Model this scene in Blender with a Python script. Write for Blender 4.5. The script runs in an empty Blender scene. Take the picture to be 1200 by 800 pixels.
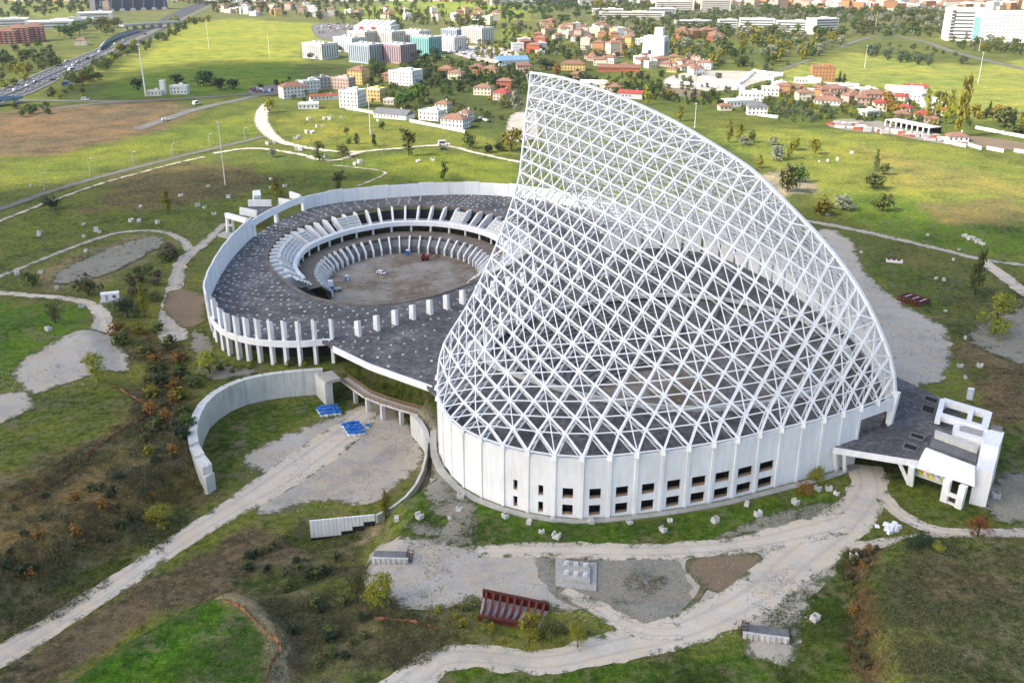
import bpy, bmesh, math, random
import numpy as np
from mathutils import Vector, Matrix, noise as mnoise
from mathutils.geometry import delaunay_2d_cdt
R = random.Random(7)
SC = bpy.context.scene
COL = SC.collection
# ------------------------------------------------------------------ camera
FPX, CH = 1114.0, 120.0
TH = math.atan(460.0 / FPX)
CT, ST = math.cos(TH), math.sin(TH)
cam = bpy.data.cameras.new('camera')
cam.sensor_width = 36.0
cam.lens = FPX * 36.0 / 1200.0
cam.clip_start = 1.0
cam.clip_end = 40000.0
camo = bpy.data.objects.new('camera', cam)
COL.objects.link(camo)
camo.location = (0, 0, CH)
camo.rotation_euler = (math.radians(90) - TH, 0, 0)
SC.camera = camo
# ------------------------------------------------------------------ world, sun
SUN_AZ, SUN_EL = math.radians(-112), math.radians(40)      # azimuth from +Y towards +X
world = bpy.data.worlds.new('World')
SC.world = world
world.use_nodes = True
nt = world.node_tree
sky = nt.nodes.new('ShaderNodeTexSky')
sky.sky_type = 'NISHITA'
sky.sun_disc = False
sky.sun_elevation = SUN_EL
sky.sun_rotation = SUN_AZ
sky.air_density = 1.0
sky.dust_density = 3.0
sky.ozone_density = 1.0
bg = nt.nodes['Background']
bg.inputs['Strength'].default_value = 0.15
nt.links.new(sky.outputs[0], bg.inputs[0])
sun = bpy.data.lights.new('sun', 'SUN')
sun.energy = 2.9
sun.angle = math.radians(1.5)
sun.color = (1.0, 0.95, 0.86)
suno = bpy.data.objects.new('sun', sun)
COL.objects.link(suno)
sd = Vector((math.sin(SUN_AZ) * math.cos(SUN_EL), math.cos(SUN_AZ) * math.cos(SUN_EL), math.sin(SUN_EL)))
suno.rotation_euler = sd.to_track_quat('Z', 'Y').to_euler()
suno.location = sd * 400
SC.view_settings.view_transform = 'Standard'
SC.view_settings.look = 'None'
SC.view_settings.exposure = 1.08
SC.view_settings.gamma = 1.0

HAZE = 0.000035
# ------------------------------------------------------------------ local frame of the arena complex (s along its axis, t towards us)
FX, FY = 97.0, 216.0
AX, AY = -0.678, 0.735
NX, NY = -0.735, -0.678
ROTZ = math.atan2(AY, AX)
def W(s, t, z=0.0):
    return (FX + s * AX + t * NX, FY + s * AY + t * NY, z)
def L(x, y):
    dx, dy = x - FX, y - FY
    return (dx * AX + dy * AY, dx * NX + dy * NY)
def P(u, v, z=0.0):
    x = (u - 600.0) / FPX; y = -(v - 400.0) / FPX
    d = (x, CT + ST * y, -ST + CT * y)
    k = (z - CH) / d[2]
    return (d[0] * k, d[1] * k, z)
def PL(u, v, z=0.0):
    p = P(u, v, z); return L(p[0], p[1])

def smooth_line(pts, per=6, closed=False):
    """Catmull-Rom through points"""
    p = [np.array(q, float) for q in pts]; n = len(p); out = []
    for i in range(n if closed else n - 1):
        if closed: a, b, c, d = p[(i - 1) % n], p[i], p[(i + 1) % n], p[(i + 2) % n]
        else: a, b, c, d = p[max(i - 1, 0)], p[i], p[i + 1], p[min(i + 2, n - 1)]
        for k in range(per):
            u = k / per
            out.append(0.5 * ((2 * b) + (c - a) * u + (2 * a - 5 * b + 4 * c - d) * u * u + (3 * b - a - 3 * c + d) * u ** 3))
    if not closed: out.append(p[-1])
    return np.array(out)
LRIM = smooth_line([(182, 57.5), (196, 57), (208, 55), (221, 52), (237, 45), (253, 32), (262, 20), (268, 4), (271, -13), (266, -40), (244, -59), (212, -63), (182, -50), (166, -26), (159, -2), (156, 16), (156, 30), (160, 43), (168, 52)], 5, True)
LC = np.array((213.0, -2.0))
RC = np.array((71.0, 2.0))
RRIM = np.array([(RC[0] + (LC[0] - p[0]) * 0.82, RC[1] + (p[1] - LC[1]) * 0.82) for p in LRIM])
# ------------------------------------------------------------------ terrain
RWC = smooth_line([(113, 131), (126, 128.5), (138, 122), (147, 114), (151.5, 103), (149, 92), (142, 80)], 4)
RWC2 = smooth_line([(102.5, 76.5), (94, 79), (87, 83), (79.5, 91), (74.5, 101), (73.5, 109)], 4)
YARD = [tuple(p) for p in RWC] + [(128, 66), (112, 64)] + [tuple(p) for p in RWC2] + [(77, 117), (82, 120), (92, 140), (104, 140)]
YARDW = np.array([W(s, t)[:2] for s, t in YARD])
LOWW = np.array([P(u, v, -7)[:2] for u, v in
        [(-120, 830), (-60, 780), (0, 735), (100, 672), (170, 624), (226, 578), (262, 560), (330, 560), (400, 610), (428, 640), (400, 668), (330, 690), (300, 682), (150, 752), (60, 815), (-60, 900)]])
MOUND1 = np.array([P(u, v, 0)[:2] for u, v in [(40, 800), (120, 752), (190, 722), (238, 688), (300, 715), (330, 750), (325, 800), (300, 900), (0, 900)]])
MOUND2 = np.array([P(u, v, 1)[:2] for u, v in [(1022, 660), (1060, 640), (1120, 640), (1260, 640), (1330, 800), (1330, 900), (1060, 900), (1040, 780), (1012, 710)]])
TERR1 = np.array([P(u, v, 0)[:2] for u, v in [(-200, 640), (0, 590), (90, 545), (160, 500), (165, 478), (130, 450), (100, 380), (-300, 380), (-400, 600)]])
PITW = np.array([W(*p)[:2] for p in [(72.0, 109), (70.0, 106), (68, 113), (74, 125), (80, 128), (82.5, 122.5), (75.5, 114.0)]]); SOFTW = np.array([W(*p)[:2] for p in [(90, 84), (70, 84), (55, 100), (60, 122), (80, 124), (80, 100)]])
LPIT = np.array([W(p[0],p[1])[:2] for p in (LC + (LRIM - LC) * 0.965)[::3]]); RPIT = np.array([W(p[0],p[1])[:2] for p in (RC + (RRIM - RC) * 0.99)[::3]])
def sdf(poly, X, Y, pad=None):
    """signed distance, negative inside"""
    X = np.asarray(X, float); Y = np.asarray(Y, float)
    if X.size > 5000 and pad is not None:
        (x0, y0), (x1, y1) = np.min(poly, 0) - pad, np.max(poly, 0) + pad
        w = (X > x0) & (X < x1) & (Y > y0) & (Y < y1)
        o = np.full(X.shape, 1e3); o[w] = sdf(poly, X[w], Y[w], None); return o
    d = np.full(X.shape, 1e18); ins = np.zeros(X.shape, bool)
    n = len(poly)
    for i in range(n):
        ax, ay = poly[i]; bx, by = poly[(i + 1) % n]
        ex, ey = bx - ax, by - ay
        wx, wy = X - ax, Y - ay
        k = np.clip((wx * ex + wy * ey) / (ex * ex + ey * ey + 1e-12), 0, 1)
        d = np.minimum(d, (wx - ex * k) ** 2 + (wy - ey * k) ** 2)
        c = ((ay > Y) != (by > Y))
        with np.errstate(divide='ignore', invalid='ignore'):
            xi = (bx - ax) * (Y - ay) / (by - ay + 1e-30) + ax
        ins ^= c & (X < xi)
    d = np.sqrt(d)
    return np.where(ins, -d, d)
def sms(x, a, b):
    k = np.clip((x - a) / (b - a), 0, 1); return k * k * (3 - 2 * k)
_rs = np.random.RandomState(3)
_T = _rs.rand(256, 256)
def vnoise(X, Y):
    xi = np.floor(X).astype(int); yi = np.floor(Y).astype(int)
    fx = X - xi; fy = Y - yi
    fx = fx * fx * (3 - 2 * fx); fy = fy * fy * (3 - 2 * fy)
    a = _T[xi & 255, yi & 255]; b = _T[(xi + 1) & 255, yi & 255]
    c = _T[xi & 255, (yi + 1) & 255]; d = _T[(xi + 1) & 255, (yi + 1) & 255]
    return (a * (1 - fx) + b * fx) * (1 - fy) + (c * (1 - fx) + d * fx) * fy
def fbm(X, Y, sc, o=4):
    r = 0; a = 0.5; tot = 0
    for k in range(o):
        r = r + a * vnoise(X / sc + 17.3 * k, Y / sc - 9.1 * k); tot += a; a *= 0.55; sc *= 0.47
    return r / tot
def hgt(X, Y):
    X = np.asarray(X, float); Y = np.asarray(Y, float)
    dy = -sdf(YARDW, X, Y, 30)
    ww = sms(-sdf(SOFTW, X, Y, 30), -2, 3)          # the near rim of the yard is a bank, the rest a sheer wall
    wy = sms(dy, -2.3, -1.3) * (1 - ww) + sms(dy, -9.0, -1.3) * ww
    pit2 = sms(-sdf(PITW, X, Y, 30), -3.0, 1.0)
    wl = sms(-sdf(LOWW, X, Y, 30), -13, -0.5)
    low = np.maximum(wy, wl)
    low = low + 0.55 * pit2
    up = 3.0 * sms(-sdf(MOUND1, X, Y, 30), -3.5, 1.5) + 4.2 * sms(-sdf(MOUND2, X, Y, 30), -3, 1.5)
    tr = 1.6 * sms(-sdf(TERR1, X, Y, 30), -6, 2)
    # gentle unevenness away from the buildings
    dd = np.hypot(X + 10, Y - 300)
    am = sms(np.abs(dd), 150, 320) * (1 - sms(dd, 500, 900))
    pit = np.maximum(sms(-sdf(LPIT, X, Y, 30), 0.0, 2.0), sms(-sdf(RPIT, X, Y, 30), 0.0, 2.0))
    return -10.0 * pit - 7.5 * low + (up + tr) * np.clip(1 - low, 0, 1) + am * (fbm(X, Y, 60) - 0.5) * 1.2
_SX = np.vstack([YARDW, LOWW, MOUND1, MOUND2, TERR1, LPIT, RPIT]); _SB = (_SX.min(0) - 16, _SX.max(0) + 16)
def hz(x, y):
    if not (_SB[0][0] < x < _SB[1][0] and _SB[0][1] < y < _SB[1][1]):
        dd = math.hypot(x + 10, y - 300); am = float(sms(dd, 150, 320) * (1 - sms(dd, 500, 900)))
        return 0.0 if am == 0 else am * (float(fbm(np.array([x]), np.array([y]), 60)[0]) - 0.5) * 1.2
    return float(hgt(np.array([x]), np.array([y]))[0])
def G(u, v, dz=0.0):
    """the point of the terrain that a direction from the camera meets"""
    z = 0.0
    for _ in range(10):
        p = P(u, v, z); zn = hz(p[0], p[1])
        if abs(zn - z) < 0.02: break
        z = 0.5 * z + 0.5 * zn
    p = P(u, v, z)
    return Vector((p[0], p[1], hz(p[0], p[1]) + dz))

# ------------------------------------------------------------------ materials
def nodes(name):
    m = bpy.data.materials.new(name); m.use_nodes = True
    t = m.node_tree; b = t.nodes['Principled BSDF']
    return m, t, b
def N(t, typ, **kw):
    n = t.nodes.new(typ)
    for k, v in kw.items():
        if k in ('operation', 'blend_type', 'data_type', 'attribute_name', 'noise_dimensions', 'feature', 'interpolation', 'distance', 'attribute_type'):
            setattr(n, k, v)
        else:
            n.inputs[k].default_value = v
    return n
def noise(t, scale, detail=4, rough=0.6, vec=None):
    n = N(t, 'ShaderNodeTexNoise', Scale=scale, Detail=detail, Roughness=rough)
    if vec is None:
        tc = t.nodes.new('ShaderNodeNewGeometry'); vec = tc.outputs['Position']
    t.links.new(vec, n.inputs['Vector'])
    return n.outputs[0]
def ramp(t, fac, stops):
    r = t.nodes.new('ShaderNodeValToRGB')
    e = r.color_ramp.elements
    while len(e) < len(stops): e.new(0.5)
    for k, (p, c) in enumerate(stops):
        e[k].position = p; e[k].color = (c[0], c[1], c[2], 1) if not isinstance(c, (int, float)) else (c, c, c, 1)
    t.links.new(fac, r.inputs[0])
    return r.outputs[0]
def mix(t, fac, a, b, typ='MIX'):
    m = t.nodes.new('ShaderNodeMix'); m.data_type = 'RGBA'; m.blend_type = typ
    for s, v in ((0, fac), (6, a), (7, b)):
        if isinstance(v, (int, float)): m.inputs[s].default_value = v
        elif isinstance(v, tuple): m.inputs[s].default_value = (v[0], v[1], v[2], 1)
        else: t.links.new(v, m.inputs[s])
    return m.outputs[2]
def math_(t, op, a, b=0.0, c=0.0):
    m = t.nodes.new('ShaderNodeMath'); m.operation = op
    for s, v in ((0, a), (1, b), (2, c)):
        if isinstance(v, (int, float)): m.inputs[s].default_value = v
        else: t.links.new(v, m.inputs[s])
    return m.outputs[0]
def bump(t, b, h, dist=0.1, strength=0.6):
    n = t.nodes.new('ShaderNodeBump'); n.inputs['Strength'].default_value = strength; n.inputs['Distance'].default_value = dist
    t.links.new(h, n.inputs['Height']); t.links.new(n.outputs[0], b.inputs['Normal'])
def plain(name, col, rough=0.7, var=0.18, scale=0.8, metal=0.0, spec=0.3):
    """a painted or cast surface with cloudy wear and fine grain"""
    m, t, b = nodes(name)
    n1 = noise(t, scale, 5, 0.65); n2 = noise(t, scale * 9, 3, 0.6)
    k = mix(t, 0.45, n1, n2)
    lo = tuple(c * (1 - var) for c in col); hi = tuple(min(1, c * (1 + var)) for c in col)
    t.links.new(ramp(t, k, [(0.32, lo), (0.68, hi)]), b.inputs['Base Color'])
    b.inputs['Roughness'].default_value = rough; b.inputs['Metallic'].default_value = metal
    b.inputs['Specular IOR Level'].default_value = spec
    return m
M = {}
# ------------------------------------------------------------------ mesh building
class MB:
    def __init__(self): self.v = []; self.f = []; self.mi = []; self.cur = 0
    def add(self, vs, fs):
        o = len(self.v); self.v.extend(tuple(p) for p in vs)
        for f in fs: self.f.append(tuple(i + o for i in f)); self.mi.append(self.cur)
        return self
    def box(self, cx, cy, z0, sx, sy, sz, rz=0.0, taper=1.0):
        c, s = math.cos(rz), math.sin(rz); vs = []
        for k, zz in ((1.0, z0), (taper, z0 + sz)):
            for x, y in ((-1, -1), (1, -1), (1, 1), (-1, 1)):
                a, b_ = x * sx / 2 * k, y * sy / 2 * k
                vs.append((cx + a * c - b_ * s, cy + a * s + b_ * c, zz))
        return self.hexa(vs)
    def hexa(self, vs):
        return self.add(vs, [(3, 2, 1, 0), (4, 5, 6, 7), (0, 1, 5, 4), (1, 2, 6, 5), (2, 3, 7, 6), (3, 0, 4, 7)])
    def prism(self, poly, z0, z1):
        a = sum(poly[i][0] * poly[(i + 1) % len(poly)][1] - poly[(i + 1) % len(poly)][0] * poly[i][1] for i in range(len(poly)))
        if a < 0: poly = poly[::-1]
        n = len(poly)
        zz0 = z0 if isinstance(z0, (list, tuple)) else [z0] * n
        zz1 = z1 if isinstance(z1, (list, tuple)) else [z1] * n
        vs = [(p[0], p[1], z) for p, z in zip(poly, zz0)] + [(p[0], p[1], z) for p, z in zip(poly, zz1)]
        fs = [tuple(range(n - 1, -1, -1)), tuple(range(n, 2 * n))] + [(i, (i + 1) % n, n + (i + 1) % n, n + i) for i in range(n)]
        return self.add(vs, fs)
    def beam(self, p, q, w, h=None, up=None):
        h = h or w
        p, q = Vector(p), Vector(q); d = q - p
        if d.length < 1e-5: return self
        d.normalize()
        up = Vector(up) if up is not None else Vector((0, 0, 1))
        if abs(d.dot(up)) > 0.97: up = Vector((1, 0, 0))
        x = d.cross(up).normalized(); y = x.cross(d).normalized()
        vs = []
        for o in (p, q):
            for a, b_ in ((-1, -1), (1, -1), (1, 1), (-1, 1)):
                vs.append(o + x * (a * w / 2) + y * (b_ * h / 2))
        return self.add(vs, [(0, 1, 2, 3), (7, 6, 5, 4), (0, 4, 5, 1), (1, 5, 6, 2), (2, 6, 7, 3), (3, 7, 4, 0)])
    def tube(self, p, q, r0, r1=None, n=6):
        r1 = r0 if r1 is None else r1
        p, q = Vector(p), Vector(q); d = (q - p).normalized()
        up = Vector((0, 0, 1)) if abs(d.z) < 0.95 else Vector((1, 0, 0))
        x = d.cross(up).normalized(); y = x.cross(d).normalized(); vs = []
        for o, r in ((p, r0), (q, r1)):
            for k in range(n):
                a = 2 * math.pi * k / n
                vs.append(o + x * (r * math.cos(a)) + y * (r * math.sin(a)))
        fs = [(k, n + k, n + (k + 1) % n, (k + 1) % n) for k in range(n)] + [tuple(range(n)), tuple(range(2 * n - 1, n - 1, -1))]
        return self.add(vs, fs)
    def sheet(self, a, b, close=False):
        """quads between two rows of points"""
        n = len(a); vs = list(a) + list(b)
        m_ = n if close else n - 1
        return self.add(vs, [(i, (i + 1) % n, n + (i + 1) % n, n + i) for i in range(m_)])
    def loop(self, prof_rows, close=False):
        """skin a list of equally long point rows"""
        for a, b in zip(prof_rows[:-1], prof_rows[1:]): self.sheet(a, b, close)
        return self
    def mesh(self, name, mats, smooth=False):
        me = bpy.data.meshes.new(name)
        me.from_pydata(self.v, [], self.f)
        for m in (mats if isinstance(mats, (list, tuple)) else [mats]): me.materials.append(m)
        if any(self.mi): me.polygons.foreach_set('material_index', self.mi)
        if smooth: me.polygons.foreach_set('use_smooth', [True] * len(me.polygons))
        me.update()
        return me
    def build(self, name, mats, parent=None, smooth=False):
        return link(name, self.mesh(name, mats, smooth), parent)
def link(name, me, parent=None, loc=None, rz=None, sc=None):
    o = bpy.data.objects.new(name, me); COL.objects.link(o)
    if parent is not None: o.parent = parent
    if loc is not None: o.location = loc
    if rz is not None: o.rotation_euler = (0, 0, rz)
    if sc is not None: o.scale = sc if not isinstance(sc, (int, float)) else (sc, sc, sc)
    return o
def tag(o, label=None, cat=None, group=None, kind=None):
    if label: o['label'] = label
    if cat: o['category'] = cat
    if group: o['group'] = group
    if kind: o['kind'] = kind
    return o
def empty(name, loc=(0, 0, 0), rz=0.0, label=None, cat=None, group=None):
    o = bpy.data.objects.new(name, None); COL.objects.link(o)
    o.empty_display_size = 1.0
    o.location = loc; o.rotation_euler = (0, 0, rz)
    return tag(o, label, cat, group)
KIDS = {}
def copy_tree(o, parent=None):
    c = o.copy(); COL.objects.link(c)
    if parent is not None: c.parent = parent
    for ch in list(o.children): copy_tree(ch, c)
    return c
def resample(pts, n):
    """n+1 points equally spaced along a polyline (any dimension)"""
    p = np.array(pts, float)
    d = np.r_[0, np.cumsum(np.linalg.norm(np.diff(p, axis=0), axis=1))]
    k = np.linspace(0, d[-1], n + 1)
    return np.stack([np.interp(k, d, p[:, i]) for i in range(p.shape[1])], 1)
# ================================================================== materials
def ground_material():
    m, t, b = nodes('meadow')
    at = N(t, 'ShaderNodeAttribute', attribute_name='Col')
    n1 = noise(t, 0.055, 6, 0.65); n2 = noise(t, 0.5, 5, 0.7); n3 = noise(t, 3.2, 3, 0.7); n4 = noise(t, 0.012, 4, 0.6)
    c = mix(t, 1.0, at.outputs['Color'], ramp(t, n1, [(0.3, (0.6, 0.64, 0.66)), (0.5, (1.0, 1.0, 1.0)), (0.7, (1.5, 1.3, 1.15))]), 'MULTIPLY')
    c = mix(t, 1.0, c, ramp(t, n2, [(0.3, (0.42, 0.46, 0.5)), (0.5, (1.0, 1.0, 1.0)), (0.7, (1.7, 1.5, 1.4))]), 'MULTIPLY')
    c = mix(t, 1.0, c, ramp(t, n3, [(0.28, 0.5), (0.5, 1.0), (0.72, 1.6)]), 'MULTIPLY')
    c = mix(t, 1.0, c, ramp(t, n4, [(0.35, (0.8, 0.9, 0.9)), (0.65, (1.22, 1.1, 1.0))]), 'MULTIPLY')
    n5 = noise(t, 0.16, 6, 0.7); n6 = noise(t, 1.5, 8, 0.82)
    c = mix(t, 1.0, c, ramp(t, n6, [(0.34, (0.5, 0.52, 0.55)), (0.5, (1.0, 1.0, 1.0)), (0.64, (1.75, 1.6, 1.45))]), 'MULTIPLY')
    av = N(t, 'ShaderNodeAttribute', attribute_name='Dry')
    dry = ramp(t, mix(t, 0.45, n5, n2), [(0.50, 0), (0.60, 1)])
    c = mix(t, math_(t, 'MULTIPLY', dry, av.outputs['Fac']), c, mix(t, n3, (0.10, 0.075, 0.04), (0.24, 0.19, 0.11)))
    bare = ramp(t, mix(t, 0.6, n5, n3), [(0.585, 0), (0.62, 1)])
    c = mix(t, math_(t, 'MULTIPLY', bare, math_(t, 'MULTIPLY', av.outputs['Fac'], 0.8)), c, (0.30, 0.27, 0.21))
    deep = ramp(t, mix(t, 0.5, n1, n2), [(0.36, 1), (0.45, 0)])
    c = mix(t, math_(t, 'MULTIPLY', deep, 0.55), c, (0.022, 0.034, 0.009))
    t.links.new(c, b.inputs['Base Color'])
    b.inputs['Roughness'].default_value = 0.95; b.inputs['Specular IOR Level'].default_value = 0.1
    bump(t, b, mix(t, 0.5, n2, n3), 0.35, 0.9)
    return m
def gravel_material(name, col, tuft, tuft_amt=0.5, patch=(0.12, 0.13, 0.06), speck=0.5):
    """pale crushed stone; weeds come in from the ragged rim (attribute Rim: metres inside the edge)"""
    m, t, b = nodes(name)
    n1 = noise(t, 0.06, 5, 0.65); n2 = noise(t, 0.6, 5, 0.75); n3 = noise(t, 4.0, 3, 0.8); n4 = noise(t, 0.2, 6, 0.7)
    lo = tuple(c * 0.72 for c in col); hi = tuple(min(1, c * 1.22) for c in col)
    c = ramp(t, n1, [(0.3, lo), (0.7, hi)])
    c = mix(t, max(speck, .35), c, mix(t, 1.0, c, ramp(t, n2, [(0.3, 0.72), (0.5, 1.0), (0.7, 1.2)]), 'MULTIPLY'))
    c = mix(t, ramp(t, n4, [(0.42, 0), (0.62, 0.8)]), c, tuple(k_ * f_ for k_, f_ in zip(col, (1.12, 1.0, 0.82))))
    c = mix(t, speck, c, mix(t, 1.0, c, ramp(t, n3, [(0.36, 0.45), (0.5, 1.0), (0.65, 1.3)]), 'MULTIPLY'))
    n6 = noise(t, 1.7, 8, 0.85)
    c = mix(t, min(1.0, speck * 1.3 - .25), c, mix(t, 1.0, c, ramp(t, n6, [(0.35, 0.66), (0.5, 1.0), (0.63, 1.2)]), 'MULTIPLY'))
    ac = N(t, 'ShaderNodeAttribute', attribute_name='Across')
    rut = ramp(t, math_(t, 'ADD', math_(t, 'ABSOLUTE', math_(t, 'SUBTRACT', ac.outputs['Fac'], 0.42)), math_(t, 'MULTIPLY_ADD', n4, 0.35, -0.17)), [(0.02, 1), (0.16, 0)])
    c = mix(t, math_(t, 'MULTIPLY', rut, 0.42), c, tuple(k_ * 0.62 for k_ in col))
    rim = N(t, 'ShaderNodeAttribute', attribute_name='Rim')
    e = math_(t, 'ADD', math_(t, 'MULTIPLY', rim.outputs['Fac'], 0.13), math_(t, 'MULTIPLY_ADD', mix(t, 0.5, n4, mix(t, 0.4, n2, n3)), 3.0, -1.5))
    k = ramp(t, e, [(0.02, 1), (0.2, 0)])
    w = ramp(t, mix(t, 0.55, n1, n2), [(0.57, 0), (0.63, tuft_amt)])
    if tuft_amt > 0.8: w = math_(t, 'MAXIMUM', w, ramp(t, mix(t, 0.5, n6, n3), [(0.5, 0), (0.56, 0.8)]))
    k2 = math_(t, 'MAXIMUM', k, w)
    c = mix(t, k2, c, mix(t, n3, patch, tuft))
    t.links.new(c, b.inputs['Base Color'])
    b.inputs['Roughness'].default_value = 0.95; b.inputs['Specular IOR Level'].default_value = 0.1
    bump(t, b, mix(t, 0.5, n2, n3), 0.10, 0.55)
    return m
def deck_material():
    m, t, b = nodes('weathered_deck')
    n1 = noise(t, 0.09, 6, 0.7); n2 = noise(t, 0.7, 6, 0.75); n3 = noise(t, 5, 3, 0.7)
    c = ramp(t, mix(t, 0.55, n1, n2), [(0.36, (0.03, 0.031, 0.035)), (0.47, (0.075, 0.077, 0.083)), (0.54, (0.13, 0.13, 0.135)), (0.60, (0.22, 0.22, 0.22)), (0.68, (0.40, 0.39, 0.38))])
    c = mix(t, 1.0, c, ramp(t, n3, [(0.3, 0.7), (0.7, 1.3)]), 'MULTIPLY')
    c = mix(t, 1.0, c, (1.1, 1.03, 0.96), 'MULTIPLY')
    t.links.new(c, b.inputs['Base Color']); b.inputs['Roughness'].default_value = 0.85
    bump(t, b, n2, 0.05, 0.5)
    return m
def concrete_material(name, col, streak=0.35):
    m, t, b = nodes(name)
    g = t.nodes.new('ShaderNodeNewGeometry')
    mp = t.nodes.new('ShaderNodeMapping'); mp.inputs['Scale'].default_value = (1, 1, 0.12)
    t.links.new(g.outputs['Position'], mp.inputs['Vector'])
    n1 = noise(t, 0.12, 5, 0.6); n2 = noise(t, 0.9, 5, 0.7, mp.outputs[0]); n3 = noise(t, 6, 3, 0.7)
    lo = tuple(c * (1 - streak) for c in col); hi = tuple(min(1, c * 1.12) for c in col)
    c = ramp(t, mix(t, 0.55, n1, n2), [(0.34, lo), (0.6, hi)])
    c = mix(t, 1.0, c, ramp(t, n3, [(0.3, 0.9), (0.7, 1.08)]), 'MULTIPLY')
    t.links.new(c, b.inputs['Base Color']); b.inputs['Roughness'].default_value = 0.8
    b.inputs['Specular IOR Level'].default_value = 0.25
    return m
def leaf_material(name, cols, rough=0.6, trans=0.25):
    m, t, b = nodes(name)
    oi = t.nodes.new('ShaderNodeObjectInfo')
    n1 = noise(t, 0.9, 3, 0.6)
    gi = t.nodes.new('ShaderNodeNewGeometry')
    k = mix(t, 0.5, n1, gi.outputs['Random Per Island'])
    c = ramp(t, k, [(0.2, cols[0]), (0.5, cols[1]), (0.8, cols[2])])
    hs = t.nodes.new('ShaderNodeHueSaturation')
    t.links.new(c, hs.inputs['Color'])
    t.links.new(math_(t, 'MULTIPLY_ADD', oi.outputs['Random'], 0.05, 0.475), hs.inputs['Hue'])
    t.links.new(math_(t, 'MULTIPLY_ADD', oi.outputs['Random'], 0.55, 0.72), hs.inputs['Value'])
    t.links.new(hs.outputs[0], b.inputs['Base Color'])
    b.inputs['Roughness'].default_value = rough; b.inputs['Specular IOR Level'].default_value = 0.2
    return m
M['meadow'] = ground_material()
M['gravel'] = gravel_material('pale_gravel', (0.44, 0.41, 0.36), (0.10, 0.105, 0.04), 0.4)
M['track'] = gravel_material('white_track', (0.57, 0.52, 0.44), (0.13, 0.13, 0.05), 0.1, speck=0.3)
M['weedy'] = gravel_material('weedy_gravel', (0.34, 0.32, 0.28), (0.06, 0.085, 0.02), 0.85, patch=(0.05, 0.06, 0.02), speck=0.9)
M['earth'] = gravel_material('bare_earth', (0.21, 0.165, 0.115), (0.09, 0.10, 0.035), 0.4)
def dirt_floor():
    m, t, b = nodes('arena_dirt')
    n1 = noise(t, 0.05, 6, 0.7); n2 = noise(t, 0.5, 6, 0.75)
    c = ramp(t, mix(t, 0.35, n1, n2), [(0.36, (0.10, 0.095, 0.045)), (0.45, (0.17, 0.13, 0.085)), (0.55, (0.29, 0.26, 0.215)), (0.68, (0.37, 0.345, 0.30))])
    t.links.new(c, b.inputs['Base Color']); b.inputs['Roughness'].default_value = .95
    bump(t, b, n2, .1, .6)
    return m
M['dirt'] = dirt_floor()
M['asphalt'] = gravel_material('worn_asphalt', (0.17, 0.168, 0.165), (0.1, 0.11, 0.04), 0.02, speck=0.25)
M['motor'] = gravel_material('motorway_asphalt', (0.085, 0.088, 0.1), (0.09, 0.11, 0.04), 0.0, speck=0.2)
M['deck'] = deck_material()
M['white'] = concrete_material('white_painted_concrete', (0.81, 0.805, 0.79), 0.10)
M['steel'] = plain('white_painted_steel', (0.82, 0.82, 0.81), 0.45, 0.10, 0.12)
M['shade'] = concrete_material('raw_concrete', (0.42, 0.40, 0.36), 0.35)
M['pale'] = concrete_material('cast_concrete', (0.60, 0.60, 0.56), 0.25)
M['tier'] = concrete_material('grey_tier_concrete', (0.185, 0.185, 0.182), 0.5)
M['shade2'] = concrete_material('stained_concrete', (0.24, 0.235, 0.22), 0.5)
M['dark'] = plain('black_and_void_shade', (0.022, 0.021, 0.02), 0.9, 0.2)  # near black: tyres and footings, and the shade of deep voids painted in
M['rust'] = plain('rusty_steel', (0.085, 0.028, 0.02), 0.7, 0.45, 1.2)
M['redp'] = plain('red_painted_steel', (0.15, 0.022, 0.016), 0.55, 0.35, 0.8)
M['wood'] = plain('weathered_timber', (0.26, 0.17, 0.10), 0.8, 0.35, 1.0)
M['orange'] = plain('orange_mesh', (0.27, 0.12, 0.06), 0.8, 0.3, 0.8)
M['stone'] = concrete_material('block_concrete', (0.60, 0.585, 0.54), 0.4)
M['blue'] = plain('blue_wrap', (0.03, 0.17, 0.52), 0.45, 0.25, 2.0)
M['wrap'] = plain('white_wrap', (0.78, 0.80, 0.84), 0.4, 0.1, 2.0)
M['glass'] = plain('dark_glass', (0.05, 0.06, 0.075), 0.15, 0.3, 0.5, spec=0.6)

# ================================================================== the ground
def axis_coords(segs):
    out = [segs[0][0]]
    for a, b, s0, s1 in segs:
        x = a
        while x < b - 1e-6:
            k = (x - a) / (b - a); st = s0 * (s1 / s0) ** k
            x = min(b, x + st); out.append(x)
    return np.array(sorted(set(np.round(out, 3))))
gx = axis_coords([(-9000, -1500, 900, 120), (-1500, -300, 120, 6), (-300, -140, 6, 1.2), (-140, 150, 1.15, 1.15), (150, 320, 1.2, 6), (320, 1500, 6, 120), (1500, 9000, 120, 900)])
gy = axis_coords([(-600, 90, 120, 1.6), (90, 300, 1.1, 1.1), (300, 480, 1.2, 2.6), (480, 1000, 2.6, 9), (1000, 2600, 9, 70), (2600, 16000, 70, 1600)])
GX, GY = np.meshgrid(gx, gy)
GZ = hgt(GX, GY)
def wpoly(px, z=0.0): return np.array([P(u, v, z)[:2] for u, v in px])
GRASS = (0.098, 0.124, 0.024)
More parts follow.
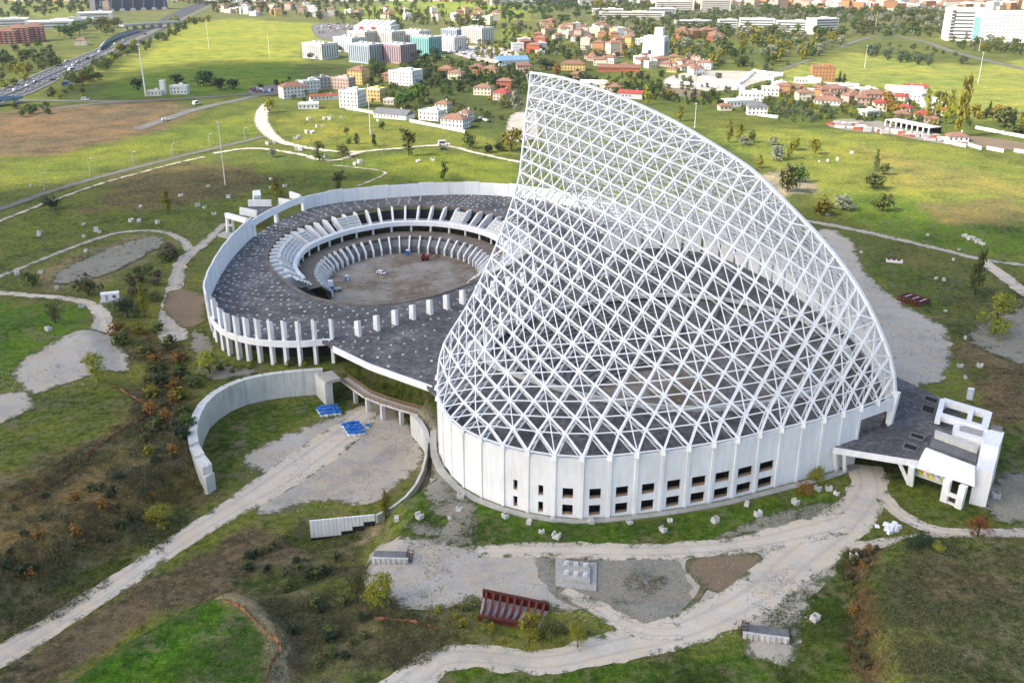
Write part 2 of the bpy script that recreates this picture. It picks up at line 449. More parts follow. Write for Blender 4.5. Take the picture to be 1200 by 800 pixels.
# zone painting: (pixel outline, z, colour, softness metres, ragged metres)
ZONES = [
 # far pastures, yellow green
 ([(205, 30), (270, 22), (375, 28), (392, 47), (350, 62), (352, 80), (250, 80), (110, 96), (160, 70)], 0, (0.235, 0.265, 0.04), 14, 16),
 ([(110, 112), (160, 88), (255, 76), (345, 72), (360, 98), (312, 110), (215, 114), (150, 114)], 0, (0.10, 0.17, 0.016), 12, 10),  # lower field darkened: a cloud shadow put into the grass colour
 ([(470, 0), (630, 0), (612, 24), (560, 30), (520, 22)], 0, (0.22, 0.28, 0.04), 40, 30),
 ([(400, 12), (470, 2), (500, 20), (440, 26)], 0, (0.2, 0.26, 0.04), 40, 30),
 ([(590, 34), (640, 45), (650, 52), (600, 55)], 0, (0.2, 0.26, 0.04), 20, 20),
 ([(905, 88), (1000, 62), (1060, 72), (1150, 78), (1260, 64), (1290, 135), (1130, 140), (1060, 108), (1000, 98), (930, 100)], 0, (0.225, 0.255, 0.055), 14, 14),
 ([(0, 5), (120, 0), (110, 20), (0, 22)], 0, (0.17, 0.2, 0.05), 40, 30),
 # middle distance
 ([(0, 132), (70, 122), (205, 119), (232, 127), (190, 152), (120, 168), (60, 184), (-60, 188)], 0, (0.145, 0.105, 0.058), 6, 10),
 ([(0, 190), (60, 186), (190, 158), (300, 128), (312, 150), (240, 172), (150, 190), (60, 214), (-20, 230)], 0, (0.135, 0.17, 0.024), 6, 8),
 ([(320, 148), (350, 130), (430, 128), (560, 160), (605, 180), (480, 170), (400, 182), (340, 168)], 0, (0.155, 0.175, 0.03), 6, 8),
 ([(360, 196), (500, 176), (606, 190), (606, 214), (470, 214), (400, 222)], 0, (0.13, 0.175, 0.02), 8, 6),
 ([(520, 70), (700, 62), (720, 110), (600, 150), (480, 140), (420, 110)], 0, (0.065, 0.085, 0.02), 20, 14),
 # right-hand meadow
 ([(820, 150), (1000, 155), (1260, 205), (1290, 310), (1150, 300), (1020, 268), (920, 205)], 0, (0.175, 0.205, 0.035), 10, 14),
 ([(985, 225), (1200, 250), (1260, 300), (1130, 300), (1000, 262)], 0, (0.075, 0.135, 0.014), 10, 10),
 ([(1000, 170), (1210, 215), (1230, 240), (1060, 220)], 0, (0.20, 0.20, 0.05), 10, 12),
 ([(1080, 240), (1180, 232), (1215, 262), (1100, 262)], 0, (0.16, 0.14, 0.05), 9, 8),
 ([(880, 205), (935, 195), (960, 225), (900, 232)], 0, (0.3, 0.26, 0.18), 4, 5),
 ([(1000, 275), (1150, 300), (1250, 360), (1250, 540), (1180, 500), (1130, 420), (1060, 330)], 0, (0.075, 0.092, 0.022), 6, 6),
 ([(1120, 390), (1230, 350), (1260, 500), (1190, 520), (1140, 460)], 0, (0.115, 0.09, 0.05), 5, 6),
 ([(1010, 300), (1080, 318), (1110, 350), (1100, 372), (1060, 360)], 0, (0.06, 0.095, 0.016), 4, 5),
 # left meadow
 ([(0, 265), (120, 222), (240, 190), (400, 195), (440, 205), (330, 235), (240, 260), (100, 275), (-40, 330)], 0, (0.092, 0.126, 0.018), 8, 8),
 ([(140, 200), (260, 190), (330, 215), (220, 240), (100, 250)], 0, (0.105, 0.095, 0.038), 8, 10),
 ([(0, 310), (150, 272), (205, 280), (190, 310), (120, 330), (0, 335)], 0, (0.09, 0.118, 0.022), 6, 8),
 ([(50, 315), (160, 275), (205, 290), (150, 320), (60, 340)], 0, (0.14, 0.13, 0.07), 5, 8),
 ([(-40, 345), (100, 362), (90, 400), (20, 440), (-60, 440)], 1, (0.055, 0.115, 0.008), 4, 5),
 ([(-60, 470), (130, 448), (165, 478), (90, 545), (-60, 600)], 1.6, (0.066, 0.095, 0.015), 4, 5),
 ([(-60, 590), (90, 540), (170, 480), (205, 450), (235, 560), (190, 615), (60, 700), (-80, 770)], -3, (0.076, 0.076, 0.030), 3, 6),
 ([(-60, 640), (100, 560), (180, 560), (120, 620), (-40, 700)], -4, (0.105, 0.085, 0.036), 3, 5),
 ([(140, 380), (200, 390), (230, 420), (230, 520), (190, 560), (150, 480), (165, 440)], 0, (0.062, 0.055, 0.02), 4, 5),
 ([(60, 690), (220, 590), (242, 600), (60, 722)], -6, (0.05, 0.07, 0.014), 2, 3),
 ([(-40, 830), (60, 745), (180, 680), (290, 612), (390, 640), (300, 690), (180, 720), (60, 790)], -7, (0.105, 0.083, 0.052), 2, 4),
 ([(290, 640), (420, 600), (440, 660), (560, 720), (540, 800), (330, 800), (300, 700)], -3, (0.08, 0.082, 0.032), 4, 6),
 ([(400, 720), (540, 730), (520, 800), (380, 800)], 0, (0.10, 0.10, 0.045), 4, 6),
 ([(50, 800), (130, 752), (240, 700), (290, 718), (322, 760), (310, 840), (0, 860)], 2.6, (0.048, 0.115, 0.007), 2.5, 3),
 ([(300, 690), (350, 740), (350, 820), (322, 820), (328, 752)], 0, (0.10, 0.085, 0.05), 2, 3),
 ([(245, 500), (300, 474), (390, 470), (470, 480), (480, 510), (380, 480), (300, 520), (262, 560), (250, 540)], -7.5, (0.050, 0.085, 0.012), 2, 3),
 # lawn in front of the arena wall
 ([(455, 620), (500, 540), (540, 575), (620, 612), (760, 612), (900, 590), (1000, 572), (990, 600), (850, 622), (700, 640), (480, 640)], 0, (0.056, 0.11, 0.010), 2, 3),
 ([(495, 470), (512, 500), (530, 560), (505, 560), (490, 520)], 0, (0.20, 0.19, 0.16), 2, 3),
 ([(38, 800), (120, 748), (188, 716), (238, 684), (304, 710), (336, 748), (332, 800), (322, 800), (324, 756), (296, 720), (238, 694), (190, 726), (124, 758), (60, 802)], 2, (0.24, 0.20, 0.125), 1.2, 1.5),
 ([(285, 660), (360, 640), (420, 668), (400, 700), (330, 690)], -2, (0.055, 0.075, 0.018), 3, 5),
 ([(372, 636), (392, 632), (448, 598), (440, 592), (404, 620)], -5, (0.33, 0.27, 0.18), 0.8, 1.0),
 # right foreground
 ([(940, 760), (930, 700), (1010, 640), (1060, 640), (1010, 700), (1000, 830), (900, 830)], 0, (0.045, 0.08, 0.010), 2.5, 4),
 ([(990, 640), (1055, 630), (1022, 690), (1045, 820), (1000, 820), (990, 700)], 1, (0.085, 0.052, 0.026), 2, 3),
 ([(1030, 650), (1260, 620), (1300, 830), (1060, 830)], 3, (0.076, 0.082, 0.028), 3, 6),
 ([(1090, 660), (1180, 660), (1180, 720), (1110, 740)], 3, (0.082, 0.07, 0.036), 5, 8),
 ([(1030, 540), (1190, 500), (1230, 640), (1060, 600)], 0, (0.058, 0.09, 0.014), 3, 4),
 ([(500, 790), (700, 770), (900, 770), (900, 830), (480, 830)], 0, (0.05, 0.095, 0.010), 2, 4),
 ([(1145, 560), (1230, 560), (1230, 625), (1160, 615)], 0, (0.15, 0.15, 0.10), 2, 4),
]
def paint(X, Y):
    c = np.empty(X.shape + (3,)); c[:] = GRASS
    big = fbm(X, Y, 90, 3)[..., None]
    c = c * (0.8 + 0.4 * big)
    far = sms(Y, 700, 2200)[..., None]
    c = c * (1 - far) + far * np.array((0.13, 0.145, 0.05))
    dry = 0.75 * (1 - 0.75 * sms(Y, 350, 700))
    r1 = fbm(X, Y, 14, 4) - 0.5
    for px, z, col, soft, rag in ZONES:
        pw = wpoly(px, z)
        x0, y0 = pw.min(0) - 4 * soft - 2 * rag; x1, y1 = pw.max(0) + 4 * soft + 2 * rag
        i0, i1 = np.searchsorted(gy, (y0, y1)); j0, j1 = np.searchsorted(gx, (x0, x1))
        if i1 <= i0 or j1 <= j0: continue
        sl = (slice(i0, i1), slice(j0, j1))
        d = sdf(pw, X[sl], Y[sl]) + r1[sl] * rag * 3.2
        k = sms(-d, -soft, soft)[..., None]
        c[sl] = c[sl] * (1 - k) + np.array(col) * k
    near = (1 - sms(Y, 420, 560))[..., None]
    return c * (1 + near * np.array((0.20, 0.17, 0.05))), dry
GC, GD = paint(GX, GY)
def grid_mesh(name, X, Y, Z):
    ny, nx = X.shape
    me = bpy.data.meshes.new(name)
    me.vertices.add(nx * ny)
    me.vertices.foreach_set('co', np.stack([X, Y, Z], -1).astype(np.float32).ravel())
    idx = np.arange(nx * ny).reshape(ny, nx)
    q = np.stack([idx[:-1, :-1], idx[:-1, 1:], idx[1:, 1:], idx[1:, :-1]], -1).reshape(-1, 4)
    me.loops.add(q.size); me.loops.foreach_set('vertex_index', q.astype(np.int32).ravel())
    me.polygons.add(len(q)); me.polygons.foreach_set('loop_start', np.arange(0, q.size, 4, dtype=np.int32))
    me.polygons.foreach_set('use_smooth', np.ones(len(q), bool))
    me.update(calc_edges=True)
    return me
gm = grid_mesh('ground', GX, GY, GZ)
ca = gm.color_attributes.new('Col', 'FLOAT_COLOR', 'POINT')
ca.data.foreach_set('color', np.concatenate([GC, np.ones(GC.shape[:2] + (1,))], -1).astype(np.float32).ravel())
da = gm.attributes.new('Dry', 'FLOAT', 'POINT'); da.data.foreach_set('value', GD.astype(np.float32).ravel())
gm.materials.append(M['meadow'])
tag(link('ground', gm), kind='structure')

# ------------------------------------------------------------------ clouds overhead: the site lies in the shade of one, the fields beyond in the sun
M['cloud'] = plain('cloud', (0.85, 0.86, 0.88), 1.0, 0.05, 0.004)
def cloud(name, outline, alt, n, seed, rad):
    r = random.Random(seed); k = alt / sd.z; pw = np.array(outline, float); lo, hi = pw.min(0), pw.max(0)
    bm = bmesh.new(); c = 0
    while c < n:
        x, y = r.uniform(lo[0], hi[0]), r.uniform(lo[1], hi[1])
        if sdf(pw, np.array([x]), np.array([y]))[0] > -rad * .6: continue
        q = rad * r.uniform(.7, 1.35)
        bmesh.ops.create_icosphere(bm, subdivisions=2, radius=1.0, matrix=Matrix.Translation((x + sd.x * k, y + sd.y * k, alt + r.uniform(-.3, .3) * rad)) @ Matrix.Diagonal((q, q * r.uniform(.8, 1.2), q * .5, 1)))
        c += 1
    me = bpy.data.meshes.new(name); bm.to_mesh(me); bm.free(); me.materials.append(M['cloud'])
    me.polygons.foreach_set('use_smooth', [True] * len(me.polygons))
    return tag(link(name, me), kind='structure')
cloud('cloud', [(-420, 40), (330, 40), (330, 330), (250, 400), (130, 430), (20, 490), (-120, 520), (-300, 500), (-420, 420)], 900, 150, 3, 62)
cloud('cloud', [P(u, v)[:2] for u, v in [(90, 116), (150, 84), (250, 74), (350, 72), (372, 96), (330, 112), (200, 118)]], 900, 70, 4, 48)

# ------------------------------------------------------------------ sheets on the ground: tracks, yards, roads
LAYER = [0]
def area(name, outline, mat, ragged=1.2, step=None, lift=None, kind='structure', closed_smooth=True, per=5, rimadd=0.0):
    """a sheet of loose material following the terrain; outline in world metres"""
    LAYER[0] += 1
    lift = (0.03 + 0.006 * LAYER[0]) if lift is None else lift
    pts = smooth_line(outline, per, True) if closed_smooth else np.array(outline, float)
    per_ = np.linalg.norm(np.diff(np.r_[pts, pts[:1]], axis=0), axis=1).sum()
    x0, y0 = pts.min(0); x1, y1 = pts.max(0)
    step = step or max(0.9, min(6.0, math.sqrt((x1 - x0) * (y1 - y0)) / 55))
    bst = max(0.5, step * 0.55)
    b = resample(np.r_[pts, pts[:1]], max(12, int(per_ / bst)))[:-1]
    tn = np.roll(b, -1, 0) - np.roll(b, 1, 0); tn /= np.linalg.norm(tn, axis=1)[:, None] + 1e-9
    nn = np.stack([tn[:, 1], -tn[:, 0]], 1)
    jit = (fbm(b[:, 0], b[:, 1], 5.0, 4) - 0.5) * ragged * 3.0
    b = b + nn * jit[:, None]
    xs = np.arange(x0, x1, step); ys = np.arange(y0, y1, step)
    XX, YY = np.meshgrid(xs, ys)
    XX = XX + (np.arange(len(ys)) % 2)[:, None] * step * 0.5
    d = sdf(b, XX, YY)
    sel = d < -step * 0.6
    allp = [Vector(p) for p in b] + [Vector((x, y)) for x, y in zip(XX[sel], YY[sel])]
    nb = len(b)
    vs, es, fs, *_ = delaunay_2d_cdt(allp, [(i, (i + 1) % nb) for i in range(nb)], [], 1, 1e-4)
    V = np.array([(v[0], v[1]) for v in vs])
    Z = hgt(V[:, 0], V[:, 1]) + lift
    me = bpy.data.meshes.new(name)
    me.from_pydata(np.c_[V, Z].tolist(), [], [tuple(f) for f in fs])
    if len(me.polygons) and me.polygons[0].normal.z < 0: me.flip_normals()
    rim = -sdf(b, V[:, 0], V[:, 1])
    a = me.attributes.new('Rim', 'FLOAT', 'POINT'); a.data.foreach_set('value', (np.maximum(rim, 0) + rimadd).astype(np.float32))
    a = me.attributes.new('Across', 'FLOAT', 'POINT'); a.data.foreach_set('value', np.full(len(V), 5.0, np.float32))
    me.polygons.foreach_set('use_smooth', [True] * len(me.polygons))
    me.materials.append(mat); me.update()
    return tag(link(name, me), kind=kind)
def strip(name, line, width, mat, ragged=0.5, lift=None, step=None, per=6, rimadd=0.0):
    """a road or track of the given width (number or one per point) along a line in world metres"""
    LAYER[0] += 1
    lift = (0.03 + 0.006 * LAYER[0]) if lift is None else lift
    n = len(line)
    ws = width if isinstance(width, (list, tuple)) else [width] * n
    l3 = smooth_line([(p[0], p[1], w) for p, w in zip(line, ws)], per)
    ln = np.linalg.norm(np.diff(l3[:, :2], axis=0), axis=1).sum()
    step = step or max(0.8, ln / 400)
    rimadd = 0.9 if name == 'dirt_track' else rimadd
    r = resample(l3, int(ln / step))
    tn = np.gradient(r[:, :2], axis=0); tn /= np.linalg.norm(tn, axis=1)[:, None] + 1e-9
    nn = np.stack([-tn[:, 1], tn[:, 0]], 1)
    K = 11; rows = []; rim = []; acr = []
    for k in range(K):
        f = k / (K - 1) * 2 - 1
        o = r[:, 2] * 0.5 * f
        if abs(f) > 0.99: o = o + f * (fbm(r[:, 0] + 50 * f, r[:, 1], 4.0, 4) - 0.5) * ragged * 3
        p = r[:, :2] + nn * o[:, None]
        rows.append(p); acr.append(np.full(len(r), abs(f))); rim.append(np.full(len(r), (1 - abs(f)) * 0.5) * r[:, 2] + rimadd)
    V = np.concatenate(rows); Z = hgt(V[:, 0], V[:, 1]) + lift
    m_ = len(r); fs = []
    for k in range(K - 1):
        for i in range(m_ - 1):
            fs.append((k * m_ + i, k * m_ + i + 1, (k + 1) * m_ + i + 1, (k + 1) * m_ + i))
    me = bpy.data.meshes.new(name); me.from_pydata(np.c_[V, Z].tolist(), [], fs)
    if me.polygons[0].normal.z < 0: me.flip_normals()
    a = me.attributes.new('Rim', 'FLOAT', 'POINT'); a.data.foreach_set('value', np.concatenate(rim).astype(np.float32))
    a = me.attributes.new('Across', 'FLOAT', 'POINT'); a.data.foreach_set('value', (np.concatenate(acr) if name == 'dirt_track' else np.full(len(V), 5.0)).astype(np.float32))
    me.polygons.foreach_set('use_smooth', [True] * len(fs)); me.materials.append(mat); me.update()
    return tag(link(name, me), kind='structure')
def gp(px): 
    o = []
    for u, v in px:
        p = G(u, v); o.append((p.x, p.y))
    return o
# yards and gravel
area('gravel_yard', gp([(300, 560), (285, 535), (320, 515), (380, 492), (420, 478), (452, 470), (470, 485), (490, 510), (492, 540), (470, 566), (430, 590), (370, 588), (330, 600), (300, 600)]), M['gravel'], 1.2)
strip('dirt_track', gp([(-60, 800), (0, 768), (60, 732), (140, 682), (220, 628), (270, 597), (330, 560), (400, 510), (430, 485), (448, 466)]), [7, 7, 7, 7, 7, 8, 12, 12, 7, 4], M['track'], 0.5)
area('gravel_yard', gp([(432, 662), (440, 640), (500, 632), (600, 640), (700, 648), (800, 642), (890, 628), (940, 612), (985, 612), (1000, 640), (960, 690), (940, 740), (918, 776), (870, 765), (868, 735), (800, 740), (740, 745), (700, 722), (640, 715), (560, 706), (500, 716), (455, 706), (436, 688)]), M['gravel'], 1.6)
area('weedy_gravel', gp([(632, 655), (720, 652), (790, 655), (812, 690), (800, 720), (740, 732), (680, 716), (640, 690)]), M['weedy'], 1.6, rimadd=6)
area('weedy_gravel', gp([(545, 570), (505, 560), (498, 590), (520, 612), (470, 618), (500, 632), (560, 632)]), M['weedy'], 1.4)
area('weedy_gravel', gp([(840, 632), (900, 602), (985, 590), (1000, 606), (930, 622)]), M['weedy'], 1.2)
area('grass_island', gp([(803, 660), (830, 648), (880, 646), (898, 656), (882, 684), (852, 698), (826, 688), (808, 676)]), M['earth'], 0.8)
strip('grass_drain', gp([(826, 688), (815, 704), (802, 716)]), 1.6, M['earth'], 0.4)
strip('dirt_track', gp([(440, 830), (490, 792), (520, 772), (570, 770), (640, 776), (720, 758), (800, 738), (880, 700), (940, 650), (990, 612), (1018, 575), (1012, 545)]), [8, 8, 7, 6.5, 6.5, 8, 9, 10, 12, 11, 9, 9], M['track'], 0.7)
strip('dirt_track', gp([(560, 646), (640, 644), (760, 646), (860, 640), (930, 626), (985, 612)]), [4, 6, 6, 6, 8, 9], M['track'], 0.6)
strip('dirt_track', gp([(660, 692), (700, 712), (750, 738), (800, 740)]), [3, 4, 5, 5], M['track'], 0.6)
strip('dirt_track', gp([(1000, 640), (1060, 634), (1130, 628), (1210, 626), (1300, 628)]), [3.4, 3.6, 4.6, 5, 5], M['track'], 0.4)
strip('dirt_track', gp([(1030, 578), (1060, 606), (1100, 622), (1150, 626)]), [4, 4, 4, 4], M['track'], 0.4)
area('gravel_yard', gp([(968, 268), (985, 272), (1002, 290), (1016, 320), (1050, 350), (1095, 376), (1115, 398), (1106, 440), (1085, 452), (1036, 448), (1004, 395), (988, 345), (975, 300), (956, 272)]), M['gravel'], 1.5)
strip('footpath', gp([(940, 258), (985, 266), (1040, 278), (1100, 292), (1150, 304), (1210, 312), (1300, 322)]), [6, 6, 5.5, 5, 5, 5, 5], M['gravel'], 0.3)
strip('dirt_track', gp([(1150, 304), (1168, 318), (1200, 342), (1250, 380)]), [5, 6, 6, 6], M['track'], 0.6)
area('weedy_gravel', gp([(1135, 395), (1165, 372), (1215, 360), (1230, 420), (1180, 422)]), M['weedy'], 1.6)
area('weedy_gravel', gp([(1148, 590), (1162, 565), (1200, 552), (1240, 560), (1240, 608), (1170, 612)]), M['weedy'], 1.6)
# left: tracks, bare patches
strip('dirt_track', gp([(-30, 340), (30, 346), (70, 349), (105, 356), (120, 372), (118, 392)]), [4, 4, 4, 5, 6, 8], M['track'], 0.5)
area('gravel_yard', gp([(15, 436), (50, 408), (90, 388), (120, 388), (140, 402), (152, 430), (120, 436), (60, 456), (30, 462)]), M['gravel'], 1.4)
area('concrete_pad', gp([(-10, 462), (28, 458), (46, 476), (0, 498), (-20, 498)]), M['gravel'], 0.25, closed_smooth=False)
strip('dirt_track', gp([(-30, 336), (30, 312), (80, 292), (140, 273), (190, 272), (215, 283), (222, 294)]), [3, 3, 3.2, 3.2, 3.4, 4, 4], M['gravel'], 0.5)
strip('dirt_track', gp([(264, 262), (240, 285), (215, 305), (205, 335), (200, 370), (205, 400)]), [4, 5, 6, 6, 8, 9], M['gravel'], 0.9)
area('weedy_gravel', gp([(60, 330), (75, 315), (130, 290), (170, 278), (195, 284), (140, 316), (90, 332)]), M['weedy'], 1.5)
area('weedy_gravel', gp([(225, 390), (245, 395), (262, 425), (300, 432), (290, 442), (235, 440)]), M['weedy'], 1.0)
area('bare_earth', gp([(190, 360), (205, 340), (236, 345), (242, 372), (215, 385)]), M['earth'], 1.4)
# roads of the middle distance
strip('road', gp([(-30, 254), (0, 245), (70, 221), (150, 199), (230, 179), (290, 165), (312, 159)]), 6.5, M['asphalt'], 0.25)
strip('footpath', gp([(-30, 270), (0, 259), (60, 236), (120, 215), (200, 193), (240, 184)]), 3.2, M['track'], 0.25)
strip('footpath', gp([(250, 180), (300, 174), (355, 182), (372, 187), (400, 187), (425, 178), (480, 173), (522, 171), (560, 180), (612, 191)]), 5.0, M['track'], 0.3)
strip('footpath', gp([(313, 122), (306, 136), (310, 150), (325, 164), (352, 172), (395, 178), (425, 178)]), [9, 11, 11, 9, 7, 6, 6], M['track'], 0.4)
strip('footpath', gp([(390, 194), (420, 197), (452, 203), (420, 218)]), 2.6, M['track'], 0.3)
strip('road', gp([(-40, 116), (60, 118), (140, 119), (210, 116), (270, 112), (312, 108), (340, 103)]), 10, M['asphalt'], 0.3)
strip('road', gp([(160, 152), (200, 138), (240, 126), (290, 115), (320, 108)]), [11, 11, 11, 10, 9], M['asphalt'], 0.3)
strip('road', gp([(65, 128), (110, 122), (160, 119)]), 8, M['asphalt'], 0.3)
strip('motorway', gp([(-70, 136), (12, 110), (60, 88), (110, 66), (150, 49), (180, 35), (205, 20), (232, 7), (250, 0)]), [40, 38, 36, 36, 36, 36, 36, 36, 36], M['motor'], 0.2)
strip('road', gp([(118, 64), (160, 46), (188, 33), (215, 22), (250, 6)]), 12, M['asphalt'], 0.3)
strip('road', gp([(1050, 43), (1085, 50), (1120, 62), (1160, 72), (1220, 86), (1260, 96)]), 11, M['asphalt'], 0.3)
strip('road', gp([(985, 56), (1005, 48), (1022, 44), (1050, 43)]), 9, M['asphalt'], 0.3)
strip('footpath', gp([(912, 83), (932, 76), (950, 70)]), 6, M['asphalt'], 0.3)
M['rimc'] = concrete_material('stained_brown_concrete', (0.21, 0.175, 0.14), 0.5)
# ================================================================== the arena under the steel shell
BASE_F = [(0.7, 0.0), (5, 21), (10, 36), (17, 55), (30, 78), (40, 86.5), (51, 90.8), (62, 91.5), (76, 86.5), (88, 77.4)]
BASE_B = [(0.7, 0.0), (8, -13), (18, -27), (35, -45), (60, -62), (88, -77), (114, -86), (136, -80), (153, -58)]
SPINE = [(134.2, 0, 83.3), (119.6, 0, 82.9), (105.2, 0, 81.1), (89.6, 0, 78.3), (73.7, 0, 74.4), (57.9, 0, 69.1), (49.0, 0, 65.7), (42.2, 0, 61.8), (34.4, 0, 56.8), (26.5, 0, 51.6), (19.5, 0, 46.0), (12.6, 0, 39.1), (6.8, 0, 31.3), (2.5, 0, 23.6), (0.7, 0, 16.6)]
EDGE_F = [(134.2, 0, 82.8), (131.1, 3.6, 78.6), (125.5, 10.4, 70.7), (119.7, 17.3, 62.0), (114.5, 23.9, 54.4), (107.8, 35.9, 44.7), (102.8, 45.7, 37.5), (99.9, 52.2, 33.3), (96.4, 60.3, 28.4), (92.5, 71.0, 22.6), (89.7, 75.6, 18.6), (88.0, 77.4, 16.0)]
EDGE_B = [(134.2 + 18.8 * (82.8 - z) / 66.8, -58.0 * (t / 77.4), z) for s, t, z in EDGE_F]
def curve3(p, z=None):
    q = smooth_line([(a[0], a[1], z) for a in p] if z is not None else p, 8)
    return q
# the lattice: x counts the rising ribs, -y the falling ribs; its three borders are the spine, the open edge and the wall
def path(start, steps):
    out = [start]
    for d in steps: out.append((out[-1][0] + d[0], out[-1][1] + d[1]))
    return out
SP_PATH = path((0, 0), [((1, -1) if k in (14, 18, 22, 25, 28, 31) else (1, 0)) for k in range(33)])
ED_PATH = path((0, 0), [((1, -1) if k in (0, 1, 3, 4, 6, 7, 9, 11, 14) else (0, -1)) for k in range(24)])
BA_PATH = path((33, -6), [(-1, -1)] * 18 + [(-1, 0)] * 6)
NS, NE = 33, 24
def shell_nodes(base, edge, side):
    spine = resample(curve3(SPINE), NS); ed = resample(curve3(edge), NE); ba = resample(curve3(base, 16.0), NE)
    fixed = {}
    for k, p in zip(BA_PATH, ba): fixed[k] = p
    for k, p in zip(ED_PATH, ed): fixed[k] = p
    for k, p in zip(SP_PATH, spine): fixed[k] = p
    keys = []
    for y in range(0, -25, -1):
        xmin = min(k[0] for k in ED_PATH if k[1] == y)
        xmax = max(k[0] for k in SP_PATH + BA_PATH if k[1] == y)
        keys += [(x, y) for x in range(xmin, xmax + 1)]
    idx = {k: i for i, k in enumerate(keys)}
    n = len(keys); Pm = np.zeros((n, 3))
    free = [k for k in keys if k not in fixed]; fi = {k: i for i, k in enumerate(free)}
    NBR = ((1, 0), (-1, 0), (0, 1), (0, -1), (1, 1), (-1, -1), (1, -1), (-1, 1))
    A = np.zeros((len(free), len(free))); Bf = np.zeros((len(free), 3))
    for k in free:
        i = fi[k]
        for d in NBR:
            w = 1.0 if d[0] == 0 or d[1] == 0 else 0.3
            q = (k[0] + d[0], k[1] + d[1])
            if q not in idx: continue
            A[i, i] += w
            if q in fixed: Bf[i] += w * np.array(fixed[q])
            else: A[i, fi[q]] -= w
    load = np.zeros_like(Bf); Ai = np.linalg.inv(A); X = Ai @ Bf
    def normals():
        Nm = np.zeros_like(Pm)
        for k in keys:
            g = lambda d: Pm[idx.get((k[0] + d[0], k[1] + d[1]), idx[k])]
            v = np.cross(g((1, 0)) - g((-1, 0)), g((0, 1)) - g((0, -1)))
            if np.linalg.norm(v) < 1e-6: v = np.cross(g((1, 1)) - g((-1, -1)), g((1, 0)) - g((0, -1)) + g((0, 1)) - g((-1, 0)))
            if np.linalg.norm(v) < 1e-6: v = np.array((0, side, 0.3))
            if v[1] * side < 0: v = -v
            Nm[idx[k]] = v / np.linalg.norm(v)
        return Nm
    def fill():
        for k, p in fixed.items(): Pm[idx[k]] = p
        for k in free: Pm[idx[k]] = X[fi[k]]
    for it in range(12):
        fill(); Nm = normals()
        for k in free:
            load[fi[k]] = Nm[idx[k]] * np.array((1, 1, 0.35 if Nm[idx[k]][2] > 0 else 1.0)) * SHELL_P
        X = Ai @ (Bf + load)
    fill()
    return keys, idx, Pm, normals()
SHELL_P = 0.55
arena = empty('shell_arena', (FX, FY, 0), ROTZ, 'white unfinished arena under a huge sail-shaped steel lattice with a panelled wall', 'arena')
